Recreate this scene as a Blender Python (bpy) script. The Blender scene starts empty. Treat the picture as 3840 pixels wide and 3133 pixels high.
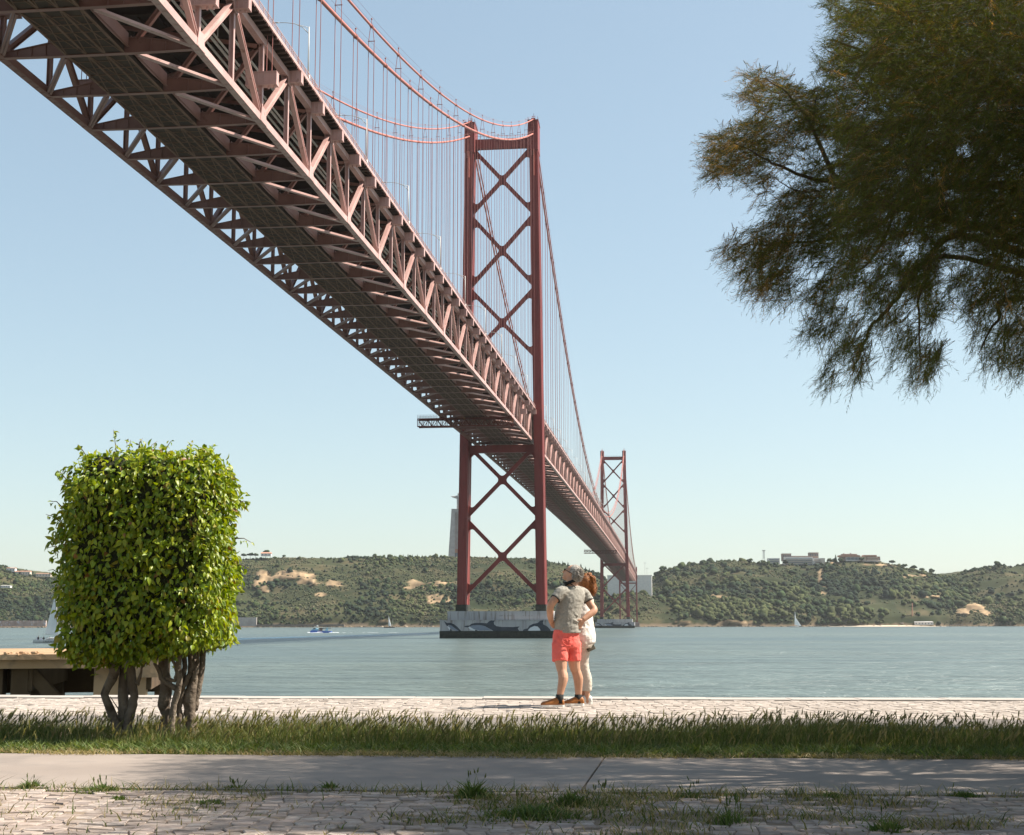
import bpy, bmesh, math, random
import numpy as np
from mathutils import Vector, Matrix, noise as mnoise

S = bpy.context.scene
C = S.collection
R = math.radians
rng = random.Random(7)
nrng = np.random.default_rng(11)

# ------------------------------------------------------------------ camera
F_PX, PITCH, ROLL, CAM_Z = 5249.25, 0.145986, -0.0012638, 1.03
WATER_Z = CAM_Z - 5.162
cam_d = bpy.data.cameras.new('camera')
cam_d.sensor_width = 36.0
cam_d.sensor_fit = 'HORIZONTAL'
cam_d.lens = F_PX / 3840 * 36.0
cam_d.clip_start = 0.1
cam_d.clip_end = 30000
cam = bpy.data.objects.new('camera', cam_d)
C.objects.link(cam)
cam.matrix_world = (Matrix.Translation((0, 0, CAM_Z)) @ Matrix.Rotation(math.pi / 2 + PITCH, 4, 'X')
                    @ Matrix.Rotation(ROLL, 4, 'Z'))
S.camera = cam

# ------------------------------------------------------------------ sky and sun
SUN_ELEV = R(50)
SUN_AZ = R(8)              # from +X towards +Y
sun_dir = Vector((math.cos(SUN_ELEV) * math.cos(SUN_AZ), math.cos(SUN_ELEV) * math.sin(SUN_AZ), math.sin(SUN_ELEV)))
w = bpy.data.worlds.new('World')
S.world = w
w.use_nodes = True
nt = w.node_tree
nt.nodes.clear()
sky = nt.nodes.new('ShaderNodeTexSky')
sky.sky_type = 'NISHITA'
sky.sun_disc = False
sky.sun_elevation = SUN_ELEV
sky.sun_rotation = math.pi / 2 - SUN_AZ
sky.altitude = 0
sky.air_density = 1.0
sky.dust_density = 1.0
sky.ozone_density = 1.0
bg = nt.nodes.new('ShaderNodeBackground')
bg.inputs['Strength'].default_value = 0.14
wo = nt.nodes.new('ShaderNodeOutputWorld')
hs = nt.nodes.new('ShaderNodeGamma')      # hazy summer air: an even, pale sky
hs.inputs['Gamma'].default_value = 0.6
tint = nt.nodes.new('ShaderNodeMixRGB')
tint.blend_type = 'MULTIPLY'
tint.inputs[0].default_value = 1.0
tint.inputs[2].default_value = (0.970, 1.040, 1.010, 1)
nt.links.new(sky.outputs[0], hs.inputs['Color'])
nt.links.new(hs.outputs[0], tint.inputs[1])
nt.links.new(tint.outputs[0], bg.inputs[0])
nt.links.new(bg.outputs[0], wo.inputs[0])

sun_d = bpy.data.lights.new('sun', 'SUN')
sun_d.energy = 5.0
sun_d.angle = R(0.53)
sun_d.color = (1.0, 0.93, 0.83)
sun = bpy.data.objects.new('sun', sun_d)
C.objects.link(sun)
sun.rotation_euler = (-sun_dir).to_track_quat('-Z', 'Y').to_euler()
sun.location = sun_dir * 300

S.view_settings.view_transform = 'Standard'
S.view_settings.look = 'None'
S.view_settings.gamma = 1.0
S.view_settings.exposure = 1.17
S.view_settings.use_curve_mapping = False
S.cycles.max_bounces = 5
S.cycles.diffuse_bounces = 3
S.cycles.glossy_bounces = 2
S.cycles.transmission_bounces = 3
S.cycles.volume_bounces = 0
S.cycles.transparent_max_bounces = 8
S.cycles.use_denoising = True

# ------------------------------------------------------------------ materials
def nodes_of(m):
    return m.node_tree.nodes, m.node_tree.links

def pmat(name, c1, c2=None, scale=1.0, rough=0.7, bump=0.0, bscale=None, detail=4.0, stretch=None, spec=0.3,
         metal=0.0, lo=0.35, hi=0.65, c3=None, s3=None, lo3=.55, hi3=.7):
    """procedural material: two colours mixed by world-space noise, optional third, optional fine bump"""
    m = bpy.data.materials.new(name)
    m.use_nodes = True
    N, L = nodes_of(m)
    b = N['Principled BSDF']
    b.inputs['Roughness'].default_value = rough
    b.inputs['Metallic'].default_value = metal
    b.inputs['Specular IOR Level'].default_value = spec
    g = N.new('ShaderNodeNewGeometry')
    vec = g.outputs['Position']
    if stretch:
        mp = N.new('ShaderNodeMapping')
        mp.inputs['Scale'].default_value = stretch
        L.new(vec, mp.inputs['Vector'])
        vec = mp.outputs[0]
    if c2 is None:
        b.inputs['Base Color'].default_value = (*c1, 1)
    else:
        n = N.new('ShaderNodeTexNoise')
        n.inputs['Scale'].default_value = scale
        n.inputs['Detail'].default_value = detail
        L.new(vec, n.inputs['Vector'])
        r = N.new('ShaderNodeValToRGB')
        r.color_ramp.elements[0].position = lo
        r.color_ramp.elements[1].position = hi
        r.color_ramp.elements[0].color = (*c1, 1)
        r.color_ramp.elements[1].color = (*c2, 1)
        L.new(n.outputs[0], r.inputs[0])
        out = r.outputs[0]
        if c3 is not None:
            n3 = N.new('ShaderNodeTexNoise')
            n3.inputs['Scale'].default_value = s3 or scale * 3
            n3.inputs['Detail'].default_value = 5
            L.new(vec, n3.inputs['Vector'])
            r3 = N.new('ShaderNodeMapRange')
            r3.inputs[1].default_value = lo3
            r3.inputs[2].default_value = hi3
            L.new(n3.outputs[0], r3.inputs[0])
            mx = N.new('ShaderNodeMixRGB')
            L.new(r3.outputs[0], mx.inputs[0])
            L.new(out, mx.inputs[1])
            mx.inputs[2].default_value = (*c3, 1)
            out = mx.outputs[0]
        L.new(out, b.inputs['Base Color'])
    if bump:
        nb = N.new('ShaderNodeTexNoise')
        nb.inputs['Scale'].default_value = bscale or scale * 4
        nb.inputs['Detail'].default_value = 6
        L.new(vec, nb.inputs['Vector'])
        bp = N.new('ShaderNodeBump')
        bp.inputs['Strength'].default_value = 1.0
        bp.inputs['Distance'].default_value = bump
        L.new(nb.outputs[0], bp.inputs['Height'])
        L.new(bp.outputs[0], b.inputs['Normal'])
    return m

def attr_mat(name, rough=0.7, spec=0.3, trans=0.0, attr='col', tint=(1.25, 1.25, .55)):
    """material whose base colour is the mesh colour attribute; optional translucency for leaves"""
    m = bpy.data.materials.new(name)
    m.use_nodes = True
    N, L = nodes_of(m)
    b = N['Principled BSDF']
    b.inputs['Roughness'].default_value = rough
    b.inputs['Specular IOR Level'].default_value = spec
    a = N.new('ShaderNodeAttribute')
    a.attribute_name = attr
    L.new(a.outputs['Color'], b.inputs['Base Color'])
    if trans:
        t = N.new('ShaderNodeBsdfTranslucent')
        mu = N.new('ShaderNodeMixRGB')
        mu.blend_type = 'MULTIPLY'
        mu.inputs[0].default_value = 1
        mu.inputs[2].default_value = (*tint, 1)
        L.new(a.outputs['Color'], mu.inputs[1])
        L.new(mu.outputs[0], t.inputs['Color'])
        mix = N.new('ShaderNodeMixShader')
        mix.inputs[0].default_value = trans
        L.new(b.outputs[0], mix.inputs[1])
        L.new(t.outputs[0], mix.inputs[2])
        L.new(mix.outputs[0], N['Material Output'].inputs['Surface'])
    return m

# ------------------------------------------------------------------ mesh helpers
class MB:
    """collects boxes, bars, tubes, lofts into one mesh"""
    def __init__(s):
        s.v = []
        s.f = []
        s.c = []          # optional per-face colour

    def add(s, vs, fs, col=None):
        o = len(s.v)
        s.v.extend([tuple(p) for p in vs])
        s.f.extend([tuple(i + o for i in f) for f in fs])
        if col is not None:
            s.c.extend([col] * len(fs))

    def box(s, lo, hi, col=None):
        x0, y0, z0 = lo
        x1, y1, z1 = hi
        s.add([(x0, y0, z0), (x1, y0, z0), (x1, y1, z0), (x0, y1, z0), (x0, y0, z1), (x1, y0, z1), (x1, y1, z1), (x0, y1, z1)],
              [(3, 2, 1, 0), (4, 5, 6, 7), (0, 1, 5, 4), (1, 2, 6, 5), (2, 3, 7, 6), (3, 0, 4, 7)], col)

    def bar(s, p, q, w, h, up=(0, 0, 1), col=None, off=(0, 0)):
        """box bar from p to q, w across, h along up; off shifts (across, up)"""
        p, q, up = Vector(p), Vector(q), Vector(up)
        d = (q - p).normalized()
        a = d.cross(up)
        if a.length < 1e-6:
            a = d.cross(Vector((1, 0, 0)))
        a.normalize()
        u = a.cross(d).normalized()
        vs = []
        for e in (p, q):
            for sa, su in ((-1, -1), (1, -1), (1, 1), (-1, 1)):
                vs.append(e + a * (sa * w / 2 + off[0]) + u * (su * h / 2 + off[1]))
        s.add(vs, [(3, 2, 1, 0), (4, 5, 6, 7), (0, 1, 5, 4), (1, 2, 6, 5), (2, 3, 7, 6), (3, 0, 4, 7)], col)

    def hbar(s, p, q, w, h, t, up):
        """H section: two flanges h deep, w apart, and a web"""
        s.bar(p, q, t, h, up, off=(-w / 2 + t / 2, 0))
        s.bar(p, q, t, h, up, off=(w / 2 - t / 2, 0))
        s.bar(p, q, w - 2 * t, t, up)

    def tube(s, pts, rad, n=6, cap=True, col=None):
        pts = [Vector(p) for p in pts]
        if not hasattr(rad, '__len__'):
            rad = [rad] * len(pts)
        o = []
        prev = None
        for i, p in enumerate(pts):
            d = (pts[min(i + 1, len(pts) - 1)] - pts[max(i - 1, 0)])
            if d.length < 1e-9:
                d = Vector((0, 0, 1))
            d.normalize()
            if prev is None:
                a = d.cross(Vector((0, 0, 1)))
                if a.length < 1e-3:
                    a = d.cross(Vector((1, 0, 0)))
            else:
                a = prev - d * prev.dot(d)
                if a.length < 1e-6:
                    a = d.cross(Vector((1, 0, 0)))
            a.normalize()
            prev = a
            b = d.cross(a)
            o.append([p + (a * math.cos(k * 2 * math.pi / n) + b * math.sin(k * 2 * math.pi / n)) * rad[i] for k in range(n)])
        vs = [v for ring in o for v in ring]
        fs = []
        for i in range(len(pts) - 1):
            for k in range(n):
                fs.append((i * n + k, i * n + (k + 1) % n, (i + 1) * n + (k + 1) % n, (i + 1) * n + k))
        if cap:
            fs.append(tuple(reversed(range(n))))
            fs.append(tuple(range((len(pts) - 1) * n, len(pts) * n)))
        s.add(vs, fs, col)

    def prism(s, poly, axis_pt, ex, ez, ey, y0, y1, col=None):
        """polygon [(a,b)] in the plane ex,ez from axis_pt, extruded along ey from y0 to y1"""
        n = len(poly)
        axis_pt, ex, ez, ey = Vector(axis_pt), Vector(ex), Vector(ez), Vector(ey)
        vs = [axis_pt + ex * a + ez * b + ey * y for y in (y0, y1) for a, b in poly]
        fs = [tuple(range(n)), tuple(reversed(range(n, 2 * n)))]
        for i in range(n):
            j = (i + 1) % n
            fs.append((j, i, n + i, n + j))
        s.add(vs, fs, col)

    def loft(s, rings, n=16, cap=True, col=None):
        """rings: (centre, ax, ay) with half-axis vectors"""
        vs, fs = [], []
        for c, ax, ay in rings:
            c, ax, ay = Vector(c), Vector(ax), Vector(ay)
            for k in range(n):
                t = 2 * math.pi * k / n
                vs.append(c + ax * math.cos(t) + ay * math.sin(t))
        for i in range(len(rings) - 1):
            for k in range(n):
                fs.append((i * n + k, i * n + (k + 1) % n, (i + 1) * n + (k + 1) % n, (i + 1) * n + k))
        if cap:
            fs.append(tuple(reversed(range(n))))
            fs.append(tuple(range((len(rings) - 1) * n, len(rings) * n)))
        s.add(vs, fs, col)

    def ball(s, c, r, n=10, m=7, col=None):
        c = Vector(c)
        if not hasattr(r, '__len__'):
            r = (r, r, r)
        rings = []
        for i in range(1, m):
            a = math.pi * i / m
            rings.append((c + Vector((0, 0, -math.cos(a) * r[2])), (math.sin(a) * r[0], 0, 0), (0, math.sin(a) * r[1], 0)))
        s.loft(rings, n, True, col)

    def mesh(s, name, mat, smooth=False):
        me = bpy.data.meshes.new(name)
        me.from_pydata(s.v, [], s.f)
        if mat:
            me.materials.append(mat)
        if s.c and len(s.c) == len(s.f):
            at = me.color_attributes.new('col', 'FLOAT_COLOR', 'CORNER')
            buf = np.empty((len(me.loops), 4), np.float32)
            i = 0
            for f, c in zip(s.f, s.c):
                buf[i:i + len(f)] = (*c[:3], 1)
                i += len(f)
            at.data.foreach_set('color', buf.ravel())
        if smooth:
            me.shade_smooth()
        me.update()
        return me

    def build(s, name, mat, parent=None, smooth=False, M=None):
        return link(name, s.mesh(name, mat, smooth), parent, M)

def fixn(me):
    bm = bmesh.new()
    bm.from_mesh(me)
    bmesh.ops.recalc_face_normals(bm, faces=bm.faces)
    bm.to_mesh(me)
    bm.free()
    return me

def link(name, data, parent=None, M=None):
    o = bpy.data.objects.new(name, data)
    C.objects.link(o)
    if M is not None:
        o.matrix_world = M
    if parent is not None:
        # every parent here has an identity or known matrix; keep world placement
        o.parent = parent
        o.matrix_parent_inverse = parent_inv(parent)
    return o

_pinv = {}
def parent_inv(p):
    return _world(p).inverted()

def _world(o):
    m = o.matrix_basis.copy()
    while o.parent is not None:
        m = o.parent.matrix_basis @ o.matrix_parent_inverse @ m if False else (o.parent.matrix_basis @ (o.matrix_parent_inverse @ m))
        o = o.parent
    return m

def empty(name, loc=(0, 0, 0), parent=None):
    o = bpy.data.objects.new(name, None)
    o.empty_display_size = 0.3
    C.objects.link(o)
    o.location = loc
    return o

def tag(o, label=None, cat=None, group=None, kind=None):
    if label: o['label'] = label
    if cat: o['category'] = cat
    if group: o['group'] = group
    if kind: o['kind'] = kind
    return o

def np_mesh(name, V, F, mat, col=None, smooth=False):
    """V (n,3) float, F (m,k) int with k = 3 or 4, col (m,3) per face"""
    V = np.asarray(V, np.float32)
    F = np.asarray(F, np.int32)
    me = bpy.data.meshes.new(name)
    me.vertices.add(len(V))
    me.vertices.foreach_set('co', V.ravel())
    k = F.shape[1]
    me.loops.add(F.size)
    me.loops.foreach_set('vertex_index', F.ravel())
    me.polygons.add(len(F))
    me.polygons.foreach_set('loop_start', np.arange(0, F.size, k, dtype=np.int32))
    me.polygons.foreach_set('loop_total', np.full(len(F), k, np.int32))
    if mat:
        me.materials.append(mat)
    me.update(calc_edges=True)
    me.validate()
    if col is not None:
        at = me.color_attributes.new('col', 'FLOAT_COLOR', 'CORNER')
        buf = np.ones((len(F), k, 4), np.float32)
        buf[:, :, :3] = np.asarray(col, np.float32)[:, None, :]
        at.data.foreach_set('color', buf.ravel())
    if smooth:
        me.shade_smooth()
    return me

def vnoise(x, y, seed=0):
    """vectorised smooth lattice noise in -1..1"""
    x = np.asarray(x, float); y = np.asarray(y, float)
    xi, yi = np.floor(x).astype(np.int64), np.floor(y).astype(np.int64)
    fx, fy = x - xi, y - yi
    fx = fx * fx * fx * (fx * (fx * 6 - 15) + 10); fy = fy * fy * fy * (fy * (fy * 6 - 15) + 10)
    def hsh(a, b):
        h = (a * 374761393 + b * 668265263 + seed * 974711 + 1013904223) & 0xffffffff
        h = ((h ^ (h >> 13)) * 1274126177) & 0xffffffff
        return ((h ^ (h >> 16)) & 0xffff) / 32767.5 - 1
    a, b, c, d = hsh(xi, yi), hsh(xi + 1, yi), hsh(xi, yi + 1), hsh(xi + 1, yi + 1)
    return (a * (1 - fx) + b * fx) * (1 - fy) + (c * (1 - fx) + d * fx) * fy

def vfbm(x, y, s, oc=4, seed=0):
    v, a = 0, 1.0
    for k in range(oc):
        v = v + a * vnoise(np.asarray(x) / s + 17.3 * k, np.asarray(y) / s + 5.1 * k, seed + k)
        s *= .5; a *= .5
    return v * .75

# a pixel of the photograph (3840 wide) seen at forward distance D, as a point of the place
def at(u, v, D):
    X, Y = u - 1920, v - 1566.5
    cr, sr = math.cos(-ROLL), math.sin(-ROLL)
    X, Y = X * cr - Y * sr, X * sr + Y * cr
    cp, sp = math.cos(PITCH), math.sin(PITCH)
    x, y, z = X, F_PX * cp + Y * sp, F_PX * sp - Y * cp
    return Vector((x / y * D, D, CAM_Z + z / y * D))

def to_px(P):
    """(n,3) world points to photograph pixels"""
    P = np.asarray(P, float)
    x, y, z = P[:, 0], P[:, 1], P[:, 2] - CAM_Z
    c, s = math.cos(PITCH), math.sin(PITCH)
    d = y * c + z * s
    up = -y * s + z * c
    d = np.where(d < .05, .05, d)
    return np.stack([1920 + F_PX * x / d, 1566.5 - F_PX * up / d], 1)

# ================================================================== the bridge
T1 = Vector((-3.4753, 501.622))
B_ANG = 0.111887
bd = Vector((math.sin(B_ANG), math.cos(B_ANG)))      # along the bridge, away
bc = Vector((math.cos(B_ANG), -math.sin(B_ANG)))     # across, towards the west side
BD3, BC3, UP3 = Vector((*bd, 0)), Vector((*bc, 0)), Vector((0, 0, 1))
SPAN, SIDE, PAN = 1013.0, 483.0, 11.5
def br(s, c, z):
    p = T1 + bd * s + bc * c
    return Vector((p.x, p.y, z + WATER_Z))
def zl(s):
    if s <= 0: return 70.3 + 0.0132 * s
    if s <= SPAN: return 70.3 + 1.5 * (1 - ((s - SPAN / 2) / (SPAN / 2)) ** 2)
    return 70.3 - 0.0132 * (s - SPAN)
def st(j):
    if j <= 0: return PAN * j
    if j <= 88: return SPAN / 88 * j
    return SPAN + PAN * (j - 88)
def frame(s):
    """local frame of the deck at station s: x across (west +), y along, z up, origin lower chord level"""
    g = (zl(s + 1) - zl(s - 1)) / 2
    y = (BD3 + UP3 * g).normalized()
    z = BC3.cross(y)
    if z.z < 0: z = -z
    o = br(s, 0, zl(s))
    M = Matrix(((BC3.x, y.x, z.x, o.x), (BC3.y, y.y, z.y, o.y), (BC3.z, y.z, z.z, o.z), (0, 0, 0, 1)))
    return M
def z_main(s):
    if s <= 0: return 185.7 + .4147 * s + 3.76e-4 * s * s
    if s <= SPAN: return 185.7 - 4 * 101.7 * (s / SPAN) * (1 - s / SPAN)
    return z_main(SPAN - s)
def z_aux(s):
    if s <= 0: return 191.3 + .4328 * s + 4.26e-4 * s * s
    if s <= SPAN: return 191.3 - 4 * 104.3 * (s / SPAN) * (1 - s / SPAN)
    return z_aux(SPAN - s)

M_pale = pmat('pale red truss paint with west sunlight in its colour', (.43, .255, .225), (.53, .335, .30), .35, .42, c3=(.24, .10, .07), s3=1.4, lo3=.62, hi3=.8)  # paler west copy of the truss paint, sunlight put into its colour
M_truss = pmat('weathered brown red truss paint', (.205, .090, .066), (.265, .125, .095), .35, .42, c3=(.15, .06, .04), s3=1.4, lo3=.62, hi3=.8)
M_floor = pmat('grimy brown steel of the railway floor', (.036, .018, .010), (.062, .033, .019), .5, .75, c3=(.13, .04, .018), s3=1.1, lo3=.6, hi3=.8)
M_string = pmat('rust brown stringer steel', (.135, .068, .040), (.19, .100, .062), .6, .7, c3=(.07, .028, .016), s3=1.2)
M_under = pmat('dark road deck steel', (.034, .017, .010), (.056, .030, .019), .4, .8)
M_tower = pmat('deep red tower paint', (.175, .030, .025), (.225, .043, .035), .12, .55, c3=(.15, .03, .025), s3=.5, stretch=(1, 1, .25))
M_cable = pmat('salmon red cable paint', (.40, .130, .098), (.47, .165, .125), .5, .5)
M_rope = pmat('dull red hanger rope', (.26, .085, .07), (.33, .12, .10), .5, .6)
M_conc = pmat('streaked pier concrete', (.33, .32, .325), (.41, .40, .40), .35, .85, c3=(.17, .14, .12), s3=1.4, lo3=.52, hi3=.72, stretch=(1, 1, .10), bump=.02, bscale=2)
M_algae = pmat('wet algae on concrete', (.016, .018, .012), (.035, .037, .024), 1.2, .6)
M_dolph = pmat('dark slate mural paint', (.035, .043, .055), (.055, .064, .078), .5, .8)
M_dolph2 = pmat('blue grey mural paint', (.17, .20, .25), (.22, .25, .30), .5, .8)
M_dolphw = pmat('white mural paint', (.60, .62, .64), (.66, .67, .68), .5, .8)
M_lamp = pmat('pale galvanised steel', (.55, .52, .48), (.62, .59, .55), 1, .5)

bridge = empty('suspension_bridge', br(0, 0, 0))
tag(bridge, 'long red steel suspension bridge crossing the river to the far hills', 'bridge')

HW = 10.8      # half distance of the two truss planes
TD = 10.0      # truss depth

def part(name, me, M=None, parent=bridge, kind=None):
    o = link(name, me, parent, M)
    if kind: o['kind'] = kind
    return o

# ---- shared member meshes in the local frame of a panel (y -5.75 .. 5.75) or of a node
def member_meshes():
    D = {}
    h = PAN / 2
    for side, n in ((1, 'w'), (-1, 'e')):
        x = side * HW
        m = MB(); m.hbar((x, -h + .5, TD - .6), (x, h - .5, .6), .72, .62, .10, (1, 0, 0)); D['diag_down' + n] = m
        m = MB(); m.hbar((x, -h + .5, .6), (x, h - .5, TD - .6), .72, .62, .10, (1, 0, 0)); D['diag_up' + n] = m
        m = MB(); m.hbar((x, 0, .45), (x, 0, TD - .45), .55, .5, .09, (0, 1, 0)); D['vert' + n] = m
        # gussets
        m = MB()
        for xx in (x - .43, x + .43):
            m.prism([(-1.3, -.42), (1.3, -.42), (.75, 1.5), (-.75, 1.5)], (xx, 0, 0), (0, 1, 0), (0, 0, 1), (1, 0, 0), -.04, .04)
        D['gusset_low' + n] = m
        m = MB()
        for xx in (x - .43, x + .43):
            m.prism([(-1.3, .42), (1.3, .42), (.75, -1.4), (-.75, -1.4)], (xx, 0, TD), (0, 1, 0), (0, 0, 1), (1, 0, 0), -.04, .04)
        D['gusset_top' + n] = m
        # lower lateral struts: a pair of channels
        m = MB()
        for o in (-.32, .32):
            m.bar((side * 4.0, -h + .55 + o, -.30), (side * 10.3, h - .9 + o, -.22), .27, .30)
        D['strut' + n] = m
        # knee brace in the cross frame
        m = MB()
        p, q = Vector((side * 4.2, 0, 1.0)), Vector((side * 10.6, 0, TD - .35))
        m.hbar(p, q, .5, .5, .07, (0, 1, 0))
        for k in range(12):
            a = p.lerp(q, (k + .5) / 12)
            b2 = p.lerp(q, (k + .95) / 12)
            m.bar(a, b2, .5, .06, (0, 1, 0), off=(0, .22))
        D['brace' + n] = m
        # hanger bracket box
        m = MB()
        x0, x1 = (side * 11.22, side * 12.85)
        lo, hi = min(x0, x1), max(x0, x1)
        m.box((lo, -.55, TD - 1.05), (hi, .55, TD + .38))
        m.box((lo - .02, -.66, TD + .38), (hi + .02, .66, TD + .46))
        m.box((lo - .02, -.66, TD - 1.12), (hi + .02, .66, TD - 1.05))
        for k in (.25, .6):
            xx = lo + (hi - lo) * k
            m.box((xx - .04, -.62, TD - 1.05), (xx + .04, .62, TD + .38))
        m.box((min(side * 10.4, side * 11.22), -.45, TD - .8), (max(side * 10.4, side * 11.22), .45, TD + .3))
        for k in (.3, .7):
            xx = lo + (hi - lo) * k
            m.tube([(xx, 0, TD - 1.12), (xx, 0, TD - 1.4)], .12, 6)
        D['bracket' + n] = m
        # low bracket, hung at mid height of the truss
        m = MB()
        x0, x1 = side * 9.0, side * 12.9
        lo, hi = min(x0, x1), max(x0, x1)
        m.box((lo, -.5, 4.35), (hi, .5, 5.85))
        m.box((lo - .02, -.62, 5.85), (hi + .02, .62, 5.95))
        m.box((lo - .02, -.62, 4.25), (hi + .02, .62, 4.35))
        for k in range(1, 5):
            xx = lo + (hi - lo) * k / 5
            m.box((xx - .04, -.58, 4.35), (xx + .04, .58, 5.85))
        for k in (.72, .9):
            xx = side * (9 + 3.9 * k)
            m.tube([(xx, 0, 4.25), (xx, 0, 3.9)], .13, 6)
        D['lowbracket' + n] = m
        # railing with posts
        m = MB()
        xr = side * 12.45
        for k in range(6):
            y = -h + PAN * (k + .5) / 6
            m.bar((xr, y, TD + .62), (xr, y, TD + 2.15), .09, .09, (0, 1, 0))
        for z, r in ((1.35, .05), (1.62, .05), (1.88, .05), (2.15, .075)):
            m.bar((xr, -h, TD + z), (xr, h, TD + z), r, r)
        D['rail' + n] = m
    # floor beam: fish-belly plate girder with flanges
    m = MB()
    prof = [(-10.4, -.38), (-4.6, -.46), (4.6, -.46), (10.4, -.38), (10.4, .15), (4.6, 1.15), (-4.6, 1.15), (-10.4, .15)]
    m.prism(prof, (0, 0, 0), (1, 0, 0), (0, 0, 1), (0, 1, 0), -.07, .07)
    pts = [(-10.4, -.42), (-4.6, -.50), (4.6, -.50), (10.4, -.42)]
    for a, b in zip(pts[:-1], pts[1:]):
        m.bar((a[0], 0, a[1]), (b[0], 0, b[1]), .62, .07)
    pts = [(-10.4, .19), (-4.6, 1.19), (4.6, 1.19), (10.4, .19)]
    for a, b in zip(pts[:-1], pts[1:]):
        m.bar((a[0], 0, a[1]), (b[0], 0, b[1]), .5, .07)
    for x in (-9, -7.4, -5.8, 5.8, 7.4, 9):
        zt = .15 + (10.4 - abs(x)) / 5.8
        m.box((x - .03, -.22, -.4), (x + .03, .22, zt - .04))
    D['floor_beam'] = m
    # railway floor panel with four stringers
    m = MB()
    m.box((-3.75, -h, 1.28), (3.25, h, 1.42))
    m.box((-3.45, -h + .06, -.40), (2.9, h - .06, -.34))
    for x in (-3.45, -1.25, .8, 2.9):
        m.box((x - .05, -h + .35, -.34), (x + .05, h - .35, 1.28))
    for k in range(1, 6):
        y = -h + PAN * k / 6
        pass
    for a, b in (((-3.4, -h + .6), (-1.3, h - .6)), ((-1.3, -h + .6), (-3.4, h - .6)), ((-1.2, -h + .6), (.75, h - .6)), ((.75, -h + .6), (-1.2, h - .6)), ((.85, -h + .6), (2.85, h - .6)), ((2.85, -h + .6), (.85, h - .6))):
        pass
    D['rail_floor'] = m
    m = MB()
    for k in range(1, 6):
        y = -h + PAN * k / 6
        m.box((-3.3, y - .05, -.46), (2.75, y + .05, -.404))
    for a, b in (((-3.3, -h + .6), (-1.4, h - .6)), ((-1.4, -h + .6), (-3.3, h - .6)), ((-1.1, -h + .6), (.65, h - .6)), ((.65, -h + .6), (-1.1, h - .6)), ((.95, -h + .6), (2.75, h - .6)), ((2.75, -h + .6), (.95, h - .6))):
        m.bar((*a, -.49), (*b, -.49), .10, .05)
    D['floor_bracing'] = m
    for i_, x in enumerate((-3.45, -1.25, .8, 2.9)):
        m = MB()
        m.box((x - .13, -h + .32, -.52), (x + .13, h - .32, -.40))
        D['stringer%d' % i_] = m
    m = MB()
    ys = np.linspace(-h + .35, h - .35, 13)
    prof = [(y, -.05 + .28 * (1 - (1 - (2 * y / (PAN - .7)) ** 2))) for y in ys]
    poly = [(y, 1.62) for y in ys[::-1]]
    m.prism([(y, z - .1) for y, z in prof] + poly, (3.32, 0, 0), (0, 1, 0), (0, 0, 1), (1, 0, 0), 0, .08)
    m.bar((3.36, -h + .35, .12), (3.36, h - .35, .12), .34, .06)
    D['fascia'] = m
    # cable trays and pipes running inside, west of the railway floor
    m = MB()
    for x, z, ww in ((5.2, 8.6, .12), (6.4, 8.3, .16), (7.0, 8.3, .10), (8.6, 8.7, .12)):
        m.box((x - ww, -h, z - .08), (x + ww, h, z + .08))
    m.box((6.2, -.05, 8.38), (6.3, .05, 9.6))
    m.box((7.1, -.05, 8.38), (7.2, .05, 9.6))
    D['conduit'] = m
    # road deck cross beam
    m = MB()
    m.box((-10.4, -.08, TD - 1.0), (10.4, .08, TD + .62))
    m.box((-10.4, -.3, TD - 1.08), (10.4, .3, TD - 1.0))
    D['cross_beam'] = m
    m = MB()
    m.hbar((-10.3, -h + .4, TD - .75), (10.3, h - .4, TD - .75), .4, .4, .06, (0, 0, 1))
    m.hbar((10.3, -h + .4, TD - .76), (-10.3, h - .4, TD - .76), .4, .4, .06, (0, 0, 1))
    D['upper_lateral'] = m
    m = MB()
    for x in (5.6, 7.6, -5.6, -7.6):
        m.box((x - .12, -h + .1, -.02), (x + .12, h - .1, .22))
    D['walk'] = m
    # road deck panel: slab, stringers, cantilever ribs
    m = MB()
    m.box((-12.3, -h, TD + 1.02), (12.3, h, TD + 1.22))
    for x in np.linspace(-9.6, 9.6, 9):
        m.box((x - .08, -h, TD + .64), (x + .08, h, TD + 1.02))
        m.box((x - .18, -h, TD + .57), (x + .18, h, TD + .64))
    for k in range(8):
        y = -h + PAN * (k + .5) / 8
        for sd in (-1, 1):
            a, b = sorted((sd * 10.9, sd * 12.38))
            m.prism([(sd * 10.9, .5), (sd * 12.38, .72), (sd * 12.38, 1.0), (sd * 10.9, 1.0)], (0, y, TD), (1, 0, 0), (0, 0, 1), (0, 1, 0), -.12, .12)
            m.box((a, y - .22, TD + .46), (b, y + .22, TD + .52))
    D['road_deck'] = m
    for sd, n in ((1, 'w'), (-1, 'e')):
        m = MB()
        a, b = sorted((sd * 12.3, sd * 12.5))
        m.box((a, -h, TD + .86), (b, h, TD + 1.3))
        D['kerb' + n] = m
    return D

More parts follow.
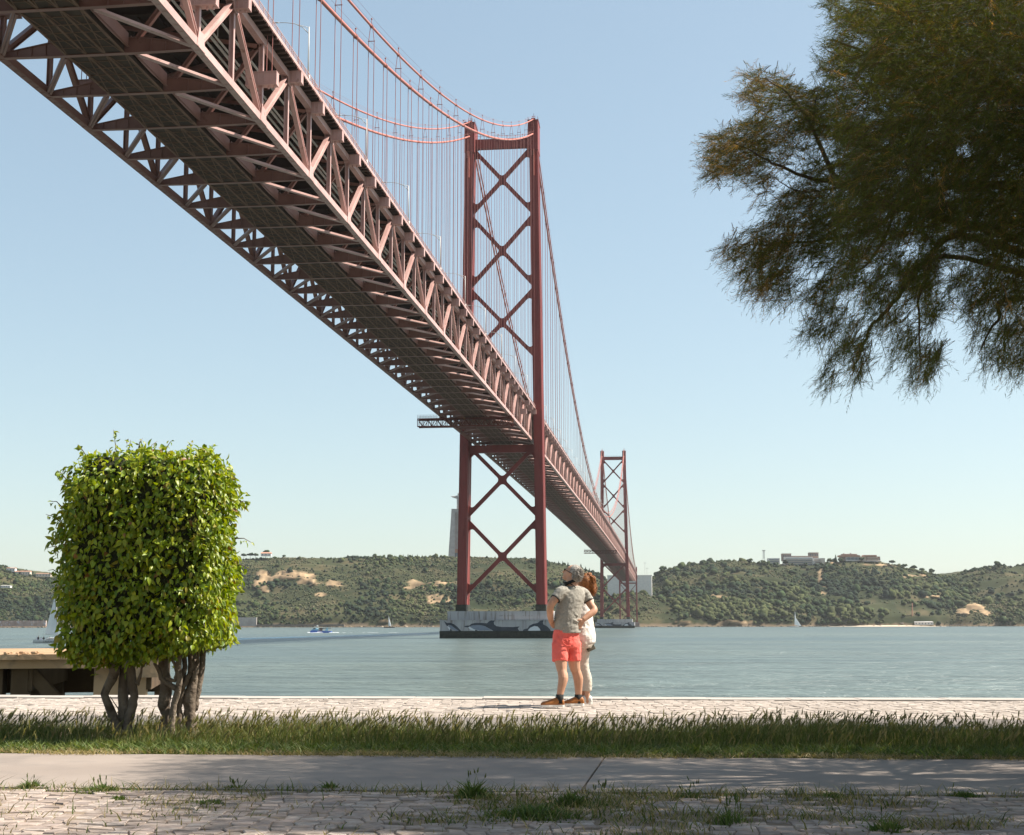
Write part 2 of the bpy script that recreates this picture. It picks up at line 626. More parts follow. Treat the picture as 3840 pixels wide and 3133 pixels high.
MM = member_meshes()
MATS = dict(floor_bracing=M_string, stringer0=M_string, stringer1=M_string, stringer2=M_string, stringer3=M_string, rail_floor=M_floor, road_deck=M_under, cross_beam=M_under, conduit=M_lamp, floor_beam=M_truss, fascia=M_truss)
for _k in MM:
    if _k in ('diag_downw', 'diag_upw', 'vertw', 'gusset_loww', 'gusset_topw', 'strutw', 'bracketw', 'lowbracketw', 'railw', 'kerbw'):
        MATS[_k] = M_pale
shared = {}
def member(key):
    if key not in shared:
        shared[key] = fixn(MM[key].mesh(key, MATS.get(key, M_truss)))
    return shared[key]
J0, J1, JN, JE = -40, 30, 130, 130
far = {}
def put(name, key, j_or_s, is_node, near):
    s = (st(j_or_s) + st(j_or_s + 1)) / 2 if is_node else st(j_or_s)
    M = frame(s)
    if near:
        part(name, member(key), M)
    else:
        # too small to tell apart: joined by kind
        V = np.array(MM[key].v)
        A = np.array(M)
        W = V @ A[:3, :3].T + A[:3, 3]
        fm = far.setdefault((name, MATS.get(key, M_truss).name), [[], [], 0, MATS.get(key, M_truss)])
        o = fm[2]
        fm[0].append(W)
        fm[1].extend([tuple(i + o for i in f) for f in MM[key].f])
        fm[2] += len(W)
for j in range(J0, JE):
    near = -36 <= j <= J1
    odd = j % 2
    for n in 'we':
        put('diagonal', ('diag_up' if odd else 'diag_down') + n, j, False, near)
        put('vertical_post', 'vert' + n, j, True, near)
        put('gusset_plate', ('gusset_low' if not odd else 'gusset_top') + n, j, True, near and j < 10)
        put('lateral_strut', 'strut' + n, j, False, near)
        put('knee_brace', 'brace' + n, j, True, near and j < 12)
        s_node = (st(j) + st(j + 1)) / 2
        low = (not odd) and (j <= -29 or j in (-4,))
        put('hanger_bracket', ('lowbracket' if low else 'bracket') + n, j, True, near)
        put('railing', 'rail' + n, j, False, near)
        put('deck_edge', 'kerb' + n, j, False, False)
    put('floor_beam', 'floor_beam', j, True, near)
    put('railway_floor', 'rail_floor', j, False, near)
    put('fascia_plate', 'fascia', j, False, near)
    put('floor_bracing', 'floor_bracing', j, False, near and j < -8)
    for i_ in range(4):
        put('stringer', 'stringer%d' % i_, j, False, near and j < -2)
    put('conduit_run', 'conduit', j, False, near and j < 0)
    put('upper_lateral', 'upper_lateral', j, False, near and j < 0)
    put('road_cross_beam', 'cross_beam', j, True, near)
    put('road_deck', 'road_deck', j, False, near)
for (name, _), (vs, fs, n, mt) in far.items():
    me = bpy.data.meshes.new(name)
    me.from_pydata(np.concatenate(vs).tolist(), [], fs)
    me.materials.append(mt)
    part(name, fixn(me), None, kind='stuff')

# ---- chords, continuous over the whole length of each truss plane
for side in (1, -1):
    for name, z, w_, h_ in (('lower_chord', 0, .78, .8), ('upper_chord', TD, .78, .8)):
        m = MB()
        for j in range(J0, JE):
            Ma, Mb = frame(st(j) - PAN / 2), frame(st(j) + PAN / 2)
            a = Ma @ Vector((side * HW, 0, z)); b = Mb @ Vector((side * HW, 0, z))
            m.bar(a, b, w_ - .16, h_)
            for o in (-1, 1):
                m.bar(a, b, .10, h_ + .1, off=(o * (w_ / 2 - .03), 0))
            if z == 0 and j < 8:      # perforated cover plate underneath
                for k in range(7):
                    p = a.lerp(b, (k + .12) / 7); q = a.lerp(b, (k + .78) / 7)
                    m.bar(p, q, w_ - .3, .05, off=(0, -h_ / 2 - .03))
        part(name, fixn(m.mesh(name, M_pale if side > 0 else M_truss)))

# ---- cables with clamps, hand ropes
def cable(name, zf, off, rad, s0, s1, n):
    m = MB()
    pts = []
    for i in range(n + 1):
        s = s0 + (s1 - s0) * i / n
        pts.append(br(s, off, zf(s)))
    m.tube(pts, rad, 10)
    o = part(name, m.mesh(name, M_cable, True))
    return o
AC = 11.8
cab = {}
for side in (1, -1):
    for nm, zf, rad in (('main_cable', z_main, .30), ('upper_cable', z_aux, .205)):
        for s0, s1 in ((-SIDE + 2, 0), (0, SPAN), (SPAN, SPAN + SIDE + 80)):
            n_ = 60 if s0 < 0 else 100
            o = cable(nm, zf, side * AC, rad, s0, s1, n_)
            cab[(side, nm, s0)] = o
            # hand ropes above the cable
            m = MB()
            for k in (-.45, .45):
                pts = [br(s0 + (s1 - s0) * i / n_, side * AC + k, zf(s0 + (s1 - s0) * i / n_) + 1.15) for i in range(n_ + 1)]
                m.tube(pts, .022, 4)
            part('hand_rope', m.mesh('hand_rope', M_rope), None, o)
ropes_far = MB()
def hanger(j, side):
    """a pair of ropes from its cable to its bracket, with clamp"""
    s = (st(j) + st(j + 1)) / 2
    on_main = j % 2 == 0
    zf = z_main if on_main else z_aux
    zt = zf(s)
    low = on_main and (j <= -29 or j in (-4,))
    zb = zl(s) + (5.9 if low else TD + .44)
    if zt - zb < 1.0: return None
    m = MB()
    d3 = BD3
    g = (zf(s + 1) - zf(s - 1)) / 2
    ax = (BD3 + UP3 * g).normalized()
    cp = br(s, side * AC, zt)
    rc = .38 if on_main else .29
    m.tube([cp - ax * .5, cp + ax * .5], rc, 8)
    m.tube([cp + UP3 * .2, cp + UP3 * 1.3], .05, 4)
    m.ball(cp + UP3 * 1.3, .16, 6, 4)
    rr = .055 if j < 10 else (.042 if j < 40 else .03)
    if on_main:
        for k in (-.33, .33):
            m.tube([br(s, side * AC + k, zt), br(s, side * AC + k, zb)], rr, 5)
    else:
        zs = zt - 2.6
        if zs > zb:
            for k in (-1, 1):
                m.tube([br(s, side * AC + k * .18, zt), br(s, side * AC + k * .47, zs), br(s, side * AC + k * .47, zb)], rr, 5)
            m.bar(br(s, side * AC - .6, zs), br(s, side * AC + .6, zs), .10, .10)
        else:
            for k in (-1, 1):
                m.tube([br(s, side * AC + k * .3, zt), br(s, side * AC + k * .47, zb)], rr, 5)
    return m
for j in range(-36, 128):
    for side in (1, -1):
        s = (st(j) + st(j + 1)) / 2
        if abs(s) < 4 or abs(s - SPAN) < 4: continue
        m = hanger(j, side)
        if m is None: continue
        if j <= 60:
            part('hanger', m.mesh('hanger', M_rope))
        else:
            ropes_far.add(m.v, m.f)
part('hanger_ropes', ropes_far.mesh('hanger_ropes', M_rope), kind='stuff')

# ---- towers
LEG_T, LEG_B, ZT, ZB = 11.82, 14.13, 189.2, 9.5
def leg_c(z): return LEG_B + (LEG_T - LEG_B) * (z - ZB) / (ZT - ZB)
def fillet(m, O, P, d1, d2, rad, y0, y1):
    """concave rounding in the corner at P between directions d1 and d2 (2D, lateral x / height z)"""
    d1 = Vector(d1).normalized(); d2 = Vector(d2).normalized()
    ang = math.acos(max(-1, min(1, d1.dot(d2))))
    t = rad / math.tan(ang / 2)
    bis = (d1 + d2).normalized()
    c = Vector(P) + bis * (rad / math.sin(ang / 2))
    t1 = Vector(P) + d1 * t; t2 = Vector(P) + d2 * t
    a1 = math.atan2((t1 - c).y, (t1 - c).x); a2 = math.atan2((t2 - c).y, (t2 - c).x)
    da = (a2 - a1 + math.pi) % (2 * math.pi) - math.pi
    poly = [tuple(Vector(P) - bis * .05)] + [(c.x + rad * math.cos(a1 + da * k / 8), c.y + rad * math.sin(a1 + da * k / 8)) for k in range(9)]
    m.prism(poly, O, BC3, UP3, BD3, y0, y1)
def x_panel(O, z0, zm, z1, hw=.68, y=.62, top_r=1.0, bot_r=1.0):
    """crossed braces between the legs from height z1 (top) to z0 (bottom), crossing at zm"""
    m = MB()
    xt, xb = leg_c(z1) - .3, leg_c(z0) - .3
    def ln(ax, az, bx, bz, yy):
        a, b = O + BC3 * ax + UP3 * az, O + BC3 * bx + UP3 * bz
        m.bar(a, b, 2 * yy, 2 * hw, up=UP3)
    # bars split at the crossing
    for sx in (-1, 1):
        ln(sx * xt, z1, 0, zm, y)
        ln(sx * xb, z0, 0, zm, y - .01)
    dT = Vector((xt, z1 - zm)).normalized(); dB = Vector((xb, z0 - zm)).normalized()
    # crossing notches
    kt = hw / dT.x; kb = hw / abs(dB.x)
    fillet(m, O, (0, zm + kt), (dT.x, dT.y), (-dT.x, dT.y), 1.3, -y - .03, y + .03)
    fillet(m, O, (0, zm - kb), (dB.x, dB.y), (-dB.x, dB.y), 1.3, -y - .03, y + .03)
    for sx in (-1, 1):
        xs = hw / dT.y
        fillet(m, O, (sx * hw / abs(dT.y) * 1.0, zm), (sx * dT.x, dT.y), (sx * dB.x, dB.y), 1.3, -y - .03, y + .03)
    # leg corners: notch above and below each bar end
    for sx in (-1, 1):
        for zc, dd, xe in ((z1, dT, xt), (z0, dB, xb)):
            xin = leg_c(zc) - 1.55
            k = (xe - xin) / abs(dd.x)
            zi = zc - dd.y * k
            for up in (1, -1):
                P = (sx * xin, zi + up * hw / abs(dd.x))
                v = (-sx * abs(dd.x), -dd.y)
                fillet(m, O, P, v, (0, up), 1.15 if (up > 0) == (dd.y < 0) else 1.15, -y - .02, y + .02)
    return m
def tower(s0):
    O = br(s0, 0, 0)
    m = MB()
    # top strut, deck strut and walkway rail on the top strut
    m.bar(O + BC3 * -10.6 + UP3 * 182.0, O + BC3 * 10.6 + UP3 * 182.0, 1.9, 3.6)
    m.bar(O + BC3 * -12.4 + UP3 * 67.4, O + BC3 * 12.4 + UP3 * 67.4, 2.4, 2.7)
    for k in range(13):
        a = O + BC3 * (-10 + 20 * k / 12) + UP3 * 183.8 - BD3 * .8
        m.bar(a, a + UP3 * 1.2, .06, .06, BD3)
    m.bar(O + BC3 * -10 + UP3 * 185.0 - BD3 * .8, O + BC3 * 10 + UP3 * 185.0 - BD3 * .8, .07, .07)
    for sx in (-1, 1):
        for P, v in (((sx * 10.4, 180.2), (-sx, 0)), ((sx * 11.8, 66.05), (-sx, 0))):
            fillet(m, O, P, v, (0, -1), 2.2 if P[1] > 100 else 3.2, -.85, .85)
    tw = part('tower', fixn(m.mesh('tower_struts', M_tower)))
    for sx in (-1, 1):
        m = MB()
        for za, zb_, grow in ((ZB + 2.2, ZT, 0), ):
            for wx, frac, g in ((1.55, 1.0, 0), (1.12, 1.0, .22), (.5, 1.0, .34)):
                vs = []
                for z in (za, zb_):
                    L = 5.0 + (3.7 - 5.0) * (z - ZB) / (ZT - ZB) + g
                    cx = sx * leg_c(z)
                    for a, b in ((-wx, -L), (wx, -L), (wx, L), (-wx, L)):
                        vs.append(O + BC3 * (cx + a) + BD3 * b + UP3 * z)
                m.add(vs, [(3, 2, 1, 0), (4, 5, 6, 7), (0, 1, 5, 4), (1, 2, 6, 5), (2, 3, 7, 6), (3, 0, 4, 7)])
        # side ribs
        for b in (-.55, .55):
            vs = []
            for z in (ZB + 2.2, ZT - 2):
                L = (5.0 + (3.7 - 5.0) * (z - ZB) / (ZT - ZB)) * b
                cx = sx * leg_c(z)
                for a, yy in ((-1.68, L - .25), (1.68, L - .25), (1.68, L + .25), (-1.68, L + .25)):
                    vs.append(O + BC3 * (cx + a) + BD3 * yy + UP3 * z)
            m.add(vs, [(3, 2, 1, 0), (4, 5, 6, 7), (0, 1, 5, 4), (1, 2, 6, 5), (2, 3, 7, 6), (3, 0, 4, 7)])
        part('tower_leg', fixn(m.mesh('tower_leg', M_tower)), None, tw)
        # saddle housing with window, rails and mast
        m = MB()
        cx = sx * leg_c(ZT)
        def obox(a0, a1, y0, y1, z0, z1):
            vs = [O + BC3 * (cx + a) + BD3 * y + UP3 * z for z in (z0, z1) for a, y in ((a0, y0), (a1, y0), (a1, y1), (a0, y1))]
            m.add(vs, [(3, 2, 1, 0), (4, 5, 6, 7), (0, 1, 5, 4), (1, 2, 6, 5), (2, 3, 7, 6), (3, 0, 4, 7)])
        obox(-1.85, 1.85, -4.35, 4.35, 178.0, ZT - 5.0)
        obox(-1.85, -1.0, -4.35, 4.35, ZT - 5.0, ZT)
        obox(1.0, 1.85, -4.35, 4.35, ZT - 5.0, ZT)
        obox(-1.0, 1.0, -4.0, 4.0, ZT - 5.0, ZT)
        obox(-2.0, 2.0, -4.5, 4.5, ZT, ZT + .25)
        obox(-.7, .7, -2.6, 2.6, ZT + .25, ZT + 1.5)
        for a in (-1.8, 1.8):
            for y in np.linspace(-4.2, 4.2, 5):
                obox(a - .03, a + .03, y - .03, y + .03, ZT + .25, ZT + 1.4)
            obox(a - .04, a + .04, -4.2, 4.2, ZT + 1.36, ZT + 1.44)
        obox(-.06, .06, -.06, .06, ZT + 1.5, ZT + 4.2)
        obox(-.5, .5, -.05, .05, ZT + 3.0, ZT + 3.1)
        obox(.55, .62, -1, -.9, ZT + 1.5, ZT + 3.0)
        part('saddle_housing', fixn(m.mesh('saddle_housing', M_tower)), None, tw)
        m = MB()
        cx = sx * leg_c(150)
        for a, z0, z1 in ((.15, 168, 178), (-.55, 175.5, 178)):
            c2 = sx * leg_c(172)
            m.bar(O + BC3 * (c2 + a) - BD3 * 4.6 + UP3 * z0, O + BC3 * (c2 + a) - BD3 * 4.6 + UP3 * z1, .22, .9, BD3)
        part('access_ladder', fixn(m.mesh('access_ladder', M_cable)), None, tw)
        m = MB()
        cx = sx * leg_c(ZB)
        obox(-1.85, 1.85, -5.5, 5.5, ZB - .2, ZB + 2.2)
        part('leg_base', fixn(m.mesh('leg_base', M_algae)), None, tw)
    for z1, zm, z0 in ((181.0, 168.0, 154.75), (154.75, 141.0, 127.1), (127.1, 113.9, 100.7), (69.4, 56.2, 42.5), (42.5, 28.7, 15.0)):
        part('cross_brace', fixn(x_panel(O, z0, zm, z1).mesh('cross_brace', M_tower)), None, tw)
    return tw
tower(0)
tower(SPAN)

# slim end trestle of the far side span
O = br(SPAN + SIDE, 0, 0)
m = MB()
for sx in (-1, 1):
    m.bar(O + BC3 * sx * 11.8 + UP3 * 4, O + BC3 * sx * 11.8 + UP3 * 84, 2.0, 2.4, BD3)
for z0, z1 in ((6, 32), (32, 60)):
    for sx in (-1, 1):
        m.bar(O + BC3 * sx * 11.5 + UP3 * z0, O - BC3 * sx * 11.5 + UP3 * z1, .8, .8 - .02 * sx, BD3)
m.bar(O - BC3 * 11.8 + UP3 * 61, O + BC3 * 11.8 + UP3 * 61, 1.6, 1.8)
part('end_trestle', fixn(m.mesh('end_trestle', M_tower)))

# ---- piers with the dolphin mural
def pier(s0, label, dolphins):
    root = empty('bridge_pier', br(s0, 0, 0))
    tag(root, label, 'pier', 'concrete piers of the bridge towers')
    O = br(s0, 0, 0)
    def ob(m, a0, a1, y0, y1, z0, z1):
        vs = [O + BC3 * a + BD3 * y + UP3 * z for z in (z0, z1) for a, y in ((a0, y0), (a1, y0), (a1, y1), (a0, y1))]
        m.add(vs, [(3, 2, 1, 0), (4, 5, 6, 7), (0, 1, 5, 4), (1, 2, 6, 5), (2, 3, 7, 6), (3, 0, 4, 7)])
    m = MB(); ob(m, -20.9, 20.9, -9.5, 9.5, -3, 6.3); link('lower_tier', fixn(m.mesh('lower_tier', M_conc)), root)
    m = MB(); ob(m, -18.6, 18.6, -7.6, 7.6, 6.3, 9.4)
    for k in range(6):
        a = -15.5 + k * 6.2
        ob(m, a - .05, a + .05, -7.66, -7.6, 6.4, 9.3)
    link('upper_tier', fixn(m.mesh('upper_tier', M_conc)), root)
    m = MB(); ob(m, -20.98, 20.98, -9.58, 9.58, -3, 2.55); link('algae_band', fixn(m.mesh('algae_band', M_algae)), root)
    m = MB(); ob(m, -21.1, 21.1, -9.7, 9.7, 6.16, 6.32); link('ledge', fixn(m.mesh('ledge', M_conc)), root)
    def poly(pts, mt, name, y):
        m = MB()
        m.prism(pts, O - BD3 * y, BC3, UP3, BD3, 0, .05)
        link(name, fixn(m.mesh(name, mt)), root)
    for pl in dolphins:
        for pts, mt, nm, y in pl:
            poly(pts, mt, nm, y)
    return root
# outlines read from the mural: crop pixels -> metres on the pier face
def mural(pts):
    return [(-20.0 + (x - 115) * .02235, (1253 - y) * .02235) for x, y in pts]
low = 1140
d1 = [(mural([(140, 985), (190, 1015), (240, 1012), (300, 1035), (350, 1075), (395, 1120), (412, low), (380, low), (330, 1110), (260, 1055), (215, 1045), (190, 1065), (170, 1040)]), M_dolph, 'dolphin', 9.56),
      (mural([(215, 1047), (258, 1057), (328, 1112), (378, low), (340, low), (262, 1108), (225, 1075)]), M_dolph2, 'dolphin', 9.555),
      (mural([(188, 1066), (222, 1077), (242, 1100), (235, low), (215, 1105)]), M_dolphw, 'dolphin', 9.556),
      (mural([(243, 1096), (265, 1140), (232, 1140)]), M_dolph, 'dolphin', 9.557)]
d2 = [(mural([(455, 1066), (500, 1056), (540, 1056), (575, 1028), (640, 1014), (740, 1014), (815, 1022), (860, 985), (905, 970), (955, 968), (925, 1005), (930, 1035), (965, 1066), (1050, 1078), (1230, 1080), (1328, 1070), (1300, 1100), (1325, low), (1270, low), (1100, low), (920, low), (860, 1105), (780, 1062), (700, 1046), (600, 1050), (545, 1068), (520, 1085), (470, 1078)]), M_dolph, 'dolphin', 9.56),
      (mural([(545, 1070), (600, 1052), (700, 1048), (778, 1064), (858, 1107), (880, 1130), (700, 1130), (610, 1110)]), M_dolph2, 'dolphin', 9.555),
      (mural([(522, 1087), (546, 1074), (610, 1112), (700, 1132), (640, low), (560, 1120)]), M_dolphw, 'dolphin', 9.556),
      (mural([(640, 1120), (700, 1142), (640, 1142), (625, 1128)]), M_dolph, 'dolphin', 9.558)]
d3 = [(mural([(1375, low), (1395, 1115), (1455, 1100), (1480, 1060), (1540, 1030), (1610, 1018), (1650, 985), (1708, 965), (1692, 1010), (1700, 1040), (1760, 1070), (1800, 1110), (1815, low), (1660, low), (1645, 1105), (1610, 1070), (1560, 1062), (1500, 1085), (1462, 1120), (1455, low)]), M_dolph, 'dolphin', 9.56),
      (mural([(1466, 1122), (1502, 1087), (1560, 1064), (1608, 1072), (1643, 1107), (1652, 1132), (1480, 1136)]), M_dolphw, 'dolphin', 9.556)]
pier(0, 'two-tier concrete pier with large dolphins painted on it, under the near tower', [d1, d2, d3])
pier(SPAN, 'small distant concrete pier with dolphins painted on it, under the far tower', [d1, d2, d3])
# faded writing stencilled on the near pier's upper tier: short dark strokes of letters
M_ink = pmat('faded stencil paint', (.10, .09, .09), (.2, .18, .17), 3, .9)
pr = [o for o in C.objects if o.name.startswith('bridge_pier')][0]
m = MB()
O = br(0, 0, 0)
rw = random.Random(3)
for x0, x1 in ((1000, 1052), (1080, 1096), (1120, 1195), (1210, 1236), (1365, 1385), (1410, 1422), (1455, 1475), (1500, 1518)):
    x = x0
    while x < x1:
        a = -20.0 + (x - 115) * .02235
        z = (1253 - 912) * .02235
        hgt = rw.uniform(.2, .42)
        m.prism([(a, z), (a + .07, z), (a + .07, z + hgt), (a, z + hgt)], O - BD3 * 7.63, BC3, UP3, BD3, 0, .02)
        if rw.random() < .6:
            zz = z + rw.choice((0, hgt * .45, hgt - .07))
            m.prism([(a + .07, zz), (a + .24, zz), (a + .24, zz + .07), (a + .07, zz + .07)], O - BD3 * 7.63, BC3, UP3, BD3, 0, .02)
        x += rw.uniform(10, 14)
link('stencil_writing', fixn(m.mesh('stencil_writing', M_ink)), pr)

# ---- maintenance travellers hanging under the deck
M_trav = pmat('dark red gantry paint', (.10, .022, .016), (.14, .034, .022), .8, .7, c3=(.22, .09, .015), s3=.5, lo3=.62, hi3=.7)
def traveller(s, label):
    root = empty('maintenance_gantry', br(s, 0, zl(s) - 4))
    tag(root, label, 'gantry')
    M = frame(s)
    x0, x1 = -18.2, 11.6
    zt, zb = -1.0, -3.4
    m = MB()
    for y in (-1.4, 1.4):
        for z in (zt, zb):
            m.bar((x0, y, z), (x1, y, z), .34, .34)
        n = 20
        for k in range(n + 1):
            x = x0 + (x1 - x0) * k / n
            m.bar((x, y, zb), (x, y, zt), .18, .18, (0, 1, 0))
            if k < n:
                xn = x0 + (x1 - x0) * (k + 1) / n
                m.bar((x, y, zb if k % 2 else zt), (xn, y, zt if k % 2 else zb), .17, .17, (0, 1, 0))
    link('lattice_girder', fixn(m.mesh('lattice_girder', M_trav)), root, M)
    m = MB(); m.box((x0 + 1.2, -1.3, zb - .18), (x1 - .6, 1.3, zb - .06)); m.box((x0, -1.2, zt - .35), (x1, 1.2, zt - .28))
    link('platform', fixn(m.mesh('platform', M_trav)), root, M)
    m = MB()
    for y in (-1.45, 1.45):
        for k in range(25):
            x = x0 + 6.0 * k / 24
            if k % 4 == 0: m.bar((x, y, zt), (x, y, zt + 1.2), .06, .06, (0, 1, 0))
        for z in (.5, .85, 1.2):
            m.bar((x0, y, zt + z), (x0 + 6.0, y, zt + z), .05, .05)
    link('guard_rail', fixn(m.mesh('guard_rail', M_trav)), root, M)
    m = MB()
    for x in (-10.8, 10.8):
        for y in (-1.1, 1.1):
            m.box((x - .45, y - .2, zt), (x + .45, y + .2, zt + .9))
        m.box((x - .55, -1.4, zt + .3), (x + .55, 1.4, zt + .55))
    link('wheel_carriage', fixn(m.mesh('wheel_carriage', M_trav)), root, M)
traveller(-70, 'dark red lattice maintenance gantry hung under the deck beside the near tower')
traveller(780, 'small far maintenance gantry hung under the deck short of the far tower')

# ---- lamp posts on the deck
def lamp_mesh():
    m = MB()
    m.tube([(0, 0, 0), (0, 0, 4), (0, 0, 7.6)], [.11, .09, .07], 6)
    m.box((-.2, -.2, 0), (.2, .2, .8))
    arm = MB()
    pts = [(-0.05, 0, 6.7), (-.9, 0, 7.6), (-2.0, 0, 8.15), (-3.2, 0, 8.35), (-4.2, 0, 8.4)]
    arm.tube(pts, [.06, .055, .05, .045, .045], 5)
    arm.tube([(0, 0, 7.5), (-1.9, 0, 8.1)], .035, 4)
    head = MB()
    head.loft([((-4.1, 0, 8.40), (0, .05, 0), (0, 0, .05)), ((-4.4, 0, 8.42), (0, .16, 0), (0, 0, .07)), ((-5.0, 0, 8.42), (0, .14, 0), (0, 0, .06)), ((-5.15, 0, 8.42), (0, .04, 0), (0, 0, .03))], 8)
    return m.mesh('pole', M_lamp, True), arm.mesh('arm', M_lamp, True), head.mesh('lamp_head', M_lamp, True)
LM = lamp_mesh()
s = -395.6
k = 0
while s < 520:
    if abs(s) > 12:
        M = frame(s) @ Matrix.Translation((12.3, 0, TD + 1.2))
        root = empty('lamp_post')
        root.matrix_world = M
        tag(root, 'tall pale lamp post with curved arm on the bridge deck railing', 'lamp post', 'lamp posts along the bridge deck')
        for nm, me in zip(('pole', 'arm', 'lamp_head'), LM):
            link(nm, me, root, M)
    s += 36.4
    k += 1

# ================================================================== river, quay, paving
def G(x, v, z=0.0):
    """quay coordinates: the shore runs slightly towards the camera on the right"""
    return Vector((x, v - 0.079 * x, z))
def slab(m, x0, x1, v0, v1, z0, z1):
    vs = [G(x, v, z) for z in (z0, z1) for x, v in ((x0, v0), (x1, v0), (x1, v1), (x0, v1))]
    m.add(vs, [(3, 2, 1, 0), (4, 5, 6, 7), (0, 1, 5, 4), (1, 2, 6, 5), (2, 3, 7, 6), (3, 0, 4, 7)])

# river
Mw = bpy.data.materials.new('rippled green river water')
Mw.use_nodes = True
N, L = nodes_of(Mw)
b = N['Principled BSDF']
b.inputs['Roughness'].default_value = .30
b.inputs['IOR'].default_value = 1.333
b.inputs['Specular IOR Level'].default_value = .5
g = N.new('ShaderNodeNewGeometry')
def wnoise(sx, sy, scale, detail, dist=0.0):
    mp = N.new('ShaderNodeMapping')
    mp.inputs['Scale'].default_value = (sx, sy, 1)
    mp.inputs['Rotation'].default_value = (0, 0, .06)
    L.new(g.outputs['Position'], mp.inputs['Vector'])
    n = N.new('ShaderNodeTexNoise')
    n.inputs['Scale'].default_value = scale
    n.inputs['Detail'].default_value = detail
    n.inputs['Roughness'].default_value = .62
    n.inputs['Distortion'].default_value = dist
    L.new(mp.outputs[0], n.inputs['Vector'])
    return n.outputs[0]
big = wnoise(.35, 1.0, .012, 4, .6)
mid = wnoise(.30, 1.0, .13, 5, .3)
fine = wnoise(.55, 1.0, .55, 5, .4)
ramp = N.new('ShaderNodeValToRGB')
ramp.color_ramp.elements[0].position = .36
ramp.color_ramp.elements[1].position = .66
ramp.color_ramp.elements[0].color = (.064, .088, .086, 1)
ramp.color_ramp.elements[1].color = (.104, .130, .114, 1)
L.new(big, ramp.inputs[0])
# ripple light and dark painted into the water colour by noise
r2 = N.new('ShaderNodeMapRange'); r2.inputs[1].default_value = .32; r2.inputs[2].default_value = .70; r2.inputs[3].default_value = .55; r2.inputs[4].default_value = 1.55
mf = N.new('ShaderNodeMath'); mf.operation = 'MULTIPLY_ADD'; mf.inputs[1].default_value = .5
hf = N.new('ShaderNodeMath'); hf.operation = 'MULTIPLY'; hf.inputs[1].default_value = .5
L.new(fine, hf.inputs[0]); L.new(mid, mf.inputs[0]); L.new(hf.outputs[0], mf.inputs[2]); L.new(mf.outputs[0], r2.inputs[0])
mu = N.new('ShaderNodeMixRGB'); mu.blend_type = 'MULTIPLY'; mu.inputs[0].default_value = 1
L.new(ramp.outputs[0], mu.inputs[1]); L.new(r2.outputs[0], mu.inputs[2])
L.new(mu.outputs[0], b.inputs['Base Color'])
ad = N.new('ShaderNodeMath'); ad.operation = 'MULTIPLY_ADD'
ad.inputs[1].default_value = 3.0
L.new(mid, ad.inputs[0]); L.new(fine, ad.inputs[2])
bp = N.new('ShaderNodeBump')
bp.inputs['Strength'].default_value = 1.0
mr = N.new('ShaderNodeMapRange')
mr.inputs[1].default_value = .35; mr.inputs[2].default_value = .65
mr.inputs[3].default_value = .7; mr.inputs[4].default_value = 1.5
L.new(big, mr.inputs[0])
L.new(mr.outputs[0], bp.inputs['Distance'])
L.new(ad.outputs[0], bp.inputs['Height'])
L.new(bp.outputs[0], b.inputs['Normal'])
m = MB()
m.add([(-5000, 19, WATER_Z), (5000, 19, WATER_Z), (5000, 5000, WATER_Z), (-5000, 5000, WATER_Z)], [(0, 1, 2, 3)])
tag(m.build('river_water', Mw), kind='structure')

# streaks of ruffled, bluer water on the river: a long wake and current lines
M_ruff = bpy.data.materials.new('wind ruffled blue water')
M_ruff.use_nodes = True
N, L = nodes_of(M_ruff)
b = N['Principled BSDF']
b.inputs['Base Color'].default_value = (.030, .085, .135, 1)
b.inputs['Roughness'].default_value = .22
b.inputs['IOR'].default_value = 1.333
g = N.new('ShaderNodeNewGeometry')
nn = N.new('ShaderNodeTexNoise'); nn.inputs['Scale'].default_value = .5; nn.inputs['Detail'].default_value = 5
L.new(g.outputs['Position'], nn.inputs['Vector'])
bp = N.new('ShaderNodeBump'); bp.inputs['Distance'].default_value = 2.2
L.new(nn.outputs[0], bp.inputs['Height']); L.new(bp.outputs[0], b.inputs['Normal'])
# ragged fade at the rim so that it melts into the river
tr = N.new('ShaderNodeBsdfTransparent')
ms = N.new('ShaderNodeMixShader')
at_ = N.new('ShaderNodeAttribute'); at_.attribute_name = 'col'
n2 = N.new('ShaderNodeTexNoise'); n2.inputs['Scale'].default_value = .16; n2.inputs['Detail'].default_value = 6
mp2 = N.new('ShaderNodeMapping'); mp2.inputs['Scale'].default_value = (.4, 1, 1)
L.new(g.outputs['Position'], mp2.inputs[0]); L.new(mp2.outputs[0], n2.inputs['Vector'])
sm = N.new('ShaderNodeMath'); sm.operation = 'MULTIPLY_ADD'; sm.inputs[1].default_value = 1.3
L.new(at_.outputs['Fac'], sm.inputs[0])
n2m = N.new('ShaderNodeMath'); n2m.operation = 'SUBTRACT'; n2m.inputs[1].default_value = .95
L.new(n2.outputs[0], n2m.inputs[0]); L.new(n2m.outputs[0], sm.inputs[2])
mrr = N.new('ShaderNodeMapRange'); mrr.inputs[1].default_value = .0; mrr.inputs[2].default_value = .25
L.new(sm.outputs[0], mrr.inputs[0])
L.new(mrr.outputs[0], ms.inputs[0]); L.new(tr.outputs[0], ms.inputs[1]); L.new(b.outputs[0], ms.inputs[2])
L.new(ms.outputs[0], N['Material Output'].inputs['Surface'])
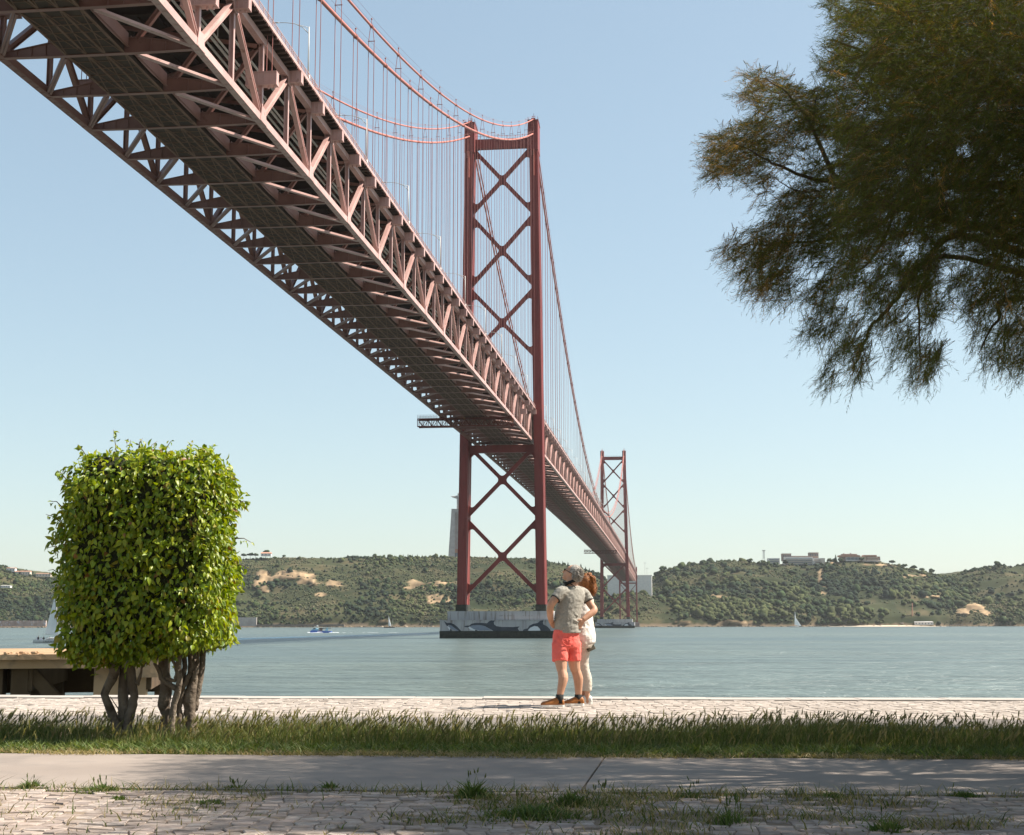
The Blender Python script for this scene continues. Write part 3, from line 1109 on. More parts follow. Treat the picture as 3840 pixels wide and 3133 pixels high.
def streak(name, pts, half, dz, label, mat=None):
    """ribbon on the water: pts (x, y), half width; opacity attribute 1 in the middle"""
    V, F, c = [], [], []
    for (x, y), h in zip(pts, half):
        for k in (-1, -.4, .4, 1):
            V.append((x, y + k * h, WATER_Z + dz))
            c.append(1.0 if abs(k) < .5 else 0.0)
    for i in range(len(pts) - 1):
        for k in range(3):
            F.append((i * 4 + k, (i + 1) * 4 + k, (i + 1) * 4 + k + 1, i * 4 + k + 1))
    me = bpy.data.meshes.new(name)
    me.from_pydata(V, [], F)
    a = me.color_attributes.new('col', 'FLOAT_COLOR', 'POINT')
    buf = np.ones((len(V), 4), np.float32)
    buf[:, :3] = np.array(c)[:, None]
    # fade the two ends
    buf[:4, :3] = 0; buf[-4:, :3] = 0
    a.data.foreach_set('color', buf.ravel())
    me.materials.append(mat or M_ruff)
    o = link(name, me)
    return tag(o, label, kind='stuff')
def on_water(u, v):
    p = at(u, v, 1000.0)
    t = (WATER_Z - CAM_Z) / (p.z - CAM_Z)
    return (p.x * t, p.y * t)
pp = [(300, 2404), (560, 2402), (800, 2398), (1000, 2394), (1200, 2389), (1400, 2383), (1560, 2378), (1680, 2374)]
w2 = [on_water(*q) for q in pp]
streak('ruffled_water', w2, [.1] + [y * y / (5.16 * 5249) * 7.0 for x, y in w2[1:-1]] + [.1], .012, 'dark blue streak of ruffled water left of the near pier')

# quay block and soil
M_soil = pmat('dry soil', (.12, .088, .058), (.17, .125, .082), 3.0, .95, bump=.02, bscale=30)
M_qwall = pmat('quay wall stone', (.16, .14, .12), (.24, .21, .18), 1.0, .9, bump=.03, bscale=6)
m = MB(); slab(m, -70, 70, -25, 19.98, -9, -.035)
tag(m.build('quay', M_soil), kind='structure')

# path slabs with an expansion joint
M_path = pmat('smooth warm grey concrete path', (.232, .190, .160), (.276, .229, .194), .8, .82, bump=.0015, bscale=220, c3=(.185, .157, .137), s3=2.2, lo3=.5, hi3=.75)
root = empty('path')
tag(root, kind='structure')
xs = [-70, -11.6, .42, 12.4, 70]
for a, bb in zip(xs[:-1], xs[1:]):
    m = MB()
    vs = [G(x, v, z) for z in (-.2, 0) for x, v in ((a + .007, 8.93), (bb - .007, 8.93), (bb + .30 - .007, 11.22), (a + .30 + .007, 11.22))]
    m.add(vs, [(3, 2, 1, 0), (4, 5, 6, 7), (0, 1, 5, 4), (1, 2, 6, 5), (2, 3, 7, 6), (3, 0, 4, 7)])
    link('path_slab', m.mesh('path_slab', M_path), root)
# asphalt lane beyond the verge
M_asph = pmat('worn pale asphalt', (.15, .128, .117), (.185, .16, .145), 1.5, .9, bump=.004, bscale=120)
m = MB(); slab(m, -70, 70, 13.9, 15.85, -.2, -.004)
tag(m.build('asphalt_lane', M_asph), kind='structure')

# cobbles: jittered courses of worn limestone setts, every stone its own block
M_stone = attr_mat('worn limestone setts', .85, .2)
N, L = nodes_of(M_stone)
b = N['Principled BSDF']
at0 = [q for q in N if q.type == 'ATTRIBUTE'][0]
g = N.new('ShaderNodeNewGeometry')
n1 = N.new('ShaderNodeTexNoise'); n1.inputs['Scale'].default_value = 14; n1.inputs['Detail'].default_value = 7; n1.inputs['Roughness'].default_value = .7
L.new(g.outputs['Position'], n1.inputs['Vector'])
r1_ = N.new('ShaderNodeMapRange'); r1_.inputs[1].default_value = .42; r1_.inputs[2].default_value = .68
L.new(n1.outputs[0], r1_.inputs[0])
mx = N.new('ShaderNodeMixRGB'); mx.inputs[2].default_value = (.165, .118, .082, 1)
fr = N.new('ShaderNodeMath'); fr.operation = 'MULTIPLY'; fr.inputs[1].default_value = .7
L.new(r1_.outputs[0], fr.inputs[0]); L.new(fr.outputs[0], mx.inputs[0]); L.new(at0.outputs['Color'], mx.inputs[1]); L.new(mx.outputs[0], b.inputs['Base Color'])
bp = N.new('ShaderNodeBump'); bp.inputs['Distance'].default_value = .004; L.new(n1.outputs[0], bp.inputs['Height']); L.new(bp.outputs[0], b.inputs['Normal'])
def stone_cells(x0, x1, v0, v1, sx, sv, seed, jit=.27):
    r = np.random.default_rng(seed)
    nv = int((v1 - v0) / sv)
    nx = int((x1 - x0) / sx)
    gx = np.zeros((nv + 1, nx + 1)); gv = np.zeros((nv + 1, nx + 1))
    for i in range(nv + 1):
        gx[i] = x0 + np.arange(nx + 1) * sx + (0.5 * sx if i % 2 else 0) * .0
        gv[i] = v0 + i * sv
    gx += r.uniform(-jit, jit, gx.shape) * sx
    gv += r.uniform(-jit, jit, gv.shape) * sv + .35 * sv * np.sin(gx * 2.1 + 1) + .5 * sv * vnoise(gx * 1.7, gv * 1.7, seed)
    gx += (np.arange(nv + 1) % 2)[:, None] * sx * .0
    return gx, gv, r
def stone_geo(c, r, gap, top, base, drop=.0):
    """c: 4 corners (x, v); a block with chamfered top"""
    c = np.array(c)
    mid = c.mean(0)
    k0 = 1 - gap
    k1 = 1 - gap - .09
    tilt = r.uniform(-.0035, .0035, 4)
    V = [G(*(mid + (p - mid) * k0), base) for p in c] + [G(*(mid + (p - mid) * k0), top - .005 + tilt[i]) for i, p in enumerate(c)] + \
        [G(*(mid + (p - mid) * k1), top + tilt[i]) for i, p in enumerate(c)]
    F = []
    for a in range(4):
        bb = (a + 1) % 4
        F.append((a, bb, 4 + bb, 4 + a))
        F.append((4 + a, 4 + bb, 8 + bb, 8 + a))
    F.append((8, 9, 10, 11))
    return V, F
def paving(name, x0, x1, v0, v1, sx, sv, seed, n_parts, key, cols, gap, miss=0.03, ztop=.0, missfn=None, base=-.05):
    root = empty(name)
    tag(root, kind='structure')
    gx, gv, r = stone_cells(x0, x1, v0, v1, sx, sv, seed)
    cells = []
    for i in range(gx.shape[0] - 1):
        for j in range(gx.shape[1] - 1):
            sh = 0
            c = [(gx[i, j], gv[i, j]), (gx[i, j + 1], gv[i, j + 1]), (gx[i + 1, j + 1], gv[i + 1, j + 1]), (gx[i + 1, j], gv[i + 1, j])]
            mx, mv = np.mean([q[0] for q in c]), np.mean([q[1] for q in c])
            p = miss + (missfn(mx, mv) if missfn else 0)
            if r.random() < p: continue
            cells.append((mx, mv, c))
    cells.sort(key=key)
    rest = MB()
    for n, (mx, mv, c) in enumerate(cells):
        t = mnoise.noise(Vector((mx * .8, mv * .8, seed)))
        V, F = stone_geo(c, r, gap * r.uniform(.7, 1.5), ztop + r.uniform(-.005, .004) + .006 * t, base)
        col = np.array(cols[r.integers(len(cols))]) * r.uniform(.86, 1.12)
        if n < n_parts:
            m = MB(); m.add(V, F, tuple(col))
            link('paving_stone', m.mesh('paving_stone', M_stone), root)
        else:
            rest.add(V, F, tuple(col))
    o = link('paving_stones', rest.mesh('paving_stones', M_stone), root)
    o['kind'] = 'stuff'
    return root
def weedy(x, v):
    n = mnoise.noise(Vector((x * .9 + 3, v * 1.6, 4.2)))
    k = max(0.0, min(1.0, (x + 1.6) / 1.6))
    return max(0, min(.8, (n - .08 + .18 * k) * 2.2)) * (.45 + .55 * k)
LIME = [(.315, .256, .218), (.355, .292, .25), (.285, .228, .194), (.335, .268, .23), (.265, .215, .190), (.37, .312, .272)]
in_view = lambda q: (0 if (abs(q[0]) < .40 * (q[1] - .079 * q[0]) and q[1] - .079 * q[0] > 6.95) else 50) + q[1] - .079 * q[0]
paving('cobbled_forecourt', -4.6, 4.6, 5.4, 8.9, .112, .088, 5, 300, in_view, LIME, .055, .05, .0, weedy)
LIME2 = [(.375, .325, .283), (.395, .343, .30), (.36, .312, .272), (.385, .335, .293)]
in_view2 = lambda q: (0 if abs(q[0]) < .37 * q[1] else 50) + q[1]
paving('cobbled_quay', -9.5, 9.5, 15.87, 19.5, .15, .115, 9, 300, in_view2, LIME2, .045, .006, .0)
# mortar-like sand bed right under the setts
M_sand = pmat('sandy joint filling', (.165, .122, .085), (.225, .170, .120), 6, .95, bump=.004, bscale=60)
M_sand2 = pmat('pale sandy joints', (.285, .245, .208), (.335, .29, .25), 4, .95)
m = MB(); slab(m, -70, 70, 15.84, 19.55, -.1, -.010); tag(m.build('quay_joint_sand', M_sand2), kind='structure')
m = MB(); slab(m, -70, 70, -20, 8.92, -.1, -.0085); tag(m.build('forecourt_joint_sand', M_sand), kind='structure')
# kerb stones on the quay edge
root = empty('quay_edge'); tag(root, kind='structure')
M_kerb = pmat('pale quay edge stone', (.33, .295, .26), (.385, .345, .305), 2.0, .85, bump=.004, bscale=40)
x = -14.0
while x < 14:
    ln = rng.uniform(.9, 1.25)
    m = MB(); slab(m, x + .006, x + ln - .006, 19.52, 20.05, -.4, .012 + rng.uniform(-.006, .006))
    link('edge_stone', m.mesh('edge_stone', M_kerb), root)
    x += ln
m = MB(); slab(m, -70, 70, 19.6, 20.0, -9, -.05); tag(m.build('quay_wall', M_qwall), kind='structure')

# ================================================================== old concrete jetty on the left
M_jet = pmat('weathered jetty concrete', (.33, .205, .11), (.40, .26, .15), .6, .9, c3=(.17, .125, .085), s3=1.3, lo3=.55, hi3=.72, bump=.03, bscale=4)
M_jet2 = pmat('dark brown jetty beam', (.06, .036, .018), (.095, .06, .032), .8, .9, bump=.03, bscale=4)  # much darker brown for beams, struts and most piles
jr = empty('jetty', (-16, 49, 0))
tag(jr, 'old concrete jetty on dark beams and raking struts, left behind the clipped tree', 'jetty')
JA = R(10)
jx, jy = Vector((math.cos(JA), math.sin(JA), 0)), Vector((-math.sin(JA), math.cos(JA), 0))
JO = at(596, 2450, 49.0)
JO.z = 0
def jbox(m, a0, a1, b0, b1, z0, z1, wob=0.0):
    vs = []
    for z in (z0, z1):
        for a, bb in ((a0, b0), (a1, b0), (a1, b1), (a0, b1)):
            vs.append(JO + jx * a + jy * bb + UP3 * (z + rng.uniform(-wob, wob)))
    m.add(vs, [(3, 2, 1, 0), (4, 5, 6, 7), (0, 1, 5, 4), (1, 2, 6, 5), (2, 3, 7, 6), (3, 0, 4, 7)])
m = MB(); jbox(m, -40, -3.0, 0, 11.5, -.17, 0, .03); jbox(m, -3.0, 0, .6, 11.5, -.2, -.04, .03); m.build('deck_slab', M_jet, jr)
m = MB(); jbox(m, -40, -1.6, .35, .9, -.48, -.175); m.build('edge_beam', M_jet, jr)
m = MB(); jbox(m, -1.55, 0, .62, 1.2, -.82, -.21); m.build('edge_beam', M_jet, jr)
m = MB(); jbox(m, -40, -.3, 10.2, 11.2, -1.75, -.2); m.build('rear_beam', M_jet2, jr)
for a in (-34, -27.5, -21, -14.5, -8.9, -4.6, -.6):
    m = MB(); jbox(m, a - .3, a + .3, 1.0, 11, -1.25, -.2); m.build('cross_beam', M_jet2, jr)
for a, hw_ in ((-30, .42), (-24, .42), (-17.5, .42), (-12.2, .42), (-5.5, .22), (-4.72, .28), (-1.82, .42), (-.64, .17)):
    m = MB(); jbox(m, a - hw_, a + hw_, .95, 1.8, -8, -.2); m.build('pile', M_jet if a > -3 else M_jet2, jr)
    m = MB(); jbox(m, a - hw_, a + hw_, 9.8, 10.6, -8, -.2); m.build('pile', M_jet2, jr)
def jbar(a0, z0, a1, z1, bb):
    m = MB(); m.bar(JO + jx * a0 + jy * bb + UP3 * z0, JO + jx * a1 + jy * bb + UP3 * z1, .5, .42); m.build('raking_strut', M_jet2, jr)
jbar(-4.6, -.45, -1.7, -3.5, 1.4)
jbar(-13.0, -.45, -9.4, -3.6, 1.5)
jbar(-1.4, -.9, 1.2, -3.6, 2.0)
m = MB()
for k in range(22):
    a = rng.uniform(-5.2, -3.6); bb = rng.uniform(-.02, .5)
    c = JO + jx * a + jy * bb + UP3 * rng.uniform(-.02, .07)
    m.ball(c, (rng.uniform(.04, .12), rng.uniform(.04, .1), rng.uniform(.03, .06)), 6, 4)
tag(m.build('rubble', M_jet), 'small heap of broken concrete rubble on the jetty edge', 'rubble', kind='stuff')

# ================================================================== clipped tree on the left
M_leaf = attr_mat('glossy fig leaf', .42, .38, .34, tint=(1.45, 1.4, .25))
M_bark = pmat('smooth grey fig bark', (.115, .086, .062), (.19, .15, .112), 5, .9, bump=.02, bscale=26, c3=(.065, .045, .03), s3=9)
BD_ = 13.0
bush = empty('clipped_fig_tree', G(-3.35, BD_ - .26, 0))
tag(bush, 'squarely clipped leafy fig tree on two clusters of grey trunks in the grass', 'tree')
bc0 = at(566, 2090, BD_)
hb = (.745, .72, 1.0)
def sup(p, hx=hb):
    return (abs(p[0] / hx[0]) ** 5.0 + abs(p[1] / hx[1]) ** 5.0 + abs(p[2] / hx[2]) ** 7.0) ** (1 / 5.4)
def leaf_shape():
    """ovate drooping leaf, base at the origin, pointing +y, face +z; folded along the midrib, tip bent down"""
    prof = [(0, 0), (.18, .30), (.42, .46), (.68, .36), (.88, .14), (1.0, 0)]
    V = []
    for t, hw in prof:
        z = -.30 * t * t
        V.append((0, t, z))
        if 0 < t < 1:
            V.append((-hw, t, z + hw * .28)); V.append((hw, t, z + hw * .28))
    # index: 0 base; 1,2,3 ; 4,5,6 ; 7,8,9 ; 10,11,12 ; 13 tip
    F = [(0, 1, 2), (0, 3, 1)]
    for a in (1, 4, 7):
        F += [(a, a + 3, a + 4), (a, a + 4, a + 1), (a, a + 5, a + 3), (a, a + 2, a + 5)]
    F += [(10, 13, 11), (10, 12, 13)]
    return np.array(V), np.array(F)
LV, LF = leaf_shape()
def place_leaves(pos, axis, nrm, size, width=.95):
    """vectorised: (n,3) arrays; returns V (n,k,3)"""
    y = axis / np.linalg.norm(axis, axis=1, keepdims=True)
    x = np.cross(y, nrm); x /= np.linalg.norm(x, axis=1, keepdims=True) + 1e-9
    z = np.cross(x, y)
    L_ = LV[None] * size[:, None, None]
    return pos[:, None, :] + L_[..., 0:1] * x[:, None] * width + L_[..., 1:2] * y[:, None] + L_[..., 2:3] * z[:, None]
def bush_leaves(n, shell, seed):
    r = np.random.default_rng(seed)
    P, O = [], []
    while len(P) < n:
        q = r.uniform(-1, 1, 3) * np.array(hb) * 1.15
        s_ = sup(q) + .13 * mnoise.noise(Vector(q * 2.6)) + .10 * mnoise.noise(Vector(q * 7.5)) + .07
        # lower edge higher on the right
        zlim = -hb[2] + .04 + .17 * max(0, q[0] + .1) / hb[0] + .06 * mnoise.noise(Vector((q[0] * 5, q[1] * 5, 3)))
        if q[2] < zlim: continue
        if q[2] < -.1 and q[0] < -.84 + .20 * min(1, (-.1 - q[2]) / .45): continue
        if s_ > 1.04 or s_ < 1 - shell: continue
        # outward gradient
        g = np.array([math.copysign(abs(q[0] / hb[0]) ** 2.6, q[0]) / hb[0], math.copysign(abs(q[1] / hb[1]) ** 2.6, q[1]) / hb[1], math.copysign(abs(q[2] / hb[2]) ** 3.2, q[2]) / hb[2]])
        g /= np.linalg.norm(g) + 1e-6
        P.append(q); O.append(g)
    return np.array(P), np.array(O), r
def leaf_cols(n, r):
    base = np.array([(.150, .215, .010), (.190, .250, .012), (.100, .160, .009), (.275, .305, .016), (.225, .270, .013)])
    c = base[r.integers(0, 5, n)] * r.uniform(.75, 1.2, (n, 1))
    odd = r.random(n)
    c[odd < .06] = np.array((.22, .19, .02))
    c[odd < .012] = np.array((.22, .11, .03))
    return c
P1, O1, r1 = bush_leaves(18500, .22, 1)
P2, O2, r2 = bush_leaves(5000, .45, 2)
P = np.concatenate([P1, P2]); O = np.concatenate([O1, O2])
# stray shoots above the top and at the sides
sh_P, sh_O = [], []
twigs = MB()
def shoot(px_from, px_to, n, dD):
    a, bq = at(*px_from, BD_ + dD), at(*px_to, BD_ + dD + rng.uniform(-.1, .1))
    mid_ = a.lerp(bq, .5) + Vector((rng.uniform(-.02, .02), 0, .02))
    twigs.tube([a, mid_, bq], [.006, .004, .002], 4)
    for k in range(n):
        t = (k + .6) / n
        p = a.lerp(bq, t)
        sh_P.append(np.array(p - bc0) + nrng.normal(0, .012, 3)); sh_O.append(np.array([rng.uniform(-.7, .7), rng.uniform(-.7, .3), .5]))
for f_, t_, n, dd in (((440, 1730), (425, 1612), 22, 0), ((470, 1720), (490, 1650), 14, .2), ((520, 1690), (535, 1645), 8, -.3), ((330, 1720), (292, 1668), 12, -.2), ((560, 1700), (590, 1655), 8, .3),
                      ((620, 1690), (640, 1655), 6, 0), ((770, 1720), (800, 1668), 8, .2), ((700, 1700), (720, 1660), 7, -.2), ((250, 1800), (215, 1765), 9, 0), ((230, 1900), (182, 1880), 6, -.1),
                      ((230, 1960), (172, 1930), 5, .1), ((230, 2060), (178, 2055), 5, 0), ((880, 1890), (940, 1885), 7, .1), ((880, 2020), (942, 2035), 7, -.1), ((890, 2120), (935, 2135), 6, 0),
                      ((220, 2150), (180, 2140), 5, .2), ((360, 2480), (352, 2540), 6, -.3), ((300, 2440), (290, 2500), 8, -.4), ((480, 2480), (470, 2530), 6, -.5), ((640, 2430), (650, 2500), 6, -.4), ((230, 2370), (205, 2420), 6, -.1),
                      ((880, 1800), (862, 1740), 6, .3), ((780, 2360), (800, 2440), 7, -.3)):
    shoot(f_, t_, n, dd)
P = np.concatenate([P, np.array(sh_P)]); O = np.concatenate([O, np.array(sh_O)])
n = len(P)
rl = np.random.default_rng(3)
axis = O * .60 + np.array([0, 0, -.80]) + rl.normal(0, .50, (n, 3))
top = O[:, 2] > .55
axis[top] = O[top] * .1 + rl.normal(0, .7, (top.sum(), 3)) + np.array([0, 0, -.1])
nrm = O + rl.normal(0, .62, (n, 3)) + np.array([.12, 0, .38])
size = rl.uniform(.040, .078, n)
size[len(P1) + len(P2):] *= .8
V = place_leaves(P + np.array(bc0), axis, nrm, size, rl.uniform(.46, .70, (n, 1, 1)))
cols = leaf_cols(n, rl)
# the 300 leaves that face the camera largest become parts
front = -V.mean(1)[:, 1] + size * 4 + np.where(np.arange(n) < len(P1), 0, -9)
order = np.argsort(-front)
sel = np.zeros(n, bool); sel[order[:300]] = True
rest = np.where(~sel)[0]
Vr = V[rest].reshape(-1, 3)
k_ = len(LV)
Fr = (LF[None] + (np.arange(len(rest)) * k_)[:, None, None]).reshape(-1, 3)
cr_ = np.repeat(cols[rest], len(LF), 0)
o = link('foliage', np_mesh('foliage', Vr, Fr, M_leaf, cr_, True), bush); o['kind'] = 'stuff'
for i in np.where(sel)[0]:
    link('leaf', np_mesh('leaf', V[i], LF, M_leaf, np.repeat(cols[i:i + 1], len(LF), 0), True), bush)
twigs.build('twig', M_bark, bush, True)
# added solid dark core: stops light leaking through and darkens the leaf gaps
M_core = pmat('dark core shading the crown gaps', (.012, .014, .005), (.030, .034, .010), 25, .95, bump=.03, bscale=40)
bm = bmesh.new(); bmesh.ops.create_icosphere(bm, subdivisions=5, radius=1)
cv = np.array([v.co[:] for v in bm.verts]); cf = np.array([[v.index for v in f.verts] for f in bm.faces]); bm.free()
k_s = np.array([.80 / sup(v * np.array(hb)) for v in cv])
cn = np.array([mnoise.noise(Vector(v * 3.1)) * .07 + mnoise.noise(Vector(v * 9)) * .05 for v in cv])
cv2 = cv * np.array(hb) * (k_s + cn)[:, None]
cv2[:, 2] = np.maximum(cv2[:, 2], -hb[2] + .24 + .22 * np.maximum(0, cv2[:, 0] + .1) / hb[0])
link('shade_core', np_mesh('shade_core', cv2 + np.array(bc0), cf, M_core), bush)
def ctube(pts, rads, name, ox=0, oy=2380, sc=3.432, D=BD_, dd=None, n=9):
    if oy == 2200 and 500 < pts[0][1] < 570:
        pts = [(pts[0][0] * .8 + 250, 330)] + list(pts); rads = [rads[0] * .8] + list(rads)
    m = MB()
    P_ = [at(ox + x / sc, oy + y / sc, D + (dd or 0)) for x, y in pts]
    rads = [q * .80 for q in rads]
    # smooth the polyline
    Q, Rr = [], []
    for i in range(len(P_) - 1):
        for t in (0, .33, .66):
            Q.append(P_[i].lerp(P_[i + 1], t) + Vector((rng.uniform(-.006, .006), rng.uniform(-.006, .006), 0))); Rr.append((rads[i] * (1 - t) + rads[i + 1] * t) * rng.uniform(.92, 1.1))
    Q.append(P_[-1]); Rr.append(rads[-1])
    m.tube(Q, Rr, n)
    return m.build(name, M_bark, bush, True)
ctube([(1400, 250), (1480, 480), (1345, 770), (1430, 980), (1500, 1180), (1540, 1330)], [.06, .06, .045, .047, .055, .075], 'trunk')
ctube([(1560, 200), (1600, 480), (1590, 800), (1590, 1100), (1600, 1350)], [.06, .06, .062, .062, .10], 'trunk', dd=.08)
ctube([(1640, 200), (1700, 560), (1725, 800), (1700, 960), (1640, 1180), (1620, 1350)], [.05, .05, .05, .052, .055, .08], 'trunk', dd=.02)
ctube([(1905, 330), (1830, 430), (1790, 600), (1760, 640)], [.008, .012, .02, .03], 'branch')
ctube([(1420, 800), (1500, 920), (1540, 1010)], [.004, .006, .008], 'twig')
q2 = dict(ox=0, oy=2200, sc=1.861)
ctube([(1140, 560), (1160, 700), (1145, 830), (1160, 900), (1150, 1060)], [.06, .065, .068, .06, .095], 'trunk', dd=.1, **q2)
ctube([(1345, 540), (1345, 650), (1320, 800), (1335, 930), (1345, 1060)], [.05, .058, .07, .066, .10], 'trunk', dd=.02, **q2)
ctube([(1250, 540), (1250, 700), (1215, 820), (1200, 930), (1190, 1050)], [.035, .036, .038, .04, .05], 'trunk', dd=-.12, **q2)
ctube([(1290, 560), (1270, 740), (1245, 850), (1265, 1000)], [.03, .034, .034, .045], 'trunk', dd=-.02, **q2)
ctube([(1425, 420), (1405, 560), (1385, 700), (1362, 790), (1350, 860)], [.03, .035, .045, .05, .05], 'branch', dd=.06, **q2)
ctube([(1085, 540), (1130, 640), (1190, 690), (1240, 720)], [.022, .028, .03, .035], 'branch', dd=-.08, **q2)
ctube([(1210, 520), (1240, 600), (1220, 660), (1160, 640)], [.02, .025, .02, .02], 'branch', dd=-.1, **q2)
ctube([(1345, 560), (1310, 640), (1270, 720)], [.03, .03, .03], 'branch', dd=-.05, **q2)
ctube([(1380, 430), (1385, 520), (1370, 600), (1345, 660)], [.012, .02, .026, .03], 'branch', dd=-.05, **q2)
ctube([(1460, 435), (1410, 480)], [.006, .014], 'twig', **q2)

# ================================================================== far shore
RIDGE = [(-900, 2100), (-400, 2108), (0, 2122), (28, 2136), (103, 2152), (188, 2168), (300, 2178), (450, 2166), (620, 2140), (760, 2112), (880, 2100), (929, 2098), (1058, 2094), (1317, 2094), (1420, 2094),
         (1720, 2092), (1911, 2093), (2012, 2097), (2061, 2108), (2102, 2115), (2177, 2134), (2224, 2152), (2260, 2168), (2300, 2190), (2400, 2200), (2430, 2188), (2454, 2168), (2485, 2145), (2570, 2128), (2662, 2113),
         (2724, 2106), (2878, 2112), (2990, 2122), (3086, 2112), (3200, 2100), (3302, 2108), (3371, 2128), (3433, 2143), (3510, 2160), (3564, 2166), (3626, 2147), (3726, 2122), (3787, 2126), (3840, 2122), (4200, 2100), (4800, 2120)]
ru = np.array([q[0] for q in RIDGE], float); rv = np.array([q[1] for q in RIDGE], float)
YS, YR = 2000.0, 2300.0
_xs = np.linspace(-2400, 2600, 1001)
_u = 1920 + F_PX / math.cos(PITCH) * _xs / YR * .99
_v = np.interp(_u, ru, rv)
# height of the ridge above datum at distance YR for each column
_h = np.array([at(float(a), float(b_), YR).z for a, b_ in zip(_u, _v)])
def shore_y(x):
    x = np.asarray(x, float)
    return YS + 14 * vnoise(x / 160, x * 0 + 1.7, 1) + 5 * vnoise(x / 35, x * 0 + 4.7, 2) + 30 * np.clip((x - 250) / 300, 0, 1)
def ter(x, y):
    x = np.asarray(x, float); y = np.asarray(y, float)
    ys = shore_y(x)
    hr = np.interp(x, _xs, _h) - WATER_Z
    t = (y - ys) / (YR - ys)
    tc = np.clip(t, 0, 1)
    n = vfbm(x, y, 120, 4, 3)
    f = .085 * np.minimum(1, tc / .03) + .915 * tc ** .85
    st_ = tc * 9 + .9 * vfbm(x, y, 260, 2, 8)
    bench = .028 * np.sin(2 * np.pi * st_) * np.sin(np.pi * tc)
    f = np.clip(f + bench + .11 * n * np.sin(np.pi * tc) ** .8, 0, 1)
    z = WATER_Z + hr * f
    z = z + 26 * np.exp(-((x - 176) / 46) ** 2 - ((y - 2052) / 26) ** 2)
    z = np.where(t > 1, WATER_Z + hr - (t - 1) * 2.0 + 1.0 * vfbm(x, y, 60, 3, 4) * np.minimum(1, (t - 1) * 3), z)
    return np.where(t < 0, WATER_Z + np.maximum(-6, t * 60), z)
CLIFFS = [(985, 2178, 36, 38), (1080, 2156, 64, 19), (1160, 2170, 56, 23), (1232, 2184, 48, 15), (1555, 2192, 32, 17), (1665, 2190, 60, 9), (1640, 2247, 44, 20), (3668, 2282, 40, 15), (3610, 2296, 26, 12), (3700, 2296, 16, 10), (3074, 2172, 8, 34), (3090, 2205, 10, 22),
          (3420, 2165, 40, 7), (3150, 2110, 26, 7), (2700, 2240, 36, 7), (1690, 2212, 22, 8), (1210, 2230, 26, 6), (1000, 2215, 16, 7), (3480, 2240, 60, 5), (2620, 2270, 24, 6), (3300, 2120, 60, 5), (1450, 2330, 30, 6), (1720, 2330, 26, 6), (2760, 2336, 60, 5), (2560, 2334, 40, 5)]
def bare(u, v, x, y, z):
    k = np.zeros(len(u))
    nz = vfbm(x, z * 1.3, 13, 4, 9) * 1.25 + .45 * vfbm(x, z, 40, 2, 12) + .5 * vnoise(x / 3.5, z / 14, 31)
    for cu, cv, a, bb in CLIFFS:
        e = ((u - cu) / a) ** 2 + ((v - cv) / bb) ** 2 + nz
        k = np.maximum(k, np.clip((1 - e) * 3, 0, 1))
    return np.where(y < 2330, k, 0)
NX, NY = 700, 190
gx = np.linspace(-1350, 1500, NX)
gy = np.concatenate([np.linspace(1960, 2320, 160), np.linspace(2330, 3600, NY - 160)])
YY, XX = np.meshgrid(gy, gx, indexing='ij')
XX = XX * (YY / 2150.0)
ZZ = ter(XX, YY)
idx = np.arange(NX * NY).reshape(NY, NX)
F = np.stack([idx[:-1, :-1], idx[:-1, 1:], idx[1:, 1:], idx[1:, :-1]], -1).reshape(-1, 4)
Vf = np.stack([XX, YY, ZZ], -1).reshape(-1, 3)
uv = to_px(Vf)
cm = bare(uv[:, 0], uv[:, 1], Vf[:, 0], Vf[:, 1], Vf[:, 2])
X_, Y_, Z_ = Vf[:, 0].copy(), Vf[:, 1].copy(), Vf[:, 2].copy()
# bare cliffs stand proud, gullied and broken
gul = vfbm(X_, Z_ * .35, 9, 3, 21)
Vf[:, 1] -= cm * (3.0 + 7.0 * gul)
Vf[:, 2] += cm * 1.8 * vfbm(X_, Y_, 8, 2, 22)
n1 = vfbm(X_, Y_, 90, 3, 2)[:, None]; n2 = vfbm(X_, Y_, 25, 3, 5)[:, None]; n3 = vfbm(X_, Z_ * 3, 12, 3, 6)[:, None]
g1 = np.array((.024, .032, .014)); g2 = np.array((.052, .056, .026)); g3 = np.array((.098, .080, .042))
base = g1 + (g2 - g1) * np.clip(.5 + n1, 0, 1)
base = base + (g3 - base) * np.clip(n2 * 1.2 - .1, 0, 1)
oc = np.array((.27, .19, .112)) * (1 + .45 * n3 + .15 * n2 + .30 * vnoise(X_ / 3.2, Z_ / 12, 41)[:, None])
base = base + (oc - base) * cm[:, None]
low = ((Z_ < WATER_Z + 4) & (Y_ < 2100))[:, None]
base = np.where(low, base + (np.array((.17, .125, .085)) - base) * .8, base)
me = np_mesh('hillside', Vf, F, None, None, True)
at_c = me.color_attributes.new('col', 'FLOAT_COLOR', 'POINT')
buf = np.ones((len(Vf), 4), np.float32); buf[:, :3] = base
at_c.data.foreach_set('color', buf.ravel())
M_hill = attr_mat('scrub soil and ochre cliff', .95, .1)
me.materials.append(M_hill)
tag(link('hills', me), kind='structure')

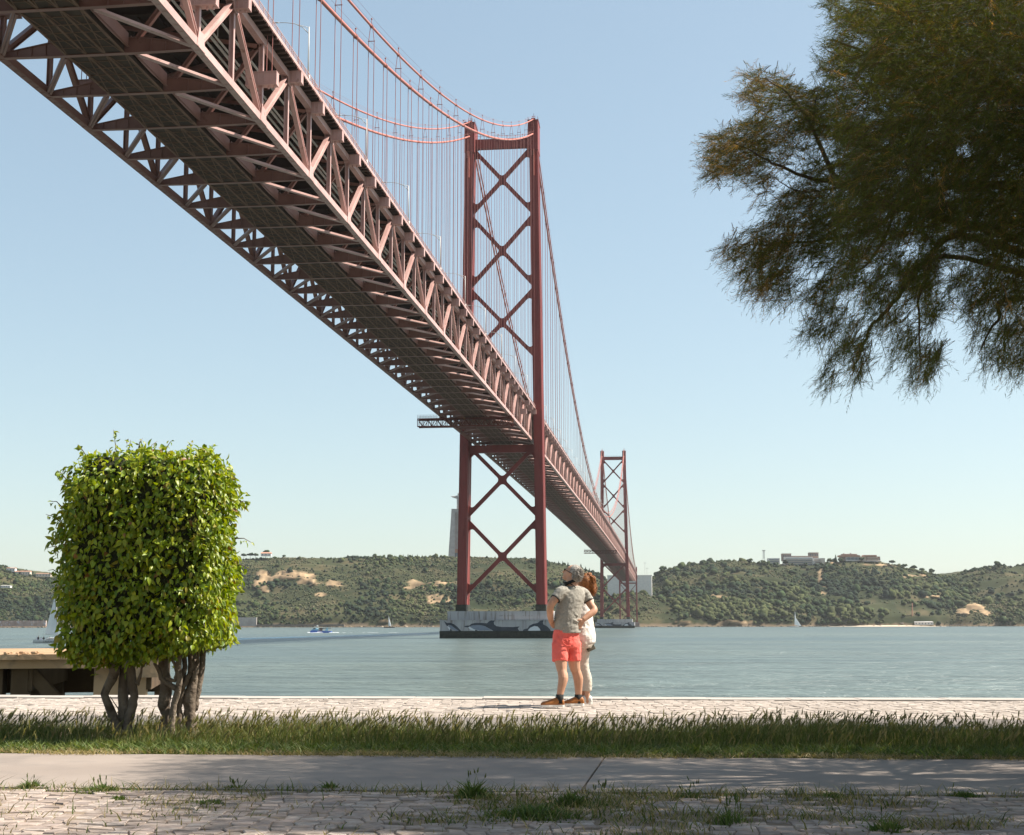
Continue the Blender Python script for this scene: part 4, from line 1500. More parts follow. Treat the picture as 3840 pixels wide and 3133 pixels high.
# ---- scrub and trees covering the slope, past counting
def ico():
    bm = bmesh.new(); bmesh.ops.create_icosphere(bm, subdivisions=2, radius=1)
    V = np.array([v.co[:] for v in bm.verts]); F = np.array([[v.index for v in f.verts] for f in bm.faces]); bm.free()
    return V, F
IV, IF = ico()
def ico1():
    bm = bmesh.new(); bmesh.ops.create_icosphere(bm, subdivisions=1, radius=1)
    V = np.array([v.co[:] for v in bm.verts]); F = np.array([[v.index for v in f.verts] for f in bm.faces]); bm.free()
    return V, F
I1V, I1F = ico1()
protos = []
for k in range(14):
    n = np.array([mnoise.noise(Vector(v * 1.6 + np.array((k * 5.1, 0, 0)))) + .6 * mnoise.noise(Vector(v * 4.0 + np.array((0, k * 3.3, 0)))) for v in IV])
    P = IV * (1 + .42 * n)[:, None]
    P[:, 2] = np.where(P[:, 2] < -.35, -.35, P[:, 2])
    protos.append(P)
protos1 = [I1V * (1 + .28 * np.random.default_rng(k).normal(0, 1, len(I1V)))[:, None] for k in range(10)]
def scatter(n, seed, size, zs, pal, tree, dens):
    r = np.random.default_rng(seed)
    m = n * 6
    y = r.uniform(2002, 2340, m); x = r.uniform(-.43, .46, m) * y
    t = (y - shore_y(x)) / (YR - shore_y(x))
    z = ter(x, y)
    uvp = to_px(np.stack([x, y, z], 1))
    k = bare(uvp[:, 0], uvp[:, 1], x, y, z)
    ok = (t > .006) & (r.random(m) < dens(x, y, t)) & ~((k > .15) & (r.random(m) < .93))
    ok &= ~((y > 2275) & (uvp[:, 0] > 3130) & (uvp[:, 0] < 3330) & (r.random(m) < .7))
    sel = np.where(ok)[0][:n]
    x, y, z, t = x[sel], y[sel], z[sel], t[sel]
    n = len(sel)
    s_ = size(r, n, x, y)
    PR = np.array(protos if tree else protos1); FI = IF if tree else I1F
    P = PR[r.integers(0, len(PR), n)]
    a = r.uniform(0, 6.28, n); ca, sa = np.cos(a)[:, None], np.sin(a)[:, None]
    hs_ = (zs * r.uniform(.75, 1.45, n))[:, None]
    Q = np.stack([P[..., 0] * ca - P[..., 1] * sa, P[..., 0] * sa + P[..., 1] * ca, P[..., 2] * hs_], -1) * s_[:, None, None]
    Q = Q + np.stack([x, y, z + s_ * .3 * zs], 1)[:, None, :]
    n1 = vfbm(x, y, 70, 2, 8)
    ci = np.clip((n1 * .8 + .5 + r.normal(0, .25, n)) * len(pal), 0, len(pal) - 1).astype(int)
    c = np.array(pal)[ci] * r.uniform(.72, 1.3, (n, 1))
    CC = (c[:, None, :] * r.uniform(.68, 1.35, (n, len(FI), 1))).reshape(-1, 3)
    FF = (FI[None] + (np.arange(n) * P.shape[1])[:, None, None]).reshape(-1, 3)
    return Q.reshape(-1, 3), FF, CC
M_scrub = attr_mat('hillside foliage', .9, .15, .0)
PAL_T = [(.011, .021, .011), (.016, .029, .012), (.023, .038, .013), (.034, .048, .016), (.050, .058, .020)]
PAL_S = [(.026, .038, .017), (.040, .052, .023), (.070, .076, .037), (.092, .090, .046), (.056, .063, .029), (.110, .098, .054)]
def dens_t(x, y, t):
    k = .36 + 1.7 * vfbm(x, y, 95, 3, 25) + np.where(x > 120, .42, .06)
    band = .35 * np.sin(2 * np.pi * (t * 9 + .9 * vfbm(x, y, 260, 2, 8)))
    return np.clip((k + band) * np.where(t < .55, 1.2, .7), .03, 1)
def dens_s(x, y, t):
    return np.clip(.45 + 1.3 * vfbm(x, y, 60, 2, 65), .06, 1)
def sz_t(r, n, x, y): return r.uniform(.9, 2.9, n) * np.where(r.random(n) < .10, 1.7, 1) * np.where(x > 130, 1.3, 1) * (1 + .35 * vfbm(x, y, 150, 2, 77))
def sz_s(r, n, x, y): return r.uniform(.6, 1.7, n)
a = scatter(13000, 21, sz_t, .95, PAL_T, True, dens_t)
bS = scatter(30000, 22, sz_s, .8, PAL_S, False, dens_s)
o = link('hillside_scrub', np_mesh('hillside_scrub', np.concatenate([a[0], bS[0]]), np.concatenate([a[1], bS[1] + len(a[0])]), M_scrub, np.concatenate([a[2], bS[2]]), False))
tag(o, 'green scrub and woodland covering the far hillside', kind='stuff')

# ---- rocks along the far waterline
r = np.random.default_rng(5)
VV, FF, CC = [], [], []; off = 0
for k in range(1500):
    x = r.uniform(-850, 950)
    y = shore_y(x) + r.uniform(-3, 5)
    s = r.uniform(.5, 1.6)
    P = protos1[r.integers(10)] * np.array((1.3, 1, .7)) * s + np.array((x, float(y), WATER_Z + r.uniform(0, .9)))
    VV.append(P); FF.append(I1F + off); off += len(P)
    c = np.array([(.16, .12, .09), (.24, .18, .13), (.10, .08, .065), (.33, .26, .19)][r.integers(4)])
    CC.append(np.repeat(c[None], len(I1F), 0))
o = link('shore_rocks', np_mesh('shore_rocks', np.concatenate(VV), np.concatenate(FF), M_scrub, np.concatenate(CC)))
tag(o, 'brown rocks strewn along the far waterline', kind='stuff')

# ---- single trees that stand out on the ridges
M_trunk = pmat('brown tree trunk', (.09, .065, .045), (.14, .10, .07), 1, .9)
def tuft_mesh(r, blobs, pal, n=None):
    VV, FF, CC = [], [], []; off = 0
    for c, s3 in blobs:
        P = protos[r.integers(14)] * np.array(s3) + np.array(c)
        P = P + r.normal(0, .07, P.shape) * np.array(s3)
        VV.append(P); FF.append(IF + off); off += len(P)
        CC.append(np.array(pal[r.integers(len(pal))])[None] * r.uniform(.7, 1.3, (len(IF), 1)))
    return np.concatenate(VV), np.concatenate(FF), np.concatenate(CC)
def far_tree(name, u, D, h, kind, label, group, seed, v=None):
    r = np.random.default_rng(seed)
    p = at(u, 2100, D)
    z = float(ter(p.x, p.y)) - .4
    if v is not None: z = at(u, v, D).z
    root = empty(name, (p.x, p.y, z))
    tag(root, label, 'tree', group)
    B = []
    if kind == 'conifer':
        for k in range(6):
            t = k / 5
            B.append(((0 + r.normal(0, .1), r.normal(0, .1), h * (.2 + .72 * t)), (h * (.20 * (1 - t) + .045),) * 2 + (h * .11,)))
    elif kind == 'umbrella':
        for k in range(7):
            a = k * 2.4; q = h * .26 * math.sqrt(k / 6)
            B.append(((math.cos(a) * q, math.sin(a) * q, h * (.66 + r.uniform(-.05, .08))), (h * .26, h * .26, h * .20)))
    else:
        for k in range(8):
            a = k * 2.4; q = h * .27 * math.sqrt(k / 7)
            B.append(((math.cos(a) * q, math.sin(a) * q, h * (.48 + .34 * r.random())), (h * .24, h * .24, h * .22)))
    V_, F_, C_ = tuft_mesh(r, B, PAL_T[:4])
    V_ = V_ + np.array((p.x, p.y, z))
    link('crown', np_mesh('crown', V_, F_, M_scrub, C_), root)
    m = MB()
    m.tube([(p.x, p.y, z - 1), (p.x + .1, p.y, z + h * .45), (p.x, p.y, z + h * .75)], [h * .03, h * .022, h * .012], 6)
    m.build('trunk', M_trunk, root, True)
k = 0
for u, h in ((1405, 8.5), (1479, 5.5), (1497, 6), (1512, 7), (1530, 7.5), (1547, 6.5), (1565, 7), (1583, 6), (1597, 5.5)):
    k += 1
    if k == 1: far_tree('broadleaf_tree', u, 2296, 8.5, 'round', 'round dark tree at the left end of the conifer row on the ridge', None, k)
    else: far_tree('conifer_tree', u, 2296, h, 'conifer', 'small pointed conifer in the row along the flat ridge left of the near tower', 'conifers in a row on the ridge', k)
for u, h, lab in ((914, 11, 'umbrella pine on the left ridge, partly behind the clipped tree'), (938, 12, 'umbrella pine on the left ridge, second from the clipped tree'), (958, 11, 'umbrella pine on the left ridge, beside the small red-roofed house')):
    k += 1; far_tree('umbrella_pine', u, 2296, h, 'umbrella', lab, 'umbrella pines on the left ridge', k)
k += 1; far_tree('broadleaf_tree', 996, 2310, 15, 'round', 'broad dark tree behind the small red-roofed house on the left ridge', None, k)
k += 1; far_tree('broadleaf_tree', 1065, 2296, 7, 'round', 'low lone tree on the ridge right of the red-roofed house', None, k)
for u, h in ((2095, 7), (2110, 8), (2130, 9), (2178, 11), (2196, 9), (2210, 9), (2226, 8), (2240, 8)):
    k += 1; far_tree('conifer_tree', u, 2290, h, 'conifer', 'dark conifer on the slope falling to the right behind the couple', 'conifers on the falling ridge behind the couple', k)
for u, h, kind, lab in ((2462, 13, 'round', 'round tree beside the white anchorage block'), (2486, 15, 'round', 'tallest tree just right of the white anchorage block'), (2566, 9, 'conifer', 'thin dark cypress on the right-hand ridge'),
                        (2640, 9, 'round', 'dark tree on the crest left of the mast'), (2860, 9, 'round', 'dark tree below the lattice mast'), (2946, 10, 'round', 'dark tree in front of the terraced building, left'),
                        (3112, 12, 'round', 'dark tree filling the gap between the two hilltop buildings, left'), (3134, 15, 'conifer', 'tall pointed tree between the two hilltop buildings'), (3152, 10, 'round', 'low tree at the left end of the red-roofed building'),
                        (3232, 9, 'round', 'round tree in front of the red-roofed building'), (3345, 12, 'umbrella', 'wide umbrella pine at the right end of the hilltop'), (3390, 11, 'umbrella', 'umbrella pine stepping down right of the hilltop'),
                        (3425, 12, 'umbrella', 'flat-topped umbrella pine over the ochre scar'), (3455, 10, 'umbrella', 'rightmost flat-topped pine over the ochre scar'), (3492, 11, 'round', 'round tree in the dip of the right-hand ridge'),
                        (3740, 13, 'round', 'broad dark tree on the far right crest'), (3020, 7, 'round', 'small tree in front of the terraced building, right'), (2812, 11, 'round', 'pale round tree left of the mast')):
    k += 1; far_tree('pine_tree' if kind == 'umbrella' else ('conifer_tree' if kind == 'conifer' else 'broadleaf_tree'), u, 2285, h, kind, lab, None, k)

# ================================================================== far buildings
M_white = pmat('white painted wall', (.60, .56, .52), (.68, .64, .59), .4, .8)
M_grey = pmat('pale concrete wall', (.34, .32, .31), (.41, .39, .37), .25, .85, c3=(.36, .33, .31), s3=.3)
M_glass = pmat('dark blue window glass', (.07, .085, .11), (.13, .15, .18), .5, .25, spec=.6)
M_brown = pmat('brown weathered wall', (.22, .16, .13), (.30, .22, .18), .5, .85)
M_roof = pmat('faded red roof tiles', (.38, .19, .13), (.46, .25, .17), .5, .85)
M_sandw = pmat('cream wall', (.56, .46, .37), (.62, .52, .43), .4, .85)
def fbox(m, u0, u1, v0, v1, D, dep, ox=0, oy=0, sc=1.0):
    """box whose front face spans the pixel rectangle at distance D"""
    a, bq = at(ox + u0 / sc, oy + v1 / sc, D), at(ox + u1 / sc, oy + v0 / sc, D)
    m.box((a.x, D, a.z), (bq.x, D + dep, bq.z))
c4 = dict(ox=2800, oy=2020, sc=3.547)
def building(name, label, blocks, D, cat='building'):
    u0, v0 = blocks[0][1], blocks[0][4]
    p = at(c4['ox'] + u0 / 3.547, c4['oy'] + v0 / 3.547, D)
    root = empty(name, p)
    tag(root, label, cat)
    for nm, a, bq, c, d, dd, dep, mt in blocks:
        m = MB(); fbox(m, a, bq, c, d, D + dd, dep, **c4); m.build(nm, mt, root)
    return root
bl = [('wall', 290, 440, 262, 372, 0, 12, M_white), ('wall', 500, 880, 246, 385, 2, 14, M_white), ('wall', 880, 1035, 262, 380, -1, 12, M_white), ('wall', 475, 592, 204, 300, 6, 10, M_brown), ('wall', 834, 955, 190, 275, 6, 10, M_brown), ('roof', 600, 840, 232, 247, 4, 10, M_brown)]
for i, y in enumerate((268, 292, 318, 342, 362)):
    bl.append(('window_band', 520, 868, y, y + 11, 1.6, 1, M_glass))
    bl.append(('balcony', 515, 872, y + 12, y + 16, .2, 2.2, M_sandw))
for i, y in enumerate((272, 298, 324, 348)):
    bl.append(('window_band', 298, 432, y, y + 11, -.4, 1, M_glass))
    bl.append(('balcony', 294, 436, y + 12, y + 16, -1.8, 2.0, M_white))
for i, y in enumerate((280, 310, 340)):
    bl.append(('window_band', 900 + i * 14, 1025 - i * 8, y, y + 14, -1.4, 1, M_brown))
    bl.append(('terrace', 885 + i * 12, 1037 - i * 14, y + 16, y + 21, -3.5, 3, M_white))
for x in (487, 515, 545, 572): bl.append(('window', x, x + 12, 222, 250, 5.7, 1, M_glass))
for x in (846, 875, 905, 932): bl.append(('window', x, x + 12, 205, 235, 5.7, 1, M_glass))
bl += [('parapet', 472, 596, 199, 205, 5.5, 11, M_sandw), ('parapet', 831, 958, 185, 191, 5.5, 11, M_sandw), ('stair_wall', 985, 1040, 262, 375, -4, 3, M_sandw)]
building('terraced_building', 'long white terraced building with two brown roof blocks on the right hilltop', bl, 2292)
bl = [('wall', 1320, 1500, 243, 300, 0, 14, M_white), ('roof', 1238, 1510, 222, 245, -1.5, 17, M_roof), ('roof', 1270, 1470, 206, 222, 3, 10, M_brown), ('wall', 1250, 1322, 245, 300, 1, 10, M_brown), ('wall', 1600, 1775, 240, 302, 0, 14, M_brown), ('roof', 1560, 1730, 220, 240, -1.5, 16, M_roof), ('wall', 1500, 1602, 240, 300, 3, 10, M_sandw)]
for x in range(1330, 1495, 18): bl.append(('window', x, x + 11, 252, 285, -.5, 1, M_glass))
for i, y in enumerate((246, 266, 286)): bl.append(('balcony', 1605, 1745 + i * 18, y + 6, y + 12, -2, 2.2, M_sandw))
for x in range(1612, 1770, 22): bl.append(('window', x, x + 12, 270, 284, -.5, 1, M_glass))
bl += [('chimney', 1285, 1300, 198, 210, 4, 2, M_brown), ('chimney', 1375, 1392, 194, 208, 4, 2, M_brown), ('retaining_wall', 1545, 1785, 296, 304, -4, 2, M_white)]
building('hilltop_building', 'low brown building with faded red roofs on the right hilltop', bl, 2290)
# lattice mast
root = empty('lattice_mast', at(2864, 2095, 2290)); tag(root, 'white lattice mast with a platform left of the terraced hilltop building', 'mast')
b0, t0 = at(2864, 2096, 2290), at(2864, 2066, 2290)
m = MB()
for sx in (-1, 1):
    for sy in (-1, 1):
        m.bar(b0 + Vector((sx * 1.4, sy * 1.4, -3)), t0 + Vector((sx * 1.1, sy * 1.1, 0)), .3, .3, (0, 1, 0))
hh = (t0.z - b0.z)
for q in range(5):
    z0, z1 = b0.z + hh * q / 5, b0.z + hh * (q + 1) / 5
    for sy in (-1, 1):
        m.bar((b0.x - 1.3, b0.y + sy * 1.3, z0), (b0.x + 1.3, b0.y + sy * 1.3, z1), .22, .22, (0, 1, 0))
        m.bar((b0.x + 1.3, b0.y + sy * 1.31, z0), (b0.x - 1.3, b0.y + sy * 1.31, z1), .22, .22, (0, 1, 0))
m.build('lattice', M_white, root)
m = MB(); m.box((t0.x - 2.4, t0.y - 2.4, t0.z), (t0.x + 2.4, t0.y + 2.4, t0.z + .8)); m.build('platform', M_grey, root)
# white anchorage block and its lamp masts
O = br(SPAN + SIDE + 88, 0, 0)
ar = empty('anchorage_block', O); tag(ar, 'large plain white concrete anchorage block at the far end of the bridge', 'concrete block')
m = MB()
vs = [O + BC3 * a + BD3 * y + UP3 * z for z in (18, 73.9) for a, y in ((-33, 0), (32, 0), (32, 34), (-33, 34))]
m.add(vs, [(3, 2, 1, 0), (4, 5, 6, 7), (0, 1, 5, 4), (1, 2, 6, 5), (2, 3, 7, 6), (3, 0, 4, 7)])
m.build('block', M_white, ar)
m = MB()
vs = [O + BC3 * a + BD3 * y + UP3 * z for z in (73.9, 75.2) for a, y in ((-33.5, -.5), (32.5, -.5), (32.5, .6), (-33.5, .6))]
m.add(vs, [(3, 2, 1, 0), (4, 5, 6, 7), (0, 1, 5, 4), (1, 2, 6, 5), (2, 3, 7, 6), (3, 0, 4, 7)])
m.build('parapet', M_white, ar)
for u, v0, v1, lab in ((2418, 2160, 2112, 'tall thin lamp mast standing above the white anchorage block'), (2426, 2160, 2132, 'shorter thin lamp mast above the white anchorage block')):
    root = empty('lamp_mast', at(u, v0, 2090)); tag(root, lab, 'mast')
    m = MB(); m.tube([at(u, v0 + 4, 2090), at(u, v1, 2090)], [.25, .16], 5); m.build('pole', M_grey, root)
    p = at(u, v1, 2090); m = MB(); m.box((p.x - 2.0, p.y - .3, p.z - .2), (p.x + 2.0, p.y + .3, p.z + .25)); m.build('lamp_head', M_grey, root)
# small houses on the left
def house(name, label, u0, u1, v0, v1, D, roofv, wall, roof, nwin):
    root = empty(name, at((u0 + u1) / 2, v1, D)); tag(root, label, 'house')
    m = MB(); fbox(m, u0, u1, v0, v1, D, 9); m.build('wall', wall, root)
    a, bq = at(u0 - 1.5, v0, D), at(u1 + 1.5, v0, D); top = at(u0, roofv, D).z
    m = MB()
    m.add([(a.x, D - .6, a.z), (bq.x, D - .6, a.z), (bq.x, D + 9.6, a.z), (a.x, D + 9.6, a.z), (a.x + 1, D + 4.5, top), (bq.x - 1, D + 4.5, top)], [(3, 2, 1, 0), (0, 1, 5, 4), (2, 3, 4, 5), (1, 2, 5), (3, 0, 4)])
    m.build('roof', roof, root)
    for q in range(nwin):
        uu = u0 + (u1 - u0) * (q + .5) / nwin
        m = MB(); fbox(m, uu - 1.6, uu + 1.6, v0 + (v1 - v0) * .25, v0 + (v1 - v0) * .7, D - .05, .3); m.build('window', M_glass, root)
house('small_house', 'small white house with faded red roof under pines on the left ridge', 978, 1016, 2076, 2086, 2288, 2071, M_white, M_roof, 3)
house('white_house', 'white house at the far left on the skyline', 24, 56, 2131, 2146, 2286, 2129, M_white, M_roof, 3)
house('long_house', 'long pale pink building on the left skyline beside the clipped tree', 56, 112, 2144, 2160, 2286, 2141, M_sandw, M_roof, 6)
house('long_house', 'low cream building on the left skyline nearest the clipped tree', 134, 190, 2152, 2164, 2286, 2150, M_sandw, M_roof, 5)
house('villa', 'low white building half way up the left slope', 2, 38, 2197, 2205, 2150, 2195, M_white, M_grey, 4)
house('wharf_shed', 'grey shed on the far waterline near the right edge', 3345, 3388, 2337, 2345, 2030, 2334, M_grey, M_brown, 3)
house('wharf_shed', 'long low white shed on the far waterline, right of the red chimney', 3430, 3500, 2334, 2344, 2030, 2331, M_white, M_grey, 6)
house('boat_shed', 'small shed with teal roof on the far beach', 3262, 3290, 2326, 2334, 2045, 2323, M_white, pmat('teal roof sheet', (.10, .30, .26), (.14, .36, .31), 1, .6), 2)
house('beach_shed', 'small reddish shed at the left end of the far beach', 3190, 3232, 2329, 2336, 2045, 2325, M_sandw, M_roof, 3)
# brick chimney
root = empty('brick_chimney', at(3421, 2332, 2040)); tag(root, 'slender red brick chimney among trees on the far right shore', 'chimney')
m = MB(); m.tube([at(3421, 2335, 2040), at(3421, 2264, 2040)], [1.2, .8], 8); m.build('shaft', M_roof, root)
m = MB(); p = at(3421, 2264, 2040); m.tube([p, p + UP3 * .8], 1.05, 8); m.build('cap', M_roof, root)
# old walls along the shore
M_ruin = pmat('stained pinkish quay ruin', (.27, .18, .15), (.38, .28, .24), .15, .9, c3=(.46, .42, .44), s3=.25, lo3=.58, hi3=.66)
def shore_wall(u0, u1, v0, v1, D, label, mt=M_ruin):
    m = MB(); fbox(m, u0, u1, v0, v1, D, 4)
    a, bq = at(u0, v1, D), at(u1, v0, D)
    n = max(2, int((bq.x - a.x) / 6))
    for q in range(n):
        x = a.x + (bq.x - a.x) * q / n
        m.box((x, D - .5, a.z), (x + .8, D, bq.z - .2))
    tag(m.build('shore_wall', mt), label, 'wall')
shore_wall(-120, 172, 2328, 2350, 1985, 'low stained pinkish wall along the shore at the far left')
shore_wall(872, 962, 2316, 2350, 1990, 'pale grey retaining wall on the shore right of the clipped tree', pmat('grey retaining wall', (.32, .28, .26), (.40, .36, .33), .15, .9))
shore_wall(962, 1290, 2342, 2351, 1988, 'low dark stone wall along the shore behind the blue boat', pmat('dark shore stones', (.10, .085, .07), (.2, .16, .13), .3, .9))
shore_wall(2370, 2398, 2334, 2352, 1985, 'small pink concrete footing at the base of the far trestle')
# little wooden landing stage
root = empty('landing_stage', at(3588, 2350, 1990)); tag(root, 'small dark landing stage on posts at the far right shore', 'landing stage')
m = MB(); fbox(m, 3566, 3612, 2343, 2346, 1985, 10); m.build('deck', M_brown, root)
for u in (3569, 3580, 3591, 3601, 3610):
    m = MB(); fbox(m, u, u + 1.6, 2346, 2354, 1985, .6); m.build('post', M_brown, root)
# sandy beach
M_beach = pmat('pale beach sand', (.46, .37, .27), (.54, .44, .33), .1, .95)
m = MB()
vs = []
for q in range(41):
    u = 3120 + 460 * q / 40
    p = at(u, 2345, 2000); x = p.x
    ys = float(shore_y(x)) - 9 * math.sin(math.pi * q / 40) - 2
    vs += [(x, ys, WATER_Z + .05), (x, ys + 18, WATER_Z + 2.6)]
m.add(vs, [(2 * q, 2 * q + 2, 2 * q + 3, 2 * q + 1) for q in range(40)])
tag(m.build('beach', M_beach), kind='structure')

# ================================================================== monument on the ridge
M_mon = pmat('weathered grey concrete of the monument', (.33, .30, .29), (.40, .37, .355), .15, .9, c3=(.30, .28, .275), s3=.4)
DM = 2400.0
mc = dict(ox=1600, oy=1800, sc=5.4267)
def mp_(x, y): return at(mc['ox'] + x / mc['sc'], mc['oy'] + y / mc['sc'], DM)
cx = (448 + 668 + 60) / 2 + 6
base_p = mp_(cx + 15, 1560)
root = empty('monument', base_p); tag(root, 'tall grey gateway pedestal topped by a robed statue with outstretched arms', 'monument')
zb, ztp = mp_(cx, 1575).z, mp_(cx, 600).z
X0 = mp_(628, 0).x
half_b, half_t = (mp_(628, 0).x - mp_(450, 0).x), (mp_(628, 0).x - mp_(508, 0).x)
for sx in (-1, 1):
    for sy in (0, 1):
        m = MB()
        y0, y1 = DM + sy * 12, DM + sy * 12 + 5
        inner = half_t * .38
        vs = [(X0 + sx * inner * 1.1, y0, zb), (X0 + sx * half_b, y0 - (1 - sy) * 3, zb), (X0 + sx * half_t, y0, ztp), (X0 + sx * inner, y0, ztp)]
        vs += [(x, y + 5, z) for x, y, z in vs]
        m.add(vs, [(0, 1, 2, 3), (7, 6, 5, 4), (0, 4, 5, 1), (1, 5, 6, 2), (2, 6, 7, 3), (3, 7, 4, 0)])
        link('pillar', fixn(m.mesh('pillar', M_mon)), root)
m = MB(); m.box((X0 - half_t * .6, DM + 13, zb), (X0 + half_t * .6, DM + 15, ztp - 2)); m.build('rear_wall', M_mon, root)
m = MB(); m.box((X0 - half_t, DM - .5, ztp - 5.5), (X0 + half_t, DM + 17.5, ztp)); m.build('lintel', M_mon, root)
m = MB(); m.box((X0 - half_t * 1.04, DM - 1, ztp), (X0 + half_t * 1.04, DM + 18, ztp + .7)); m.build('parapet', M_mon, root)
m = MB()
for k_ in range(8):
    t = k_ / 7
    m.box((X0 - half_t * .38, DM + .2, ztp - 5.5 - 3.2 * (1 - math.sqrt(max(0, 1 - (2 * t - 1) ** 2)))), (X0 - half_t * .38 + half_t * .76 * (k_ + 1) / 8, DM + 1, ztp - 5.4))
link('arch', fixn(m.mesh('arch', M_mon)), root)
m = MB(); m.box((X0 - half_t * .40, DM + 5, zb), (X0 + half_t * .40, DM + 8, zb + 7.5)); m.build('doorway', M_glass, root)
m = MB(); m.box((X0 - half_t * .40, DM + 4.8, zb + 7.5), (X0 + half_t * .40, DM + 8, zb + 14)); m.build('panel', M_roof, root)
# robed figure
st_ = MB()
zs0, zs1 = ztp + .7, mp_(0, 255).z
Hs = zs1 - zs0
cy = DM + 8
X1_ = mp_(645, 0).x
def ring(z, rx, ry): return ((X1_, cy, zs0 + Hs * z), (rx * Hs, 0, 0), (0, ry * Hs, 0))
st_.loft([ring(0, .105, .085), ring(.3, .098, .08), ring(.55, .105, .08), ring(.72, .115, .075), ring(.80, .10, .07), ring(.84, .045, .045), ring(.88, .05, .055), ring(.94, .052, .06), ring(.985, .035, .04), ring(1.0, .01, .01)], 12)
link('robed_figure', fixn(st_.mesh('robed_figure', M_mon, True)), root)
for sx in (-1, 1):
    m = MB()
    pts = [(X1_ + sx * .06 * Hs, cy - .2, zs0 + Hs * .775), (X1_ + sx * .22 * Hs, cy - .6, zs0 + Hs * .76), (X1_ + sx * .36 * Hs, cy - 1.0, zs0 + Hs * .765), (X1_ + sx * .46 * Hs, cy - 1.2, zs0 + Hs * .77)]
    m.tube(pts, [.06 * Hs, .045 * Hs, .03 * Hs, .016 * Hs], 8)
    for i_, (x_, w_) in enumerate(((.12, .13), (.22, .10), (.31, .07))):
        m.box((X1_ + sx * x_ * Hs - .06 * Hs, cy - 1.2, zs0 + Hs * (.77 - w_)), (X1_ + sx * x_ * Hs + .06 * Hs, cy + .4, zs0 + Hs * .77))
    link('arm', fixn(m.mesh('arm', M_mon)), root)

# ================================================================== boats
M_hull = pmat('white boat hull', (.52, .52, .51), (.58, .58, .57), 1, .4)
M_sail = pmat('pale sail cloth', (.66, .66, .66), (.74, .74, .73), .4, .9)
M_sailw = pmat('white sail cloth', (.80, .79, .77), (.85, .84, .82), .4, .9)
M_dark = pmat('dark clothing', (.03, .03, .04), (.06, .055, .06), 3, .9)
M_skinf = pmat('far skin', (.40, .24, .17), (.45, .28, .20), 3, .7)
M_blue = pmat('bright blue hull paint', (.055, .11, .42), (.085, .16, .50), .8, .35)
M_cyan = pmat('light blue cabin paint', (.28, .52, .66), (.36, .60, .72), .8, .4)
M_pink = pmat('pale lilac panel', (.60, .52, .66), (.68, .60, .72), 1, .5)
M_foam = pmat('white wake foam', (.80, .82, .82), (.9, .9, .9), 2, .9)
M_letter = pmat('black hull lettering', (.03, .03, .035), (.05, .05, .05), 3, .6)
def hull_mesh(Lh, beam, free, mat, name, parent, o):
    """pointed hull along +x (bow), o = waterline centre"""
    m = MB()
    rings = []
    for t in np.linspace(0, 1, 9):
        x = -Lh / 2 + Lh * t
        w_ = beam / 2 * (.72 + .28 * min(1, t / .3)) * (1 - max(0, (t - .45) / .55) ** 2.2)
        w_ = max(w_, .03)
        z = free * (1 + .18 * max(0, t - .5) * 2)
        rings.append([(x - .25 * (t == 0), -w_ * .75, -.35), (x, -w_, z * .5), (x, -w_, z), (x, w_, z), (x, w_, z * .5), (x - .25 * (t == 0), w_ * .75, -.35)])
    vs = [Vector(p) + o for r_ in rings for p in r_]
    fs = []
    for i in range(8):
        for k in range(6):
            fs.append((i * 6 + k, i * 6 + (k + 1) % 6, (i + 1) * 6 + (k + 1) % 6, (i + 1) * 6 + k))
    fs.append(tuple(range(6))); fs.append(tuple(range(48, 54)))
    m.add(vs, fs)
    return link(name, fixn(m.mesh(name, mat)), parent)
def sail_mesh(pts, name, mat, parent, belly=.5):
    """triangular sail tack, clew, head as a curved sheet with thickness"""
    tk, cl, hd = [Vector(p) for p in pts]
    m = MB(); n = 8
    V, F = [], []
    nrm = (cl - tk).cross(hd - tk).normalized()
    for i in range(n + 1):
        t = i / n
        a, bq = tk.lerp(hd, t), cl.lerp(hd, t)
        for k in range(5):
            s_ = k / 4
            V.append(a.lerp(bq, s_) + nrm * belly * math.sin(math.pi * s_) * (1 - t) * 1.0)
    W_ = [v + nrm * .04 for v in V]
    for i in range(n):
        for k in range(4):
            q = (i * 5 + k, i * 5 + k + 1, (i + 1) * 5 + k + 1, (i + 1) * 5 + k)
            F.append(q); F.append(tuple(45 + z for z in reversed(q)))
    m.add(V + W_, F)
    return m.build(name, mat, parent, True)
# near-left yacht with a crew
o = Vector((*on_water(236, 2412), WATER_Z))
px_m = o.y / F_PX
def sx_(u): return (u - 100 - 0) / 1.0
def yp(cx_, cy_, dy=0):   # crop pixel of the yacht view -> point
    return at(100 + cx_ / 7.235, 2200 + cy_ / 7.235, o.y + dy)
yr = empty('sailing_yacht', o); tag(yr, 'white sailing yacht with grey-white mainsail and crew, left edge behind the clipped tree', 'sailboat')
stern, bow = yp(205, 1530), yp(1190, 1530)
hl = bow.x - stern.x
ho = Vector(((stern.x + bow.x) / 2, o.y, WATER_Z))
hull_mesh(hl, 2.9, .92, M_hull, 'hull', yr, ho)
m = MB(); m.loft([((yp(600, 0).x, o.y, WATER_Z + 1.05), (0, .9, 0), (0, 0, .25)), ((yp(720, 0).x, o.y, WATER_Z + 1.25), (0, .95, 0), (0, 0, .28)), ((yp(900, 0).x, o.y, WATER_Z + 1.15), (0, .7, 0), (0, 0, .22)), ((yp(1010, 0).x, o.y, WATER_Z + 1.0), (0, .3, 0), (0, 0, .1))], 10); m.build('cabin', M_hull, yr, True)
m = MB(); m.box((yp(690, 0).x, o.y - .99, WATER_Z + 1.22), (yp(840, 0).x, o.y - .9, WATER_Z + 1.32)); m.build('cabin_window', M_letter, yr)
mb_, mt_ = yp(850, 1400), yp(795, 180)
m = MB(); m.tube([mb_, mt_], [.09, .06], 6); m.build('mast', M_lamp, yr, True)
